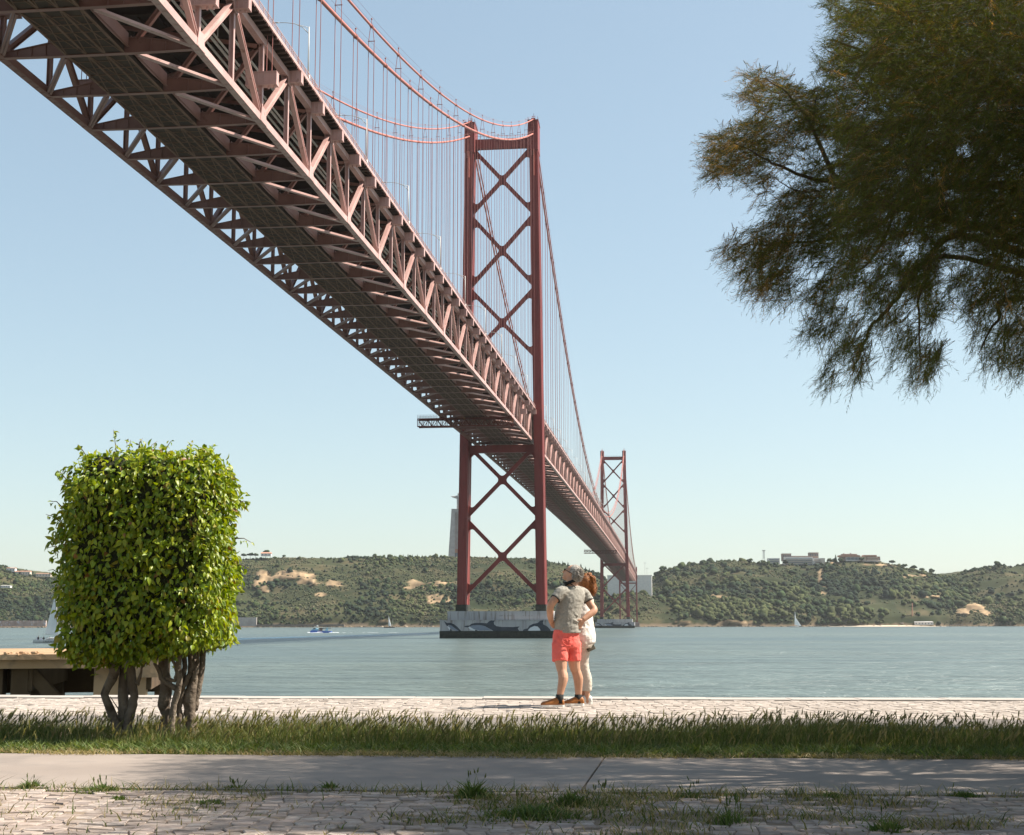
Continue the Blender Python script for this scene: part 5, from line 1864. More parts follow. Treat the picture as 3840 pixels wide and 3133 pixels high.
m = MB(); m.tube([yp(838, 1330), yp(430, 1290)], .07, 6); m.build('boom', M_grey, yr, True)
sail_mesh([yp(836, 1315), yp(495, 1275), yp(765, 262)], 'mainsail', M_sail, yr, .35)
m = MB()
for a_, b_ in (((795, 180), (1190, 1480)), ((795, 180), (215, 1480)), ((810, 420), (850, 1400))):
    m.tube([yp(*a_), yp(*b_)], .018, 4)
m.build('rigging', M_grey, yr)
txt = bpy.data.curves.new('hull_lettering', 'FONT')
txt.body = 'CAUDALIE'
txt.size = .85
txt.extrude = .01
to = bpy.data.objects.new('hull_lettering', txt); C.objects.link(to)
dg = bpy.context.evaluated_depsgraph_get()
tm = bpy.data.meshes.new_from_object(to.evaluated_get(dg))
bpy.data.objects.remove(to)
wv = [v.co.x for v in tm.vertices]
sc_ = (yp(870, 0).x - yp(560, 0).x) / (max(wv) - min(wv))
tm.transform(Matrix.Translation((yp(560, 0).x, o.y - 1.47, WATER_Z + .22)) @ Matrix.Rotation(math.pi / 2, 4, 'X') @ Matrix.Diagonal((sc_, sc_ * .95, 1, 1)))
tm.materials.clear(); tm.materials.append(M_letter)
link('hull_lettering', tm, yr)
def crew(cx_, cy_, h, shirt, label):
    """seated or standing crew member, one body mesh with the head; top at crop pixel"""
    t = yp(cx_, cy_)
    root = empty('person', (t.x, o.y, WATER_Z + .9)); tag(root, label, 'person')
    m = MB()
    zb_ = t.z - h
    y = o.y + rng.uniform(-.4, .4)
    m.loft([((t.x + .08, y, zb_), (.22, 0, 0), (0, .16, 0)), ((t.x, y, zb_ + h * .25), (.20, 0, 0), (0, .15, 0)), ((t.x, y, zb_ + h * .55), (.24, 0, 0), (0, .15, 0)), ((t.x, y, zb_ + h * .72), (.20, 0, 0), (0, .12, 0)), ((t.x, y, zb_ + h * .77), (.06, 0, 0), (0, .06, 0))], 8)
    m.tube([(t.x + .2, y - .1, zb_ + h * .66), (t.x + .32, y - .16, zb_ + h * .45), (t.x + .18, y - .3, zb_ + h * .3)], [.06, .05, .04], 6)
    m.tube([(t.x - .2, y - .1, zb_ + h * .66), (t.x - .3, y - .16, zb_ + h * .45), (t.x - .12, y - .3, zb_ + h * .3)], [.06, .05, .04], 6)
    m.build('clothes', shirt, root, True)
    m = MB(); m.tube([(t.x, y, zb_ + h * .74), (t.x, y, zb_ + h * .82)], .05, 6); m.ball((t.x, y, zb_ + h * .89), (.10, .11, .13), 8, 6); m.build('body', M_skinf, root, True)
    m = MB(); m.ball((t.x, y + .02, zb_ + h * .92), (.11, .12, .12), 8, 5); m.build('hair', M_dark, root, True)
crew(320, 1335, 1.35, M_dark, 'crew member standing tallest at the stern of the yacht')
crew(292, 1385, 1.0, M_pink, 'crew member in a pale top at the very stern of the yacht')
crew(395, 1385, .95, M_pink, 'crew member in a pale top sitting low amidships on the yacht')
crew(475, 1350, 1.15, M_dark, 'crew member in dark clothes in the middle of the yacht cockpit')
crew(548, 1380, .95, M_dark, 'crew member in dark clothes sitting next to the cabin of the yacht')
crew(622, 1362, .9, M_dark, 'crew member leaning over the cabin roof of the yacht')
# two far sailing boats
def far_sail(name, label, u, v, D, sail_pts, hullw, two, mat):
    o2 = at(u, v, D); o2.z = WATER_Z
    root = empty(name, o2); tag(root, label, 'sailboat')
    def q(du, dv): return at(u + du, v + dv, D)
    hull_mesh(q(hullw / 2, 0).x - q(-hullw / 2, 0).x, 3.2, 1.1, M_dark if two else M_hull, 'hull', root, o2)
    sail_mesh([q(*sail_pts[0]), q(*sail_pts[1]), q(*sail_pts[2])], 'sail', mat, root, .6)
    m = MB(); m.tube([q(sail_pts[0][0], 0), q(sail_pts[2][0], sail_pts[2][1] - 2)], .12, 5); m.build('mast', M_lamp, root)
    if two:
        m = MB(); m.tube([q(13, 0), q(13, -35)], .11, 5); m.build('mast', M_lamp, root)
    else:
        sail_mesh([q(sail_pts[0][0] + 2, -7), q(sail_pts[1][0] + 17, -4), q(sail_pts[2][0] + 1.0, sail_pts[2][1] + 22)], 'jib', mat, root, .4)
far_sail('sailing_boat', 'small sailboat with white sail and dark hull left of the near pier', 1460, 2355, 1690, [(-3, -7), (7.5, -6), (-2.5, -44)], 42, True, M_sailw)
far_sail('sailing_boat', 'lone sailboat with a curved white sail on the right half of the river', 2978, 2352.5, 1780, [(1, -10), (-2 + 12, -8), (3, -60)], 36, False, M_sailw)
# blue excursion boat with its wake
o3 = Vector((*on_water(1200, 2374), WATER_Z))
def ep(cx_, cy_, dy=0): return at(1120 + cx_ / 5.6, 2280 + cy_ / 5.6, o3.y + dy)
er = empty('excursion_boat', o3); tag(er, 'bright blue covered excursion boat with white bow wave', 'boat')
def chull():
    m = MB()
    prof = [(228, 522), (262, 478), (330, 470), (420, 480), (560, 488), (690, 492), (700, 528), (640, 536), (360, 536), (260, 530)]
    P_ = [ep(*c_) for c_ in prof]
    n = len(P_)
    vs = [p + Vector((0, -1.7, 0)) for p in P_] + [p + Vector((0, 1.7, 0)) for p in P_]
    vs[0] += Vector((0, 1.5, 0)); vs[n] -= Vector((0, 1.5, 0))
    m.add(vs, [tuple(range(n)), tuple(reversed(range(n, 2 * n)))] + [(i, (i + 1) % n, n + (i + 1) % n, n + i) for i in range(n)])
    return link('hull', fixn(m.mesh('hull', M_blue)), er)
chull()
def eb(name, pts, mt, y0=-1.5, y1=1.5):
    m = MB(); P_ = [ep(*c_) for c_ in pts]; n = len(P_)
    m.add([p + Vector((0, y0, 0)) for p in P_] + [p + Vector((0, y1, 0)) for p in P_], [tuple(range(n)), tuple(reversed(range(n, 2 * n)))] + [(i, (i + 1) % n, n + (i + 1) % n, n + i) for i in range(n)])
    return link(name, fixn(m.mesh(name, mt)), er)
eb('cabin', [(265, 478), (310, 435), (350, 422), (412, 440), (412, 482)], M_cyan)
eb('windscreen', [(300, 452), (318, 430), (352, 424), (372, 440), (360, 452)], M_glass, -1.56, 1.56)
eb('canopy', [(425, 432), (470, 422), (540, 430), (685, 428), (685, 436), (540, 440), (430, 442)], M_dark)
eb('stern_fin', [(555, 485), (600, 425), (622, 418), (622, 484)], M_cyan, -1.62, -1.4)
eb('side_panel', [(398, 492), (500, 490), (500, 510), (398, 520)], M_pink, -1.74, -1.6)
eb('saloon', [(440, 440), (500, 436), (492, 488), (440, 488)], M_brown, -1.2, 1.2)
for x in (425, 545, 680):
    m = MB(); m.tube([ep(x, 490, -1.4), ep(x, 434, -1.4)], .06, 5); m.build('canopy_post', M_lamp, er)
m = MB(); m.tube([ep(417, 480), ep(417, 362)], .08, 5); m.tube([ep(330, 395), ep(400, 392)], .07, 4); m.build('mast', M_lamp, er)
m = MB(); m.ball(ep(388, 380), .38, 8, 6); m.build('radar_dome', M_hull, er, True)
m = MB()
for x0, x1, y_, w_ in ((190, 250, 530, .5), (240, 520, 537, .3), (640, 850, 530, .45), (930, 990, 531, .12), (1090, 1130, 531, .12), (1345, 1390, 531, .12), (1445, 1680, 532, .16), (1885, 2110, 535, .14)):
    a, bq = ep(x0, y_), ep(x1, y_)
    n = 10
    P_ = [(a.x + (bq.x - a.x) * i / n, o3.y - 1.9 + rng.uniform(-.3, .3), WATER_Z + .02) for i in range(n + 1)]
    m.tube(P_, [w_ * (.4 + .6 * math.sin(math.pi * (i + .5) / (n + 1))) * rng.uniform(.6, 1.1) for i in range(n + 1)], 6)
tag(m.build('wake_foam', M_foam, None, True), 'white bow wave and wake foam of the blue boat', kind='stuff')

# ================================================================== tamarisk overhanging from the right
M_tam = attr_mat('feathery tamarisk foliage', .7, .2, .38, tint=(1.5, 1.25, .5))
M_tbark = pmat('dark tamarisk bark', (.045, .034, .024), (.085, .062, .043), 8, .95, bump=.01, bscale=40)
tam = empty('tamarisk_tree', (6.9, 10.0, 0))
tag(tam, 'feathery dark tamarisk tree whose crown hangs into the upper right corner', 'tree')
TP = [(3105, -60), (3085, 30), (3150, 110), (3060, 190), (3065, 250), (3140, 320), (3030, 330), (2960, 300), (2880, 262), (2790, 262), (2800, 330), (2750, 345), (2850, 420), (2740, 470), (2645, 505), (2650, 570), (2640, 650), (2690, 690),
      (2760, 660), (2830, 690), (2790, 740), (2850, 790), (2790, 860), (2700, 905), (2690, 950), (2700, 1010), (2790, 1050), (2800, 1110), (2900, 1130), (2960, 1180), (3015, 1190), (3000, 1250), (3060, 1260), (3090, 1330), (3085, 1390), (3060, 1420), (3100, 1460), (3150, 1500),
      (3210, 1440), (3265, 1380), (3300, 1400), (3380, 1400), (3440, 1440), (3480, 1420), (3520, 1370), (3545, 1280), (3580, 1200), (3590, 1270), (3620, 1330), (3680, 1400), (3740, 1360), (3800, 1400), (4160, 1420), (4160, -230), (3120, -230)]
TPA = np.array(TP, float)
def in_poly(U, V_, poly):
    ins = np.zeros(len(U), bool)
    j = len(poly) - 1
    for i in range(len(poly)):
        xi, yi = poly[i]; xj, yj = poly[j]
        c = ((yi > V_) != (yj > V_)) & (U < (xj - xi) * (V_ - yi) / (yj - yi + 1e-9) + xi)
        ins ^= c
        j = i
    return ins
def at_np(U, V_, D):
    return np.array([at(float(a), float(b_), float(d)) for a, b_, d in zip(U, V_, D)])
HOLES = [(3085, 560, 45, 40), (3010, 520, 30, 25), (3220, 160, 40, 30), (3620, 560, 35, 30), (3380, 640, 26, 16), (3480, 660, 30, 22), (3350, 810, 60, 18), (3430, 930, 40, 50), (3560, 730, 26, 30), (3130, 940, 26, 18), (3390, 940, 40, 40), (3250, 1010, 50, 30), (3540, 1030, 26, 60),
         (3080, 1020, 20, 16), (3590, 1130, 30, 60), (3740, 690, 30, 24), (3690, 380, 16, 16), (3810, 370, 22, 16), (3200, 1150, 40, 60), (3300, 1300, 40, 70), (3420, 1180, 26, 60), (2960, 680, 50, 26), (2990, 600, 30, 40), (3340, 1050, 30, 30), (3150, 1120, 20, 40), (3720, 1200, 26, 30), (2900, 560, 24, 24), (3240, 1240, 30, 30)]
rt = np.random.default_rng(17)
NC = 150000
uc, vc = rt.uniform(2620, 4160, NC), rt.uniform(-230, 1520, NC)
ok = in_poly(uc, vc, TPA)
n_ = vfbm(uc, vc, 190, 2, 3) * .9 + .9 * vfbm(uc, vc, 62, 2, 9)
core = np.clip((uc - 2980) / 450, 0, 1) * np.clip((1150 - vc) / 380, 0, 1)
dens = .34 + .80 * core - .95 * np.clip(n_, 0, 1) * (1 - .72 * core) + .35 * np.clip(-n_, 0, 1)
for hu, hv, a_, b_ in HOLES:
    d = ((uc - hu) / a_) ** 2 + ((vc - hv) / b_) ** 2
    dens = np.where(d < 1.6, dens * np.maximum(.04, (d / 1.6) ** 1.5 * .9), dens)
ok &= rt.random(NC) < dens * .95
U_, V_ = uc[ok][:33000], vc[ok][:33000]
D_ = np.where(U_ < 3120, 9.3 + 2.3 * rt.random(len(U_)), 7.7 + 5.6 * rt.random(len(U_)))
Pv = at_np(U_, V_, D_)
# the rest of the crown, above and right of the frame
q = rt.uniform(-1, 1, (60000, 3))
rr_ = np.linalg.norm(q, axis=1)
p = np.array((6.9, 9.9, 4.8)) + q * np.array((5.6, 5.4, 3.2))
px_ = to_px(p)
ok = (rr_ < 1) & (rr_ > .2) & (p[:, 2] > 2.2) & ~((px_[:, 0] < 4110) & (px_[:, 1] > -190)) & (p[:, 0] - .83 * p[:, 2] > np.where(p[:, 1] < 9.0, -.5, -1.7))
ok &= (vfbm(p[:, 0] + p[:, 2] * .7, p[:, 1] + p[:, 2] * .4, 1.0, 2, 5) < .30)
Q = p[ok][:12500]
def sprays(P, K, Lr, tl, tw, r):
    n = len(P)
    cen = np.array((6.6, 10.2, 3.9))
    out = P - cen; out /= np.linalg.norm(out, axis=1, keepdims=True)
    low = np.clip((4.6 - P[:, 2]) / 2.5, 0, 1)[:, None]
    d = out * (.9 - .35 * low) + r.normal(0, .58, (n, 3)) + np.array((0, 0, -1)) * (.12 + .8 * low)
    d /= np.linalg.norm(d, axis=1, keepdims=True)
    Ls = r.uniform(*Lr, n)
    t = np.linspace(.03, 1, K)[None, :, None]
    base = P[:, None, :] - d[:, None, :] * (Ls * .5)[:, None, None]
    axisp = base + d[:, None, :] * Ls[:, None, None] * t + np.array((0, 0, -1.0)) * (t ** 2) * (Ls * .22)[:, None, None]
    rv_ = r.normal(0, 1, (n, K, 3))
    dd = d[:, None, :]
    perp = rv_ - dd * (rv_ * dd).sum(-1, keepdims=True)
    perp /= np.linalg.norm(perp, axis=-1, keepdims=True)
    sd = dd * .8 + perp * .62 + np.array((0, 0, -.12))
    l = (tl * r.uniform(.5, 1.2, (n, K)) * (1 - .45 * t[..., 0]))[..., None]
    tip = axisp + sd * l
    rv2 = r.normal(0, 1, (n, K, 3))
    wv_ = np.cross(sd, rv2); wv_ /= np.linalg.norm(wv_, axis=-1, keepdims=True)
    wv_ *= tw * r.uniform(.6, 1.3, (n, K, 1))
    T = np.stack([axisp - wv_, axisp + wv_, tip], 2).reshape(-1, 3)
    # the spray's own stem
    st0, st1 = axisp[:, 0], axisp[:, -1]
    stw = np.cross(d, r.normal(0, 1, (n, 3))); stw /= np.linalg.norm(stw, axis=1, keepdims=True)
    Sm = np.stack([st0 - stw * .0022, st0 + stw * .0022, st1], 1).reshape(-1, 3)
    return T, Sm, np.repeat(np.arange(n), K), low[:, 0]
Va, Sa, ia, lowa = sprays(Pv, 26, (.12, .34), .060, .0017, rt)
Vb, Sb, ib, lowb = sprays(Q, 18, (.35, .75), .19, .011, rt)
def tcol(n, r, p_brown):
    g = np.array([(.052, .074, .014), (.070, .088, .016), (.040, .058, .012), (.092, .098, .019)])[r.integers(0, 4, n)]
    br_ = np.array([(.21, .140, .040), (.29, .185, .065), (.14, .095, .028)])[r.integers(0, 3, n)]
    k = r.random(n) < p_brown
    return np.where(k[:, None], br_, g) * r.uniform(.75, 1.2, (n, 1))
edge = np.array([min(1, max(0, (3080 - u) / 350)) for u in U_])  # sunlit gold of the left edge painted into the spray colours
ca = tcol(len(Pv), rt, .06 + .5 * edge); cb = tcol(len(Q), rt, .08)
cols = np.concatenate([ca[ia], np.repeat(np.array([[.07, .05, .032]]), len(Pv), 0), cb[ib], np.repeat(np.array([[.07, .05, .032]]), len(Q), 0)])
VV = np.concatenate([Va, Sa, Vb, Sb])
FF = np.arange(len(VV)).reshape(-1, 3)
o = link('foliage', np_mesh('foliage', VV, FF, M_tam, cols), tam); o['kind'] = 'stuff'
def limb(pts, rads, name, sub=5):
    m = MB()
    P_ = [Vector(p) for p in pts]
    if name == 'branch': rads = [q * .68 for q in rads]
    Qs, Rs = [], []
    for i in range(len(P_) - 1):
        p0, p1, p2, p3 = P_[max(i - 1, 0)], P_[i], P_[i + 1], P_[min(i + 2, len(P_) - 1)]
        for k in range(sub):
            t = k / sub
            q = .5 * ((2 * p1) + (p2 - p0) * t + (2 * p0 - 5 * p1 + 4 * p2 - p3) * t * t + (3 * p1 - p0 - 3 * p2 + p3) * t ** 3)
            Qs.append(q + Vector((rng.uniform(-.008, .008), rng.uniform(-.008, .008), rng.uniform(-.008, .008)))); Rs.append(rads[i] * (1 - t) + rads[i + 1] * t)
    Qs.append(P_[-1]); Rs.append(rads[-1])
    m.tube(Qs, Rs, 7)
    return m.build(name, M_tbark, tam, True)
def tp(x, y, D): return at(2500 + x / 1.1127, y / 1.1127, D)
hub1, hub2, hub3 = Vector((5.2, 10.1, 3.1)), Vector((5.6, 10.5, 4.4)), Vector((6.2, 9.8, 4.0))
limb([(6.9, 10.0, -.1), (6.8, 10.05, .9), (6.3, 10.1, 2.0), hub1], [.24, .19, .16, .12], 'trunk')
limb([(7.05, 10.1, -.1), (7.3, 10.2, 1.2), (7.0, 10.3, 2.8), hub3, hub2], [.20, .17, .14, .11, .09], 'trunk')
limb([hub1, tp(1500, 1010, 10.0), tp(1100, 900, 9.9), tp(740, 772, 9.8), tp(610, 540, 9.8), tp(500, 390, 9.8), tp(400, 325, 9.8)], [.10, .06, .042, .030, .020, .012, .004], 'branch')
limb([tp(760, 778, 9.8), tp(600, 742, 9.7), tp(460, 690, 9.6), tp(370, 640, 9.6), tp(220, 560, 9.6)], [.026, .020, .015, .010, .003], 'branch')
limb([hub1, tp(1300, 1000, 10.4), tp(1080, 1090, 10.3), tp(940, 1270, 10.2), tp(850, 1370, 10.2), tp(805, 1480, 10.2), tp(765, 1580, 10.2)], [.08, .045, .032, .022, .016, .010, .003], 'branch')
limb([hub2, tp(1200, 780, 10.8), tp(960, 870, 10.6), tp(870, 950, 10.5), tp(600, 1010, 10.4), tp(300, 1020, 10.4)], [.08, .045, .03, .022, .014, .004], 'branch')
limb([hub3, tp(1400, 400, 9.6), tp(1000, 280, 9.6), tp(830, 220, 9.6), tp(690, 160, 9.6)], [.08, .05, .03, .018, .004], 'branch')
limb([hub2, tp(1300, 300, 10.6), tp(1000, 60, 10.6), tp(760, 10, 10.6)], [.08, .04, .02, .005], 'branch')
limb([hub1, tp(1491, 1250, 9.4), tp(1380, 1335, 9.3), tp(1300, 1480, 9.3)], [.08, .03, .016, .004], 'branch')
limb([hub1, tp(1250, 1080, 9.5), tp(1080, 1180, 9.4), tp(1050, 1300, 9.4), tp(1060, 1560, 9.4)], [.07, .026, .018, .012, .003], 'branch')
limb([tp(960, 870, 10.6), tp(880, 1040, 10.5), tp(800, 1130, 10.5), tp(650, 1180, 10.4), tp(560, 1260, 10.4)], [.022, .016, .011, .008, .003], 'branch')
limb([tp(740, 772, 9.8), tp(640, 800, 9.8), tp(530, 790, 9.7), tp(440, 740, 9.7)], [.016, .012, .008, .003], 'branch')
limb([tp(610, 540, 9.8), tp(620, 440, 9.8), tp(640, 360, 9.8)], [.012, .008, .003], 'branch')
limb([tp(830, 220, 9.6), tp(760, 250, 9.6), tp(640, 190, 9.6)], [.012, .008, .003], 'branch')
for k in range(26):
    a = rng.uniform(0, 6.28); b_ = rng.uniform(-.15, 1.2)
    e = Vector((6.3 + 4.1 * math.cos(a) * math.cos(b_), 10.2 + 3.3 * math.sin(a) * math.cos(b_), 4.9 + 2.9 * math.sin(b_)))
    u, v = to_px([e])[0]
    if u < 3900 and v > -40: continue
    h_ = rng.choice((hub1, hub2, hub3))
    limb([h_, h_.lerp(e, .5) + Vector((0, 0, .25)), e], [.06, .035, .006], 'branch')

# ================================================================== grass verge and weeds
M_grass = attr_mat('grass blades', .6, .3, .35, tint=(1.25, 1.2, .6))
def blades(P, h, lean, wid, r, col):
    """bent blades: 5 vertices, 3 triangles each. P (n,3), h (n), lean (n,2)"""
    n = len(P)
    a = r.uniform(0, 6.283, n)
    wv = np.stack([np.cos(a), np.sin(a), np.zeros(n)], 1) * wid[:, None]
    up = np.zeros((n, 3)); up[:, 2] = h
    L3 = np.zeros((n, 3)); L3[:, :2] = lean * h[:, None]
    m1 = P + up * .55 + L3 * .3
    tip = P + up + L3
    V = np.stack([P - wv, P + wv, m1 - wv * .7, m1 + wv * .7, tip], 1)
    F = np.array([(0, 1, 3), (0, 3, 2), (2, 3, 4)])[None] + (np.arange(n) * 5)[:, None, None]
    return V.reshape(-1, 3), F.reshape(-1, 3), np.repeat(col, 3, 0)
def heads(base, d, ln, r, col):
    """barley heads: a slim spindle of awns; base (n,3), unit dir d"""
    n = len(base); K = 12
    t = np.linspace(0, .75, K)[None, :, None]
    p = base[:, None] + d[:, None] * ln[:, None, None] * t
    rv = r.normal(0, 1, (n, K, 3))
    pr = rv - d[:, None] * (rv * d[:, None]).sum(-1, keepdims=True)
    pr /= np.linalg.norm(pr, axis=-1, keepdims=True)
    tip = p + d[:, None] * (ln * .55)[:, None, None] + pr * (ln * .17)[:, None, None]
    w_ = np.cross(d[:, None] + 0 * pr, pr) * .0028
    V = np.stack([p - w_ - pr * .002, p + w_ + pr * .002, tip], 2).reshape(-1, 3)
    # solid core
    q = np.cross(d, r.normal(0, 1, (n, 3))); q /= np.linalg.norm(q, axis=1, keepdims=True)
    e = base + d * (ln * .95)[:, None]
    c = base + d * (ln * .4)[:, None]
    V2 = np.stack([base, c + q * .0062, e, base, e, c - q * .0062], 1).reshape(-1, 3)
    return np.concatenate([V, V2]), np.arange((n * K + n * 2) * 3).reshape(-1, 3), np.concatenate([np.repeat(col, K, 0), np.repeat(col * .9, 2, 0)])
class Pack:
    def __init__(s): s.V, s.F, s.C, s.o = [], [], [], 0
    def add(s, t):
        V, F, Cc = t
        s.V.append(V); s.F.append(F + s.o); s.C.append(Cc); s.o += len(V)
    def build(s, name, mat, parent=None):
        return link(name, np_mesh(name, np.concatenate(s.V), np.concatenate(s.F), mat, np.concatenate(s.C)), parent)
rg = np.random.default_rng(31)
GREENS = np.array([(.082, .115, .024), (.102, .138, .030), (.058, .090, .020), (.150, .160, .048), (.12, .132, .036)])
STRAW = np.array([(.36, .29, .14), (.30, .25, .12), (.42, .34, .18), (.26, .20, .10)])
def gpts(n, x0, x1, v0, v1):
    x = rg.uniform(x0, x1, n); v = rg.uniform(v0, v1, n)
    return np.stack([x, v - .079 * x, np.full(n, -.02)], 1), x, v
pk = Pack()
# tall sward
P, x, v = gpts(60000, -6.6, 6.6, 11.5, 13.75)
n1 = np.array([mnoise.noise(Vector((a * .9, b_ * 1.4, .5))) for a, b_ in zip(x, v)])
keep = rg.random(len(P)) < np.clip(.75 + .6 * n1, .25, 1)
P, x, v, n1 = P[keep], x[keep], v[keep], n1[keep]
ramp_ = np.clip((v - 11.5) / .55, .32, 1)
h = (rg.uniform(.08, .19, len(P)) + .05 * n1) * ramp_
lean = np.stack([rg.normal(.12, .36, len(P)), rg.normal(0, .28, len(P))], 1)
c = GREENS[rg.integers(0, 5, len(P))] * rg.uniform(.75, 1.2, (len(P), 1))
dry = rg.random(len(P)) < .10
c[dry] = STRAW[rg.integers(0, 4, dry.sum())]
pk.add(blades(P, h, lean, rg.uniform(.0022, .0045, len(P)), rg, c))
# ground-hugging leaves at the front edge
P, x, v = gpts(18000, -6.6, 6.6, 11.2, 12.0)
edge_ = 11.30 + .14 * vfbm(x, x * 0, .9, 3, 4)
P, x, v = P[v > edge_], x[v > edge_], v[v > edge_]
h = rg.uniform(.03, .10, len(P))
lean = rg.normal(0, .8, (len(P), 2))
c = GREENS[rg.integers(0, 5, len(P))] * np.array((1.1, 1.15, 1.2)) * rg.uniform(.8, 1.25, (len(P), 1))
pk.add(blades(P, h, lean, rg.uniform(.005, .011, len(P)), rg, c))
# straw litter along the path
P, x, v = gpts(16000, -6.6, 6.6, 11.02, 11.5)
edge_ = 11.16 + .16 * vfbm(x, x * 0 + 7, .7, 3, 14)
P, x, v = P[v > edge_], x[v > edge_], v[v > edge_]
P[:, 2] = .002
h = rg.uniform(.008, .04, len(P))
lean = rg.normal(0, 1.9, (len(P), 2))
c = STRAW[rg.integers(0, 4, len(P))] * rg.uniform(.7, 1.1, (len(P), 1))
pk.add(blades(P, h, lean, rg.uniform(.002, .0045, len(P)), rg, c))
# flowering stalks with heads, nodding to the right
P, x, v = gpts(3600, -6.6, 6.6, 11.7, 13.7)
n1 = np.array([mnoise.noise(Vector((a * .9, b_ * 1.4, .5))) for a, b_ in zip(x, v)])
h = (rg.uniform(.10, .215, len(P)) + .035 * n1)
lx = rg.normal(.16, .26, len(P)); ly = rg.normal(0, .2, len(P))
c = (GREENS[rg.integers(0, 5, len(P))] * .8 + STRAW[rg.integers(0, 4, len(P))] * .2)
pk.add(blades(P, h, np.stack([lx, ly], 1), np.full(len(P), .0016), rg, c))
tip = P + np.stack([lx * h, ly * h, h], 1)
d = np.stack([lx * 1.5 + .12, ly * 1.5, np.full(len(P), .9)], 1); d /= np.linalg.norm(d, axis=1, keepdims=True)
hc = np.array([(.19, .19, .07), (.25, .23, .095), (.16, .155, .06), (.32, .26, .13)])[rg.integers(0, 4, len(P))] * rg.uniform(.8, 1.15, (len(P), 1))
pk.add(heads(tip - d * .02, d, rg.uniform(.045, .080, len(P)), rg, hc))
tag(pk.build('grass_verge', M_grass), 'strip of wild barley grass between the path and the quay', kind='stuff')

# weeds in the joints of the forecourt
pk = Pack()
P, x, v = gpts(42000, -4.4, 4.4, 6.6, 9.0)
w_ = np.array([weedy(a, b_) + (.55 if b_ > 8.74 + .1 * math.sin(a * 3) else 0) + .03 for a, b_ in zip(x, v)])
keep = rg.random(len(P)) < w_
P = P[keep]
P[:, 2] = -.012
h = rg.uniform(.012, .055, len(P)) * rg.choice([1, 1, 1, 1.7], len(P))
lean = rg.normal(0, .9, (len(P), 2))
c = np.where((rg.random(len(P)) < .5)[:, None], GREENS[rg.integers(0, 5, len(P))], STRAW[rg.integers(0, 4, len(P))] * .8) * rg.uniform(.7, 1.15, (len(P), 1))
pk.add(blades(P, h, lean, rg.uniform(.002, .005, len(P)), rg, c))
tag(pk.build('joint_weeds', M_grass), 'low weeds and dry grass growing in the forecourt joints', kind='stuff')

def on_ground(u, v):
    p = at(u, v, 1.0); t = CAM_Z / (CAM_Z - p.z)
    return Vector((p.x * t, p.y * t, 0))
def weed(name, label, u, v, spread, h, nleaf, broad, spikes, seed):
    r = np.random.default_rng(seed)
    g = on_ground(u, v)
    root = empty(name, g); tag(root, label, 'weed')
    p = Pack()
    n = nleaf
    P = np.array(g)[None] + np.stack([r.normal(0, spread * .5, n), r.normal(0, spread * .45, n), np.full(n, -.01)], 1)
    dist = np.linalg.norm((P - np.array(g))[:, :2], axis=1) / spread
    hh = h * r.uniform(.4, 1.0, n) * np.clip(1.1 - dist, .25, 1)
    lean = (P - np.array(g))[:, :2] / spread * .8 + r.normal(0, .5, (n, 2))
    c = GREENS[r.integers(0, 5, n)] * np.array((.85, 1.0, 1.0)) * r.uniform(.75, 1.2, (n, 1))
    p.add(blades(P, hh, lean, r.uniform(*broad, n), r, c))
    p.build('leaves', M_grass, root)
    if spikes:
        q = Pack()
        m_ = spikes
        P = np.array(g)[None] + np.stack([r.normal(0, spread * .3, m_), r.normal(0, spread * .3, m_), np.zeros(m_)], 1)
        hh = h * r.uniform(.8, 1.35, m_)
        ln = r.normal(0, .22, (m_, 2))
        c = GREENS[r.integers(0, 5, m_)]
        q.add(blades(P, hh, ln, np.full(m_, .0022), r, c))
        tp_ = P + np.stack([ln[:, 0] * hh, ln[:, 1] * hh, hh], 1)
        d = np.stack([ln[:, 0], ln[:, 1], np.ones(m_)], 1); d /= np.linalg.norm(d, axis=1, keepdims=True)
        q.add(heads(tp_ - d * .03, d, r.uniform(.022, .038, m_), r, c * 1.1))
        q.build('flower_stalk', M_grass, root)
weed('weed_clump', 'low leafy weed at the path edge in the far left corner', 115, 2950, .10, .07, 160, (.005, .010), 2, 1)
weed('weed_clump', 'wide flat green weed at the path edge below the clipped tree', 385, 2965, .17, .07, 320, (.004, .009), 6, 2)
weed('weed_clump', 'thin weed with seed stalks left of centre at the path edge', 880, 2955, .12, .05, 90, (.003, .006), 5, 3)
weed('weed_clump', 'small round weed at the path edge right of the seed stalks', 1235, 2955, .08, .07, 130, (.004, .008), 0, 4)
weed('weed_clump', 'bushy upright weed at the path edge, tallest left of the couple', 1772, 2985, .11, .13, 330, (.004, .009), 5, 5)
weed('weed_clump', 'large spreading weed patch on the setts below the couple', 2000, 3060, .30, .09, 700, (.004, .009), 3, 6)
weed('weed_clump', 'dark rosette weed beside the spreading patch on the setts', 2140, 3015, .12, .10, 260, (.006, .012), 0, 7)
weed('weed_clump', 'single tall grass tuft with seed spikes below the couple', 2250, 3020, .06, .13, 60, (.002, .004), 7, 8)
weed('weed_clump', 'fine grass tuft with spikes right of centre at the path edge', 2590, 2985, .10, .08, 120, (.002, .004), 6, 9)
weed('weed_clump', 'dry pale grass tuft on the setts right of centre', 2740, 3085, .13, .11, 200, (.002, .004), 9, 10)
weed('weed_clump', 'flat weed at the path edge towards the right', 3110, 2985, .13, .05, 240, (.004, .008), 0, 11)
weed('weed_clump', 'small weed at the path edge near the right border', 3610, 2985, .11, .06, 200, (.004, .008), 1, 12)
weed('weed_clump', 'green weed low in the right corner of the forecourt', 3330, 3110, .12, .08, 220, (.004, .008), 2, 13)
weed('weed_clump', 'loose weed on the setts left of centre', 790, 3010, .20, .04, 260, (.003, .006), 0, 14)
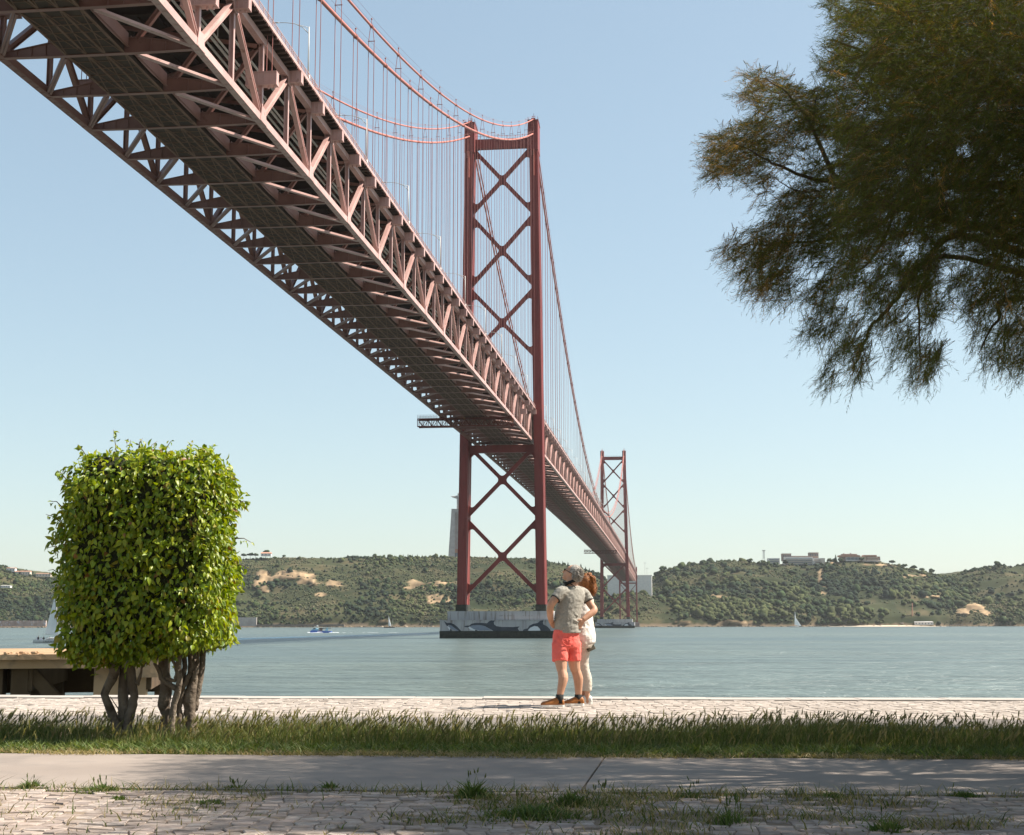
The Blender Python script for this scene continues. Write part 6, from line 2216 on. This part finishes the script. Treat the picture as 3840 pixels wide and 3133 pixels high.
weed('weed_clump', 'grey green weed on the setts, middle left', 445, 2995, .06, .045, 90, (.005, .009), 0, 15)

# ================================================================== the couple on the quay
def pmat2(name, c1, c2, scale, rough=.85):
    """small diamond pattern printed on cloth"""
    m = bpy.data.materials.new(name); m.use_nodes = True
    N, L = nodes_of(m); b = N['Principled BSDF']; b.inputs['Roughness'].default_value = rough; b.inputs['Specular IOR Level'].default_value = .15
    g = N.new('ShaderNodeNewGeometry')
    mp = N.new('ShaderNodeMapping'); mp.inputs['Rotation'].default_value = (R(45), R(20), R(45)); mp.inputs['Scale'].default_value = (1, 1, 1)
    L.new(g.outputs['Position'], mp.inputs['Vector'])
    ck = N.new('ShaderNodeTexChecker'); ck.inputs['Scale'].default_value = scale
    ck.inputs['Color1'].default_value = (*c1, 1); ck.inputs['Color2'].default_value = (*c2, 1)
    L.new(mp.outputs[0], ck.inputs['Vector']); L.new(ck.outputs[0], b.inputs['Base Color'])
    nb = N.new('ShaderNodeTexNoise'); nb.inputs['Scale'].default_value = 14; nb.inputs['Detail'].default_value = 3; L.new(g.outputs['Position'], nb.inputs['Vector'])
    bp = N.new('ShaderNodeBump'); bp.inputs['Distance'].default_value = .012; L.new(nb.outputs[0], bp.inputs['Height']); L.new(bp.outputs[0], b.inputs['Normal'])
    return m
M_skin = pmat('warm brown skin', (.42, .22, .135), (.49, .27, .175), 9, .55, c3=(.38, .165, .105), s3=5)  # one skin colour with random patches, shared by both figures
M_shirt = pmat('grey speckled shirt', (.20, .185, .155), (.36, .335, .29), 160, .9, bump=.010, bscale=14, spec=.15)
M_short = pmat('coral red shorts cloth', (.70, .115, .090), (.78, .150, .120), 7, .85, bump=.02, bscale=12)
M_brownsh = pmat('tan leather shoes', (.27, .095, .022), (.34, .13, .035), 12, .5)
M_sole = pmat('white shoe sole', (.72, .68, .62), (.78, .74, .68), 12, .7)
M_sock = pmat('black socks', (.012, .012, .012), (.025, .024, .022), 30, .9)
M_greyhair = pmat('grey hair', (.20, .175, .145), (.46, .42, .37), 45, .6, bump=.01, bscale=120)
M_redhair = pmat('auburn hair', (.16, .052, .014), (.34, .13, .035), 40, .5, bump=.01, bscale=90)
M_wtop = pmat('white blouse cloth', (.60, .56, .51), (.66, .62, .57), 8, .85, bump=.02, bscale=11)
M_pants = pmat('cream patterned trousers', (.42, .36, .29), (.56, .51, .44), 120, .9, bump=.010, bscale=14, spec=.15)
M_wshoe = pmat('white sneakers', (.55, .54, .50), (.62, .61, .57), 10, .6)
M_bag = pmat('olive leather bag', (.045, .038, .022), (.075, .062, .036), 12, .45)
M_black = pmat('black strap', (.010, .010, .010), (.02, .02, .02), 20, .7)
def remesh(m, name, mat, parent, vox, smooth=4, wrinkle=0.0, wf=(16, 16, 26)):
    """join overlapping closed shapes of one part into one continuous skin"""
    me = fixn(m.mesh(name, mat))
    o = bpy.data.objects.new('tmp', me); C.objects.link(o)
    md = o.modifiers.new('r', 'REMESH'); md.mode = 'VOXEL'; md.voxel_size = vox
    if smooth:
        s_ = o.modifiers.new('s', 'SMOOTH'); s_.factor = .5; s_.iterations = smooth
    dg = bpy.context.evaluated_depsgraph_get()
    nm = bpy.data.meshes.new_from_object(o.evaluated_get(dg))
    bpy.data.objects.remove(o)
    if wrinkle:      # soft creases in the cloth
        co = np.empty(len(nm.vertices) * 3, np.float32); nm.vertices.foreach_get('co', co); co = co.reshape(-1, 3)
        no = np.empty(len(nm.vertices) * 3, np.float32); nm.vertices.foreach_get('normal', no); no = no.reshape(-1, 3)
        dn = np.array([1 - 2 * abs(mnoise.noise(Vector((p[0] * wf[0] + p[2] * 9, p[1] * wf[1], p[2] * wf[2] - p[0] * 12)))) for p in co])
        dn = dn + .6 * np.array([mnoise.noise(Vector((p[0] * 9, p[1] * 9, p[2] * 7))) for p in co])
        co += no * (dn * wrinkle)[:, None]
        nm.vertices.foreach_set('co', co.astype(np.float32).ravel()); nm.update()
    nm.materials.clear(); nm.materials.append(mat); nm.shade_smooth()
    nm.name = name
    return link(name, nm, parent)
def limb_(m, pts, rads, n=12, sub=4):
    P_ = [Vector(p) for p in pts]; Qs, Rs = [], []
    for i in range(len(P_) - 1):
        p0, p1, p2, p3 = P_[max(i - 1, 0)], P_[i], P_[i + 1], P_[min(i + 2, len(P_) - 1)]
        for k in range(sub):
            t = k / sub
            Qs.append(.5 * ((2 * p1) + (p2 - p0) * t + (2 * p0 - 5 * p1 + 4 * p2 - p3) * t * t + (3 * p1 - p0 - 3 * p2 + p3) * t ** 3)); Rs.append(rads[i] * (1 - t) + rads[i + 1] * t)
    Qs.append(P_[-1]); Rs.append(rads[-1])
    m.tube(Qs, Rs, n)
def oval(m, c, dirs, n=14, k=9):
    """ellipsoid with three half-axis vectors"""
    c = Vector(c); a, b_, d = [Vector(q) for q in dirs]
    m.loft([(c + d * -math.cos(math.pi * i / k), a * math.sin(math.pi * i / k), b_ * math.sin(math.pi * i / k)) for i in range(1, k)], n)
def torso(m, rings, a, f, n=20):
    m.loft([(c, Vector(a) * hw, Vector(f) * hd) for c, hw, hd in rings], n)
def hand(m, wrist, knuck, fdir, tdir, curl, s=1.0):
    """palm from wrist to knuckles, four unequal bent fingers and a thumb from the side of the palm"""
    w_, k_ = Vector(wrist), Vector(knuck)
    ax = (k_ - w_).normalized(); sd = Vector(tdir).normalized(); sd = (sd - ax * sd.dot(ax)).normalized(); nr = ax.cross(sd)
    oval(m, w_.lerp(k_, .55), (sd * .040 * s, nr * .018 * s, ax * (k_ - w_).length * .62))
    for i, (off, ln) in enumerate(((.028, .072), (.010, .080), (-.009, .074), (-.027, .058))):
        b_ = k_ + sd * off * s - ax * .012
        d1 = (ax * .75 + Vector(fdir).normalized() * .65).normalized(); d2 = (ax * (.2 - curl) + Vector(fdir).normalized()).normalized()
        m.tube([b_, b_ + d1 * ln * .45 * s, b_ + d1 * ln * .45 * s + d2 * ln * .35 * s, b_ + d1 * ln * .45 * s + d2 * ln * .62 * s - ax * .01 * curl], [.0098 * s, .0092 * s, .0085 * s, .007 * s], 8)
    t0 = w_.lerp(k_, .35) + sd * .028 * s
    m.tube([t0, t0 + (sd * .8 + ax * .45) * .035 * s, t0 + (sd * .7 + ax * .75 + Vector(fdir) * .2) * .062 * s], [.013 * s, .0115 * s, .009 * s], 8)
def shoe(parent, name, heel, toe, h, w_, mat, solemat, mid=None):
    hl, te = Vector(heel), Vector(toe); hl.z = te.z = 0
    ax = (te - hl); Ln = ax.length; ax.normalize(); sd = Vector((-ax.y, ax.x, 0))
    m = MB()
    for t, hw, hh in ((.0, .55, .60), ):
        pass
    m.loft([(hl + ax * Ln * t + Vector((0, 0, z)), sd * w_ * hw, Vector((0, 0, hh))) for t, hw, z, hh in ((.0, .50, .050, .034), (.05, .74, .064, .052), (.22, .82, .072, .062), (.42, .86, .066, .058), (.62, .98, .054, .046), (.82, .97, .046, .038), (.95, .80, .042, .032), (1.0, .52, .038, .022))], 14)
    m.loft([(hl + ax * Ln * t + Vector((0, 0, .095)), ax * Ln * .14, sd * w_ * .62) for t in (.16,)] + [(hl + ax * Ln * .17 + Vector((0, 0, z)), ax * Ln * k, sd * w_ * .66) for z, k in ((.06, .18), (.04, .19))], 12)
    remesh(m, name, mat, parent, .006, 3)
    m = MB()
    out = []
    for t, hw in ((0, .55), (.08, .80), (.3, .84), (.5, .88), (.68, 1.02), (.84, .98), (.96, .74), (1.02, .3)):
        out.append((t, hw))
    poly = [(Ln * t, w_ * hw) for t, hw in out] + [(Ln * t, -w_ * hw) for t, hw in reversed(out)]
    m.prism(poly, hl + Vector((0, 0, .013)), ax, sd, (0, 0, 1), 0, .026)
    link('sole', fixn(m.mesh('sole', solemat)), parent)

DM_ = 17.75
def hp(u, v, dy=0.0): return at(u, v, DM_ + dy)
man = empty('person', (hp(2120, 2650).x, 17.75, 0))
tag(man, 'person in grey short-sleeved shirt and coral shorts, hands on hips, looking up at the bridge', 'person')
A_ = Vector((.76, .62, 0)).normalized(); F_ = Vector((-.62, .78, 0)).normalized()
# ---- body, one continuous skin
m = MB()
torso(m, [(hp(2122, 2420), .155, .120), (hp(2124, 2385), .165, .125), (hp(2128, 2330), .155, .120), (hp(2140, 2265), .170, .115), (hp(2147, 2230), .165, .095), (hp(2149, 2208), .085, .075), (hp(2147, 2190), .060, .062)], A_, F_)
limb_(m, [hp(2149, 2212, -.02), hp(2143, 2185, -.02), hp(2140, 2165, -.01)], [.068, .060, .058])
fh = Vector((-.88, .28, .42)).normalized(); sh_ = fh.cross(Vector((0, 0, 1))).normalized(); uh = sh_.cross(fh)
hc = hp(2146, 2152)
oval(m, hc, (sh_ * .076, fh * .098, uh * .112))
oval(m, hc + fh * .045 - uh * .055, (sh_ * .056, fh * .058, uh * .062))           # jaw
oval(m, hc + fh * .082 - uh * .088, (sh_ * .024, fh * .020, uh * .020))           # chin
m.tube([hc + fh * .088 + uh * .020, hc + fh * .112 - uh * .012, hc + fh * .122 - uh * .026, hc + fh * .095 - uh * .034], [.010, .013, .015, .012], 8)   # nose
oval(m, hc + fh * .098 - uh * .056, (sh_ * .024, fh * .010, uh * .007))           # lips
oval(m, hc + fh * .094 - uh * .066, (sh_ * .021, fh * .010, uh * .007))
for sg in (-1, 1):
    oval(m, hc + fh * .084 + uh * .014 + sh_ * sg * .030, (sh_ * .014, fh * .008, uh * .010))    # eyelids
    oval(m, hc - fh * .004 - uh * .006 + sh_ * sg * .076, (sh_ * .010, fh * .019, uh * .032))    # ears
# arms
limb_(m, [hp(2112, 2222, -.10), hp(2094, 2234, -.15), hp(2070, 2262, -.20), hp(2063, 2284, -.19), hp(2064, 2310, -.13), hp(2068, 2336, -.06)], [.060, .055, .048, .045, .043, .030])
hand(m, hp(2068, 2332, -.07), hp(2078, 2349, -.02), (.55, .75, -.25), (.9, .0, .35), .2)
limb_(m, [hp(2180, 2226, .10), hp(2196, 2240, .13), hp(2218, 2272, .10), hp(2228, 2290, .05), hp(2208, 2308, 0), hp(2186, 2326, -.05)], [.060, .054, .047, .044, .042, .029])
hand(m, hp(2188, 2324, -.05), hp(2177, 2340, -.06), (-.25, -.1, -.9), (-.5, -.4, .6), .2)
# legs
limb_(m, [hp(2104, 2405, -.06), hp(2102, 2450, -.09), hp(2105, 2500, -.13), hp(2108, 2518, -.15), hp(2112, 2545, -.18), hp(2105, 2580, -.20), hp(2099, 2612, -.21), hp(2098, 2640, -.21)], [.098, .088, .070, .060, .064, .050, .040, .042])
limb_(m, [hp(2146, 2405, .05), hp(2150, 2450, .05), hp(2155, 2500, .06), hp(2160, 2518, .07), hp(2168, 2545, .08), hp(2169, 2580, .09), hp(2169, 2612, .10), hp(2168, 2640, .10)], [.098, .088, .070, .060, .063, .050, .040, .042])
remesh(m, 'body', M_skin, man, .0065, 3)
# ---- shirt
m = MB()
torso(m, [(hp(2131, 2374), .172, .150), (hp(2129, 2355), .178, .152), (hp(2127, 2320), .178, .150), (hp(2132, 2285), .182, .145), (hp(2142, 2250), .190, .132), (hp(2148, 2226), .180, .112), (hp(2151, 2210), .135, .092), (hp(2150, 2199), .082, .078)], A_, F_)
limb_(m, [hp(2122, 2218, -.08), hp(2104, 2222, -.13), hp(2092, 2236, -.155), hp(2084, 2246, -.175)], [.070, .074, .068, .064])
limb_(m, [hp(2172, 2220, .08), hp(2190, 2228, .125), hp(2201, 2244, .13), hp(2207, 2254, .125)], [.070, .072, .066, .062])
# folds round the waist
for u0, v0, u1, v1, d_ in ((2100, 2340, 2150, 2352, -.15), (2115, 2308, 2160, 2330, -.15), (2128, 2322, 2172, 2335, -.14), (2108, 2322, 2150, 2341, -.15), (2140, 2300, 2170, 2312, -.13)):
    limb_(m, [hp(u0, v0, d_ + .02), hp((u0 + u1) / 2, (v0 + v1) / 2 - 2, d_ + .012), hp(u1, v1, d_ + .04)], [.006, .012, .006], 8)
remesh(m, 'shirt', M_shirt, man, .008, 3, .005, (12, 12, 20))
m = MB()
for cu, cv, dd, rr_, ax_ in ((2083.5, 2247, -.176, .066, (hp(2084, 2246, -.175) - hp(2092, 2236, -.155))), (2207.5, 2255, .124, .064, (hp(2207, 2254, .125) - hp(2201, 2244, .13)))):
    c_ = hp(cu, cv, dd); ax_ = ax_.normalized(); s1 = ax_.cross(Vector((0, 1, 0))).normalized(); s2 = ax_.cross(s1)
    m.loft([(c_ - ax_ * .004, s1 * rr_, s2 * rr_), (c_ + ax_ * .004, s1 * rr_ * 1.01, s2 * rr_ * 1.01)], 16)
link('sleeve_cuff', fixn(m.mesh('sleeve_cuff', M_black, True)), man)
# ---- shorts
m = MB()
torso(m, [(hp(2124, 2362), .168, .140), (hp(2122, 2385), .176, .146), (hp(2122, 2410), .176, .150), (hp(2122, 2430), .165, .140)], A_, F_)
limb_(m, [hp(2103, 2412, -.06), hp(2101, 2440, -.08), hp(2100, 2481, -.11)], [.112, .104, .098])
limb_(m, [hp(2147, 2412, .05), hp(2150, 2440, .05), hp(2151, 2478, .055)], [.108, .098, .090])
oval(m, hp(2108, 2405, -.10), (A_ * .085, F_ * .07, (0, 0, .085))); oval(m, hp(2150, 2403, .02), (A_ * .08, F_ * .07, (0, 0, .085)))
remesh(m, 'shorts', M_short, man, .008, 3, .0045, (18, 18, 9))
m = MB()
for k in range(2):
    pts = [hp(2109, 2398, -.190), hp(2112, 2410, -.192), hp(2124, 2421, -.178), hp(2140, 2421, -.150)] if k == 0 else [hp(2109, 2398, -.190), hp(2126, 2397, -.175), hp(2141, 2400, -.148)]
    limb_(m, pts, [.004] * len(pts), 6)
link('pocket_seam', fixn(m.mesh('pocket_seam', M_short, True)), man)
# ---- head details
m = MB()
oval(m, hc - fh * .026 + uh * .026, (sh_ * .088, fh * .092, uh * .104))
oval(m, hc - fh * .055 - uh * .02, (sh_ * .080, fh * .060, uh * .090))
rh = random.Random(5)
for k in range(620):
    a, b_ = rh.uniform(-1.5, 1.5), rh.uniform(-.6, 1.5)
    d = (sh_ * math.sin(a) * math.cos(b_) - fh * math.cos(a) * math.cos(b_) * .9 + uh * math.sin(b_)).normalized()
    p = hc - fh * .028 + uh * .02 + Vector((sh_ * .085 * sh_.dot(d)) + (fh * .092 * fh.dot(d)) + (uh * .104 * uh.dot(d)))
    q = p + d * rh.uniform(.004, .016) + (-fh * .5 - uh * .5 + sh_ * rh.uniform(-.6, .6)) * rh.uniform(.02, .045)
    m.tube([p - d * .006, q], [.0055, .0015], 5)
link('hair', fixn(m.mesh('hair', M_greyhair, True)), man)
m = MB()
for sg in (-1, 1):
    m.tube([hc + fh * .10 + uh * .016 + sh_ * sg * .04, hc + fh * .05 + uh * .012 + sh_ * sg * .078, hc - fh * .02 + uh * .006 + sh_ * sg * .082], [.0045, .0045, .004], 6)
    oval(m, hc + fh * .104 + uh * .012 + sh_ * sg * .033, (sh_ * .026, fh * .004, uh * .019))
link('sunglasses', fixn(m.mesh('sunglasses', M_black, True)), man)
m = MB()
nk = hp(2138, 2186, -.02); na = Vector((-.35, .1, .93)).normalized(); n1_ = na.cross(Vector((0, 1, 0))).normalized(); n2_ = na.cross(n1_)
m.loft([(nk - na * .018, n1_ * .078, n2_ * .077), (nk, n1_ * .079, n2_ * .078), (nk + na * .018, n1_ * .074, n2_ * .073)], 18)
limb_(m, [hp(2112, 2186, -.09), hp(2128, 2186, -.10), hp(2150, 2196, -.11), hp(2158, 2206, -.10)], [.010, .010, .006, .005], 6)
link('collar_strap', fixn(m.mesh('collar_strap', M_black, True)), man)
for (au, av, ad), in (((2099, 2613, -.21),), ((2169, 2613, .10),)):
    m = MB(); m.tube([hp(au, av - 8, ad), hp(au, av + 10, ad), hp(au, av + 26, ad)], [.047, .048, .052], 14); link('sock', fixn(m.mesh('sock', M_sock, True)), man)
hL, tL = hp(2116, 2650, -.21), hp(2028, 2650, -.24)
shoe(man, 'shoe', hL, tL, .1, .05, M_brownsh, M_sole)
hR, tR = hp(2190, 2650, .10), hp(2114, 2650, .07)
shoe(man, 'shoe', hR, tR, .1, .05, M_brownsh, M_sole)
# laces
for h_, t_ in ((hL, tL), (hR, tR)):
    m = MB(); ax_ = (t_ - h_); sd = Vector((-ax_.y, ax_.x, 0)).normalized()
    for k in range(4):
        c_ = Vector((h_.x, h_.y, 0)) + Vector((ax_.x, ax_.y, 0)) * (.34 + .07 * k); c_.z = .106 - k * .009
        m.tube([c_ - sd * .024 - Vector((0, 0, .006)), c_ + Vector((0, 0, .004)), c_ + sd * .024 - Vector((0, 0, .006))], .0038, 6)
    link('laces', m.mesh('laces', M_sole), man)

# ---- the woman beside him
DW = 18.12
def wp(u, v, dy=0.0): return at(u, v, DW + dy)
wom = empty('person', (wp(2195, 2646).x, DW, 0))
tag(wom, 'person in white top and cream trousers standing close behind the one in coral shorts', 'person')
A2 = Vector((.66, .75, 0)).normalized(); F2 = Vector((-.75, .66, 0)).normalized()
m = MB()
torso(m, [(wp(2188, 2420), .150, .115), (wp(2188, 2390), .155, .12), (wp(2186, 2335), .120, .095), (wp(2182, 2275), .135, .10), (wp(2180, 2242), .135, .085), (wp(2180, 2222), .06, .06), (wp(2181, 2208), .048, .048)], A2, F2)
fw = Vector((-.85, .42, .30)).normalized(); sw = fw.cross(Vector((0, 0, 1))).normalized(); uw = sw.cross(fw)
wc = wp(2186, 2186)
limb_(m, [wp(2181, 2225), wp(2184, 2205)], [.05, .05])
oval(m, wc, (sw * .070, fw * .090, uw * .106))
oval(m, wc + fw * .04 - uw * .05, (sw * .050, fw * .052, uw * .056))
m.tube([wc + fw * .08 + uw * .015, wc + fw * .105 - uw * .02, wc + fw * .085 - uw * .03], [.009, .012, .010], 8)
oval(m, wc + fw * .088 - uw * .052, (sw * .02, fw * .009, uw * .008))
for sg in (-1, 1):
    oval(m, wc + fw * .076 + uw * .012 + sw * sg * .028, (sw * .013, fw * .008, uw * .009))
    oval(m, wc - fw * .003 - uw * .01 + sw * sg * .070, (sw * .009, fw * .017, uw * .028))
limb_(m, [wp(2204, 2240, .08), wp(2210, 2275, .10), wp(2205, 2310, .06), wp(2180, 2330, -.02), wp(2160, 2335, -.06)], [.045, .040, .036, .032, .024])
hand(m, wp(2162, 2334, -.05), wp(2150, 2336, -.05), (-.7, .2, -.3), (0, 0, 1), .2, .9)
limb_(m, [wp(2160, 2240, -.08), wp(2140, 2280, -.02), wp(2130, 2315, .05)], [.045, .04, .03])
hand(m, wp(2131, 2312, .05), wp(2128, 2330, .07), (-.2, .2, -.9), (.3, -.9, 0), .2, .9)
for du, dd in ((0, 0.0), (-26, -.06 + .12)):
    limb_(m, [wp(2192 + du * .5, 2410, dd), wp(2190 + du * .5, 2480, dd), wp(2196 + du * .6, 2520, dd), wp(2203 + du * .7, 2550, dd), wp(2202 + du * .7, 2600, dd), wp(2203 + du * .7, 2640, dd)], [.070, .050, .044, .044, .034, .038])
remesh(m, 'body', M_skin, wom, .0075, 3)
m = MB()
torso(m, [(wp(2192, 2412), .150, .125), (wp(2190, 2385), .165, .135), (wp(2188, 2350), .150, .122), (wp(2187, 2330), .140, .112), (wp(2184, 2285), .145, .112), (wp(2182, 2252), .148, .10), (wp(2181, 2232), .125, .085), (wp(2181, 2220), .065, .062)], A2, F2)
limb_(m, [wp(2196, 2236, .07), wp(2206, 2246, .09), wp(2211, 2266, .10)], [.058, .056, .054])
limb_(m, [wp(2166, 2236, -.07), wp(2156, 2250, -.07), wp(2150, 2264, -.05)], [.058, .056, .054])
for u0, v0, u1, v1 in ((2190, 2336, 2214, 2343), (2188, 2352, 2216, 2350), (2192, 2392, 2214, 2404)):
    limb_(m, [wp(u0, v0, -.11), wp((u0 + u1) / 2, (v0 + v1) / 2, -.10), wp(u1, v1, -.04)], [.006, .012, .006], 8)
remesh(m, 'blouse', M_wtop, wom, .009, 3, .005, (14, 14, 18))
m = MB()
torso(m, [(wp(2190, 2385), .150, .125), (wp(2188, 2412), .160, .130), (wp(2186, 2430), .145, .12)], A2, F2)
for du, dd in ((0, 0.0), (-26, .06)):
    limb_(m, [wp(2190 + du * .5, 2415, dd), wp(2187 + du * .5, 2450, dd), wp(2187 + du * .5, 2485, dd), wp(2194 + du * .6, 2520, dd), wp(2202 + du * .7, 2550, dd), wp(2202 + du * .7, 2592, dd)], [.100, .082, .066, .060, .062, .054])
remesh(m, 'trousers', M_pants, wom, .008, 3, .0035, (14, 14, 24))
# hair: wavy locks over a full cap, blown to the right
m = MB()
oval(m, wc - fw * .035 + uw * .02, (sw * .095, fw * .095, uw * .115))
oval(m, wp(2208, 2195), ((.075, 0, 0), (0, .085, 0), (0, 0, .125)))
rh = random.Random(9)
for k in range(230):
    p0 = wp(rh.uniform(2184, 2218), rh.uniform(2148, 2195), rh.uniform(-.09, .09))
    p3 = wp(rh.uniform(2196, 2232), rh.uniform(2205, 2238), rh.uniform(-.08, .08))
    mid1 = wp(rh.uniform(2205, 2232), rh.uniform(2170, 2205), rh.uniform(-.09, .09))
    limb_(m, [p0, p0.lerp(mid1, .6) + Vector((rh.uniform(-.02, .02), 0, .015)), mid1, mid1.lerp(p3, .5) + Vector((rh.uniform(-.02, .025), 0, 0)), p3], [.006, .010, .010, .008, .002], 5, 2)
for k in range(14):
    p0 = wp(rh.uniform(2215, 2228), rh.uniform(2160, 2225)); p1 = p0 + Vector((rh.uniform(.02, .05), 0, -.03)); p2 = p1 + Vector((rh.uniform(.0, .02), 0, -rh.uniform(.02, .06)))
    limb_(m, [p0, p1, p2], [.003, .002, .001], 4, 2)
link('hair', fixn(m.mesh('hair', M_redhair, True)), wom)
# shoes and bag
shoe(wom, 'shoe', wp(2221, 2648), wp(2150, 2648, .02), .1, .046, M_wshoe, M_sole)
shoe(wom, 'shoe', wp(2196, 2644, .10), wp(2126, 2644, .12), .1, .046, M_wshoe, M_sole)
bag = empty('shoulder_bag', wp(2215, 2446, -.05)); tag(bag, 'dark olive leather bag hanging at the hip of the person in white', 'bag')
m = MB()
c_ = [wp(2212, 2408, -.03), wp(2199, 2436, -.06), wp(2206, 2446, -.06), wp(2233, 2434, -.03), wp(2219, 2404, 0)]
n = len(c_)
m.add([p + Vector((0, -.03, 0)) for p in c_] + [p + Vector((.01, .05, 0)) for p in c_], [tuple(range(n)), tuple(reversed(range(n, 2 * n)))] + [(i, (i + 1) % n, n + (i + 1) % n, n + i) for i in range(n)])
link('pouch', fixn(m.mesh('pouch', M_bag)), bag)
m = MB(); m.add([p + Vector((0, -.034, 0)) for p in (c_[0], c_[0].lerp(c_[1], .55), c_[3].lerp(c_[4], .5), c_[4])] + [p + Vector((0, -.030, 0)) for p in (c_[0], c_[0].lerp(c_[1], .55), c_[3].lerp(c_[4], .5), c_[4])], [(0, 1, 2, 3), (7, 6, 5, 4), (0, 4, 5, 1), (1, 5, 6, 2), (2, 6, 7, 3), (3, 7, 4, 0)])
link('flap', fixn(m.mesh('flap', M_bag)), bag)
m = MB(); limb_(m, [wp(2228, 2418, -.02), wp(2222, 2402, -.02), wp(2217, 2385, 0), wp(2219, 2340, .02), wp(2212, 2260, .0)], [.006] * 5, 6); link('strap', m.mesh('strap', M_bag), bag)

# ================================================================== thin summer haze
M_haze = bpy.data.materials.new('thin pale haze')
M_haze.use_nodes = True
N, L = nodes_of(M_haze)
N.remove(N['Principled BSDF'])
pv = N.new('ShaderNodeVolumePrincipled')
pv.inputs['Color'].default_value = (.93, .96, 1.0, 1)
pv.inputs['Density'].default_value = .00003
pv.inputs['Anisotropy'].default_value = .2
L.new(pv.outputs[0], N['Material Output'].inputs['Volume'])
m = MB(); m.box((-5200, -120, WATER_Z - 8), (5200, 5200, 204))
tag(m.build('haze', M_haze), kind='stuff')
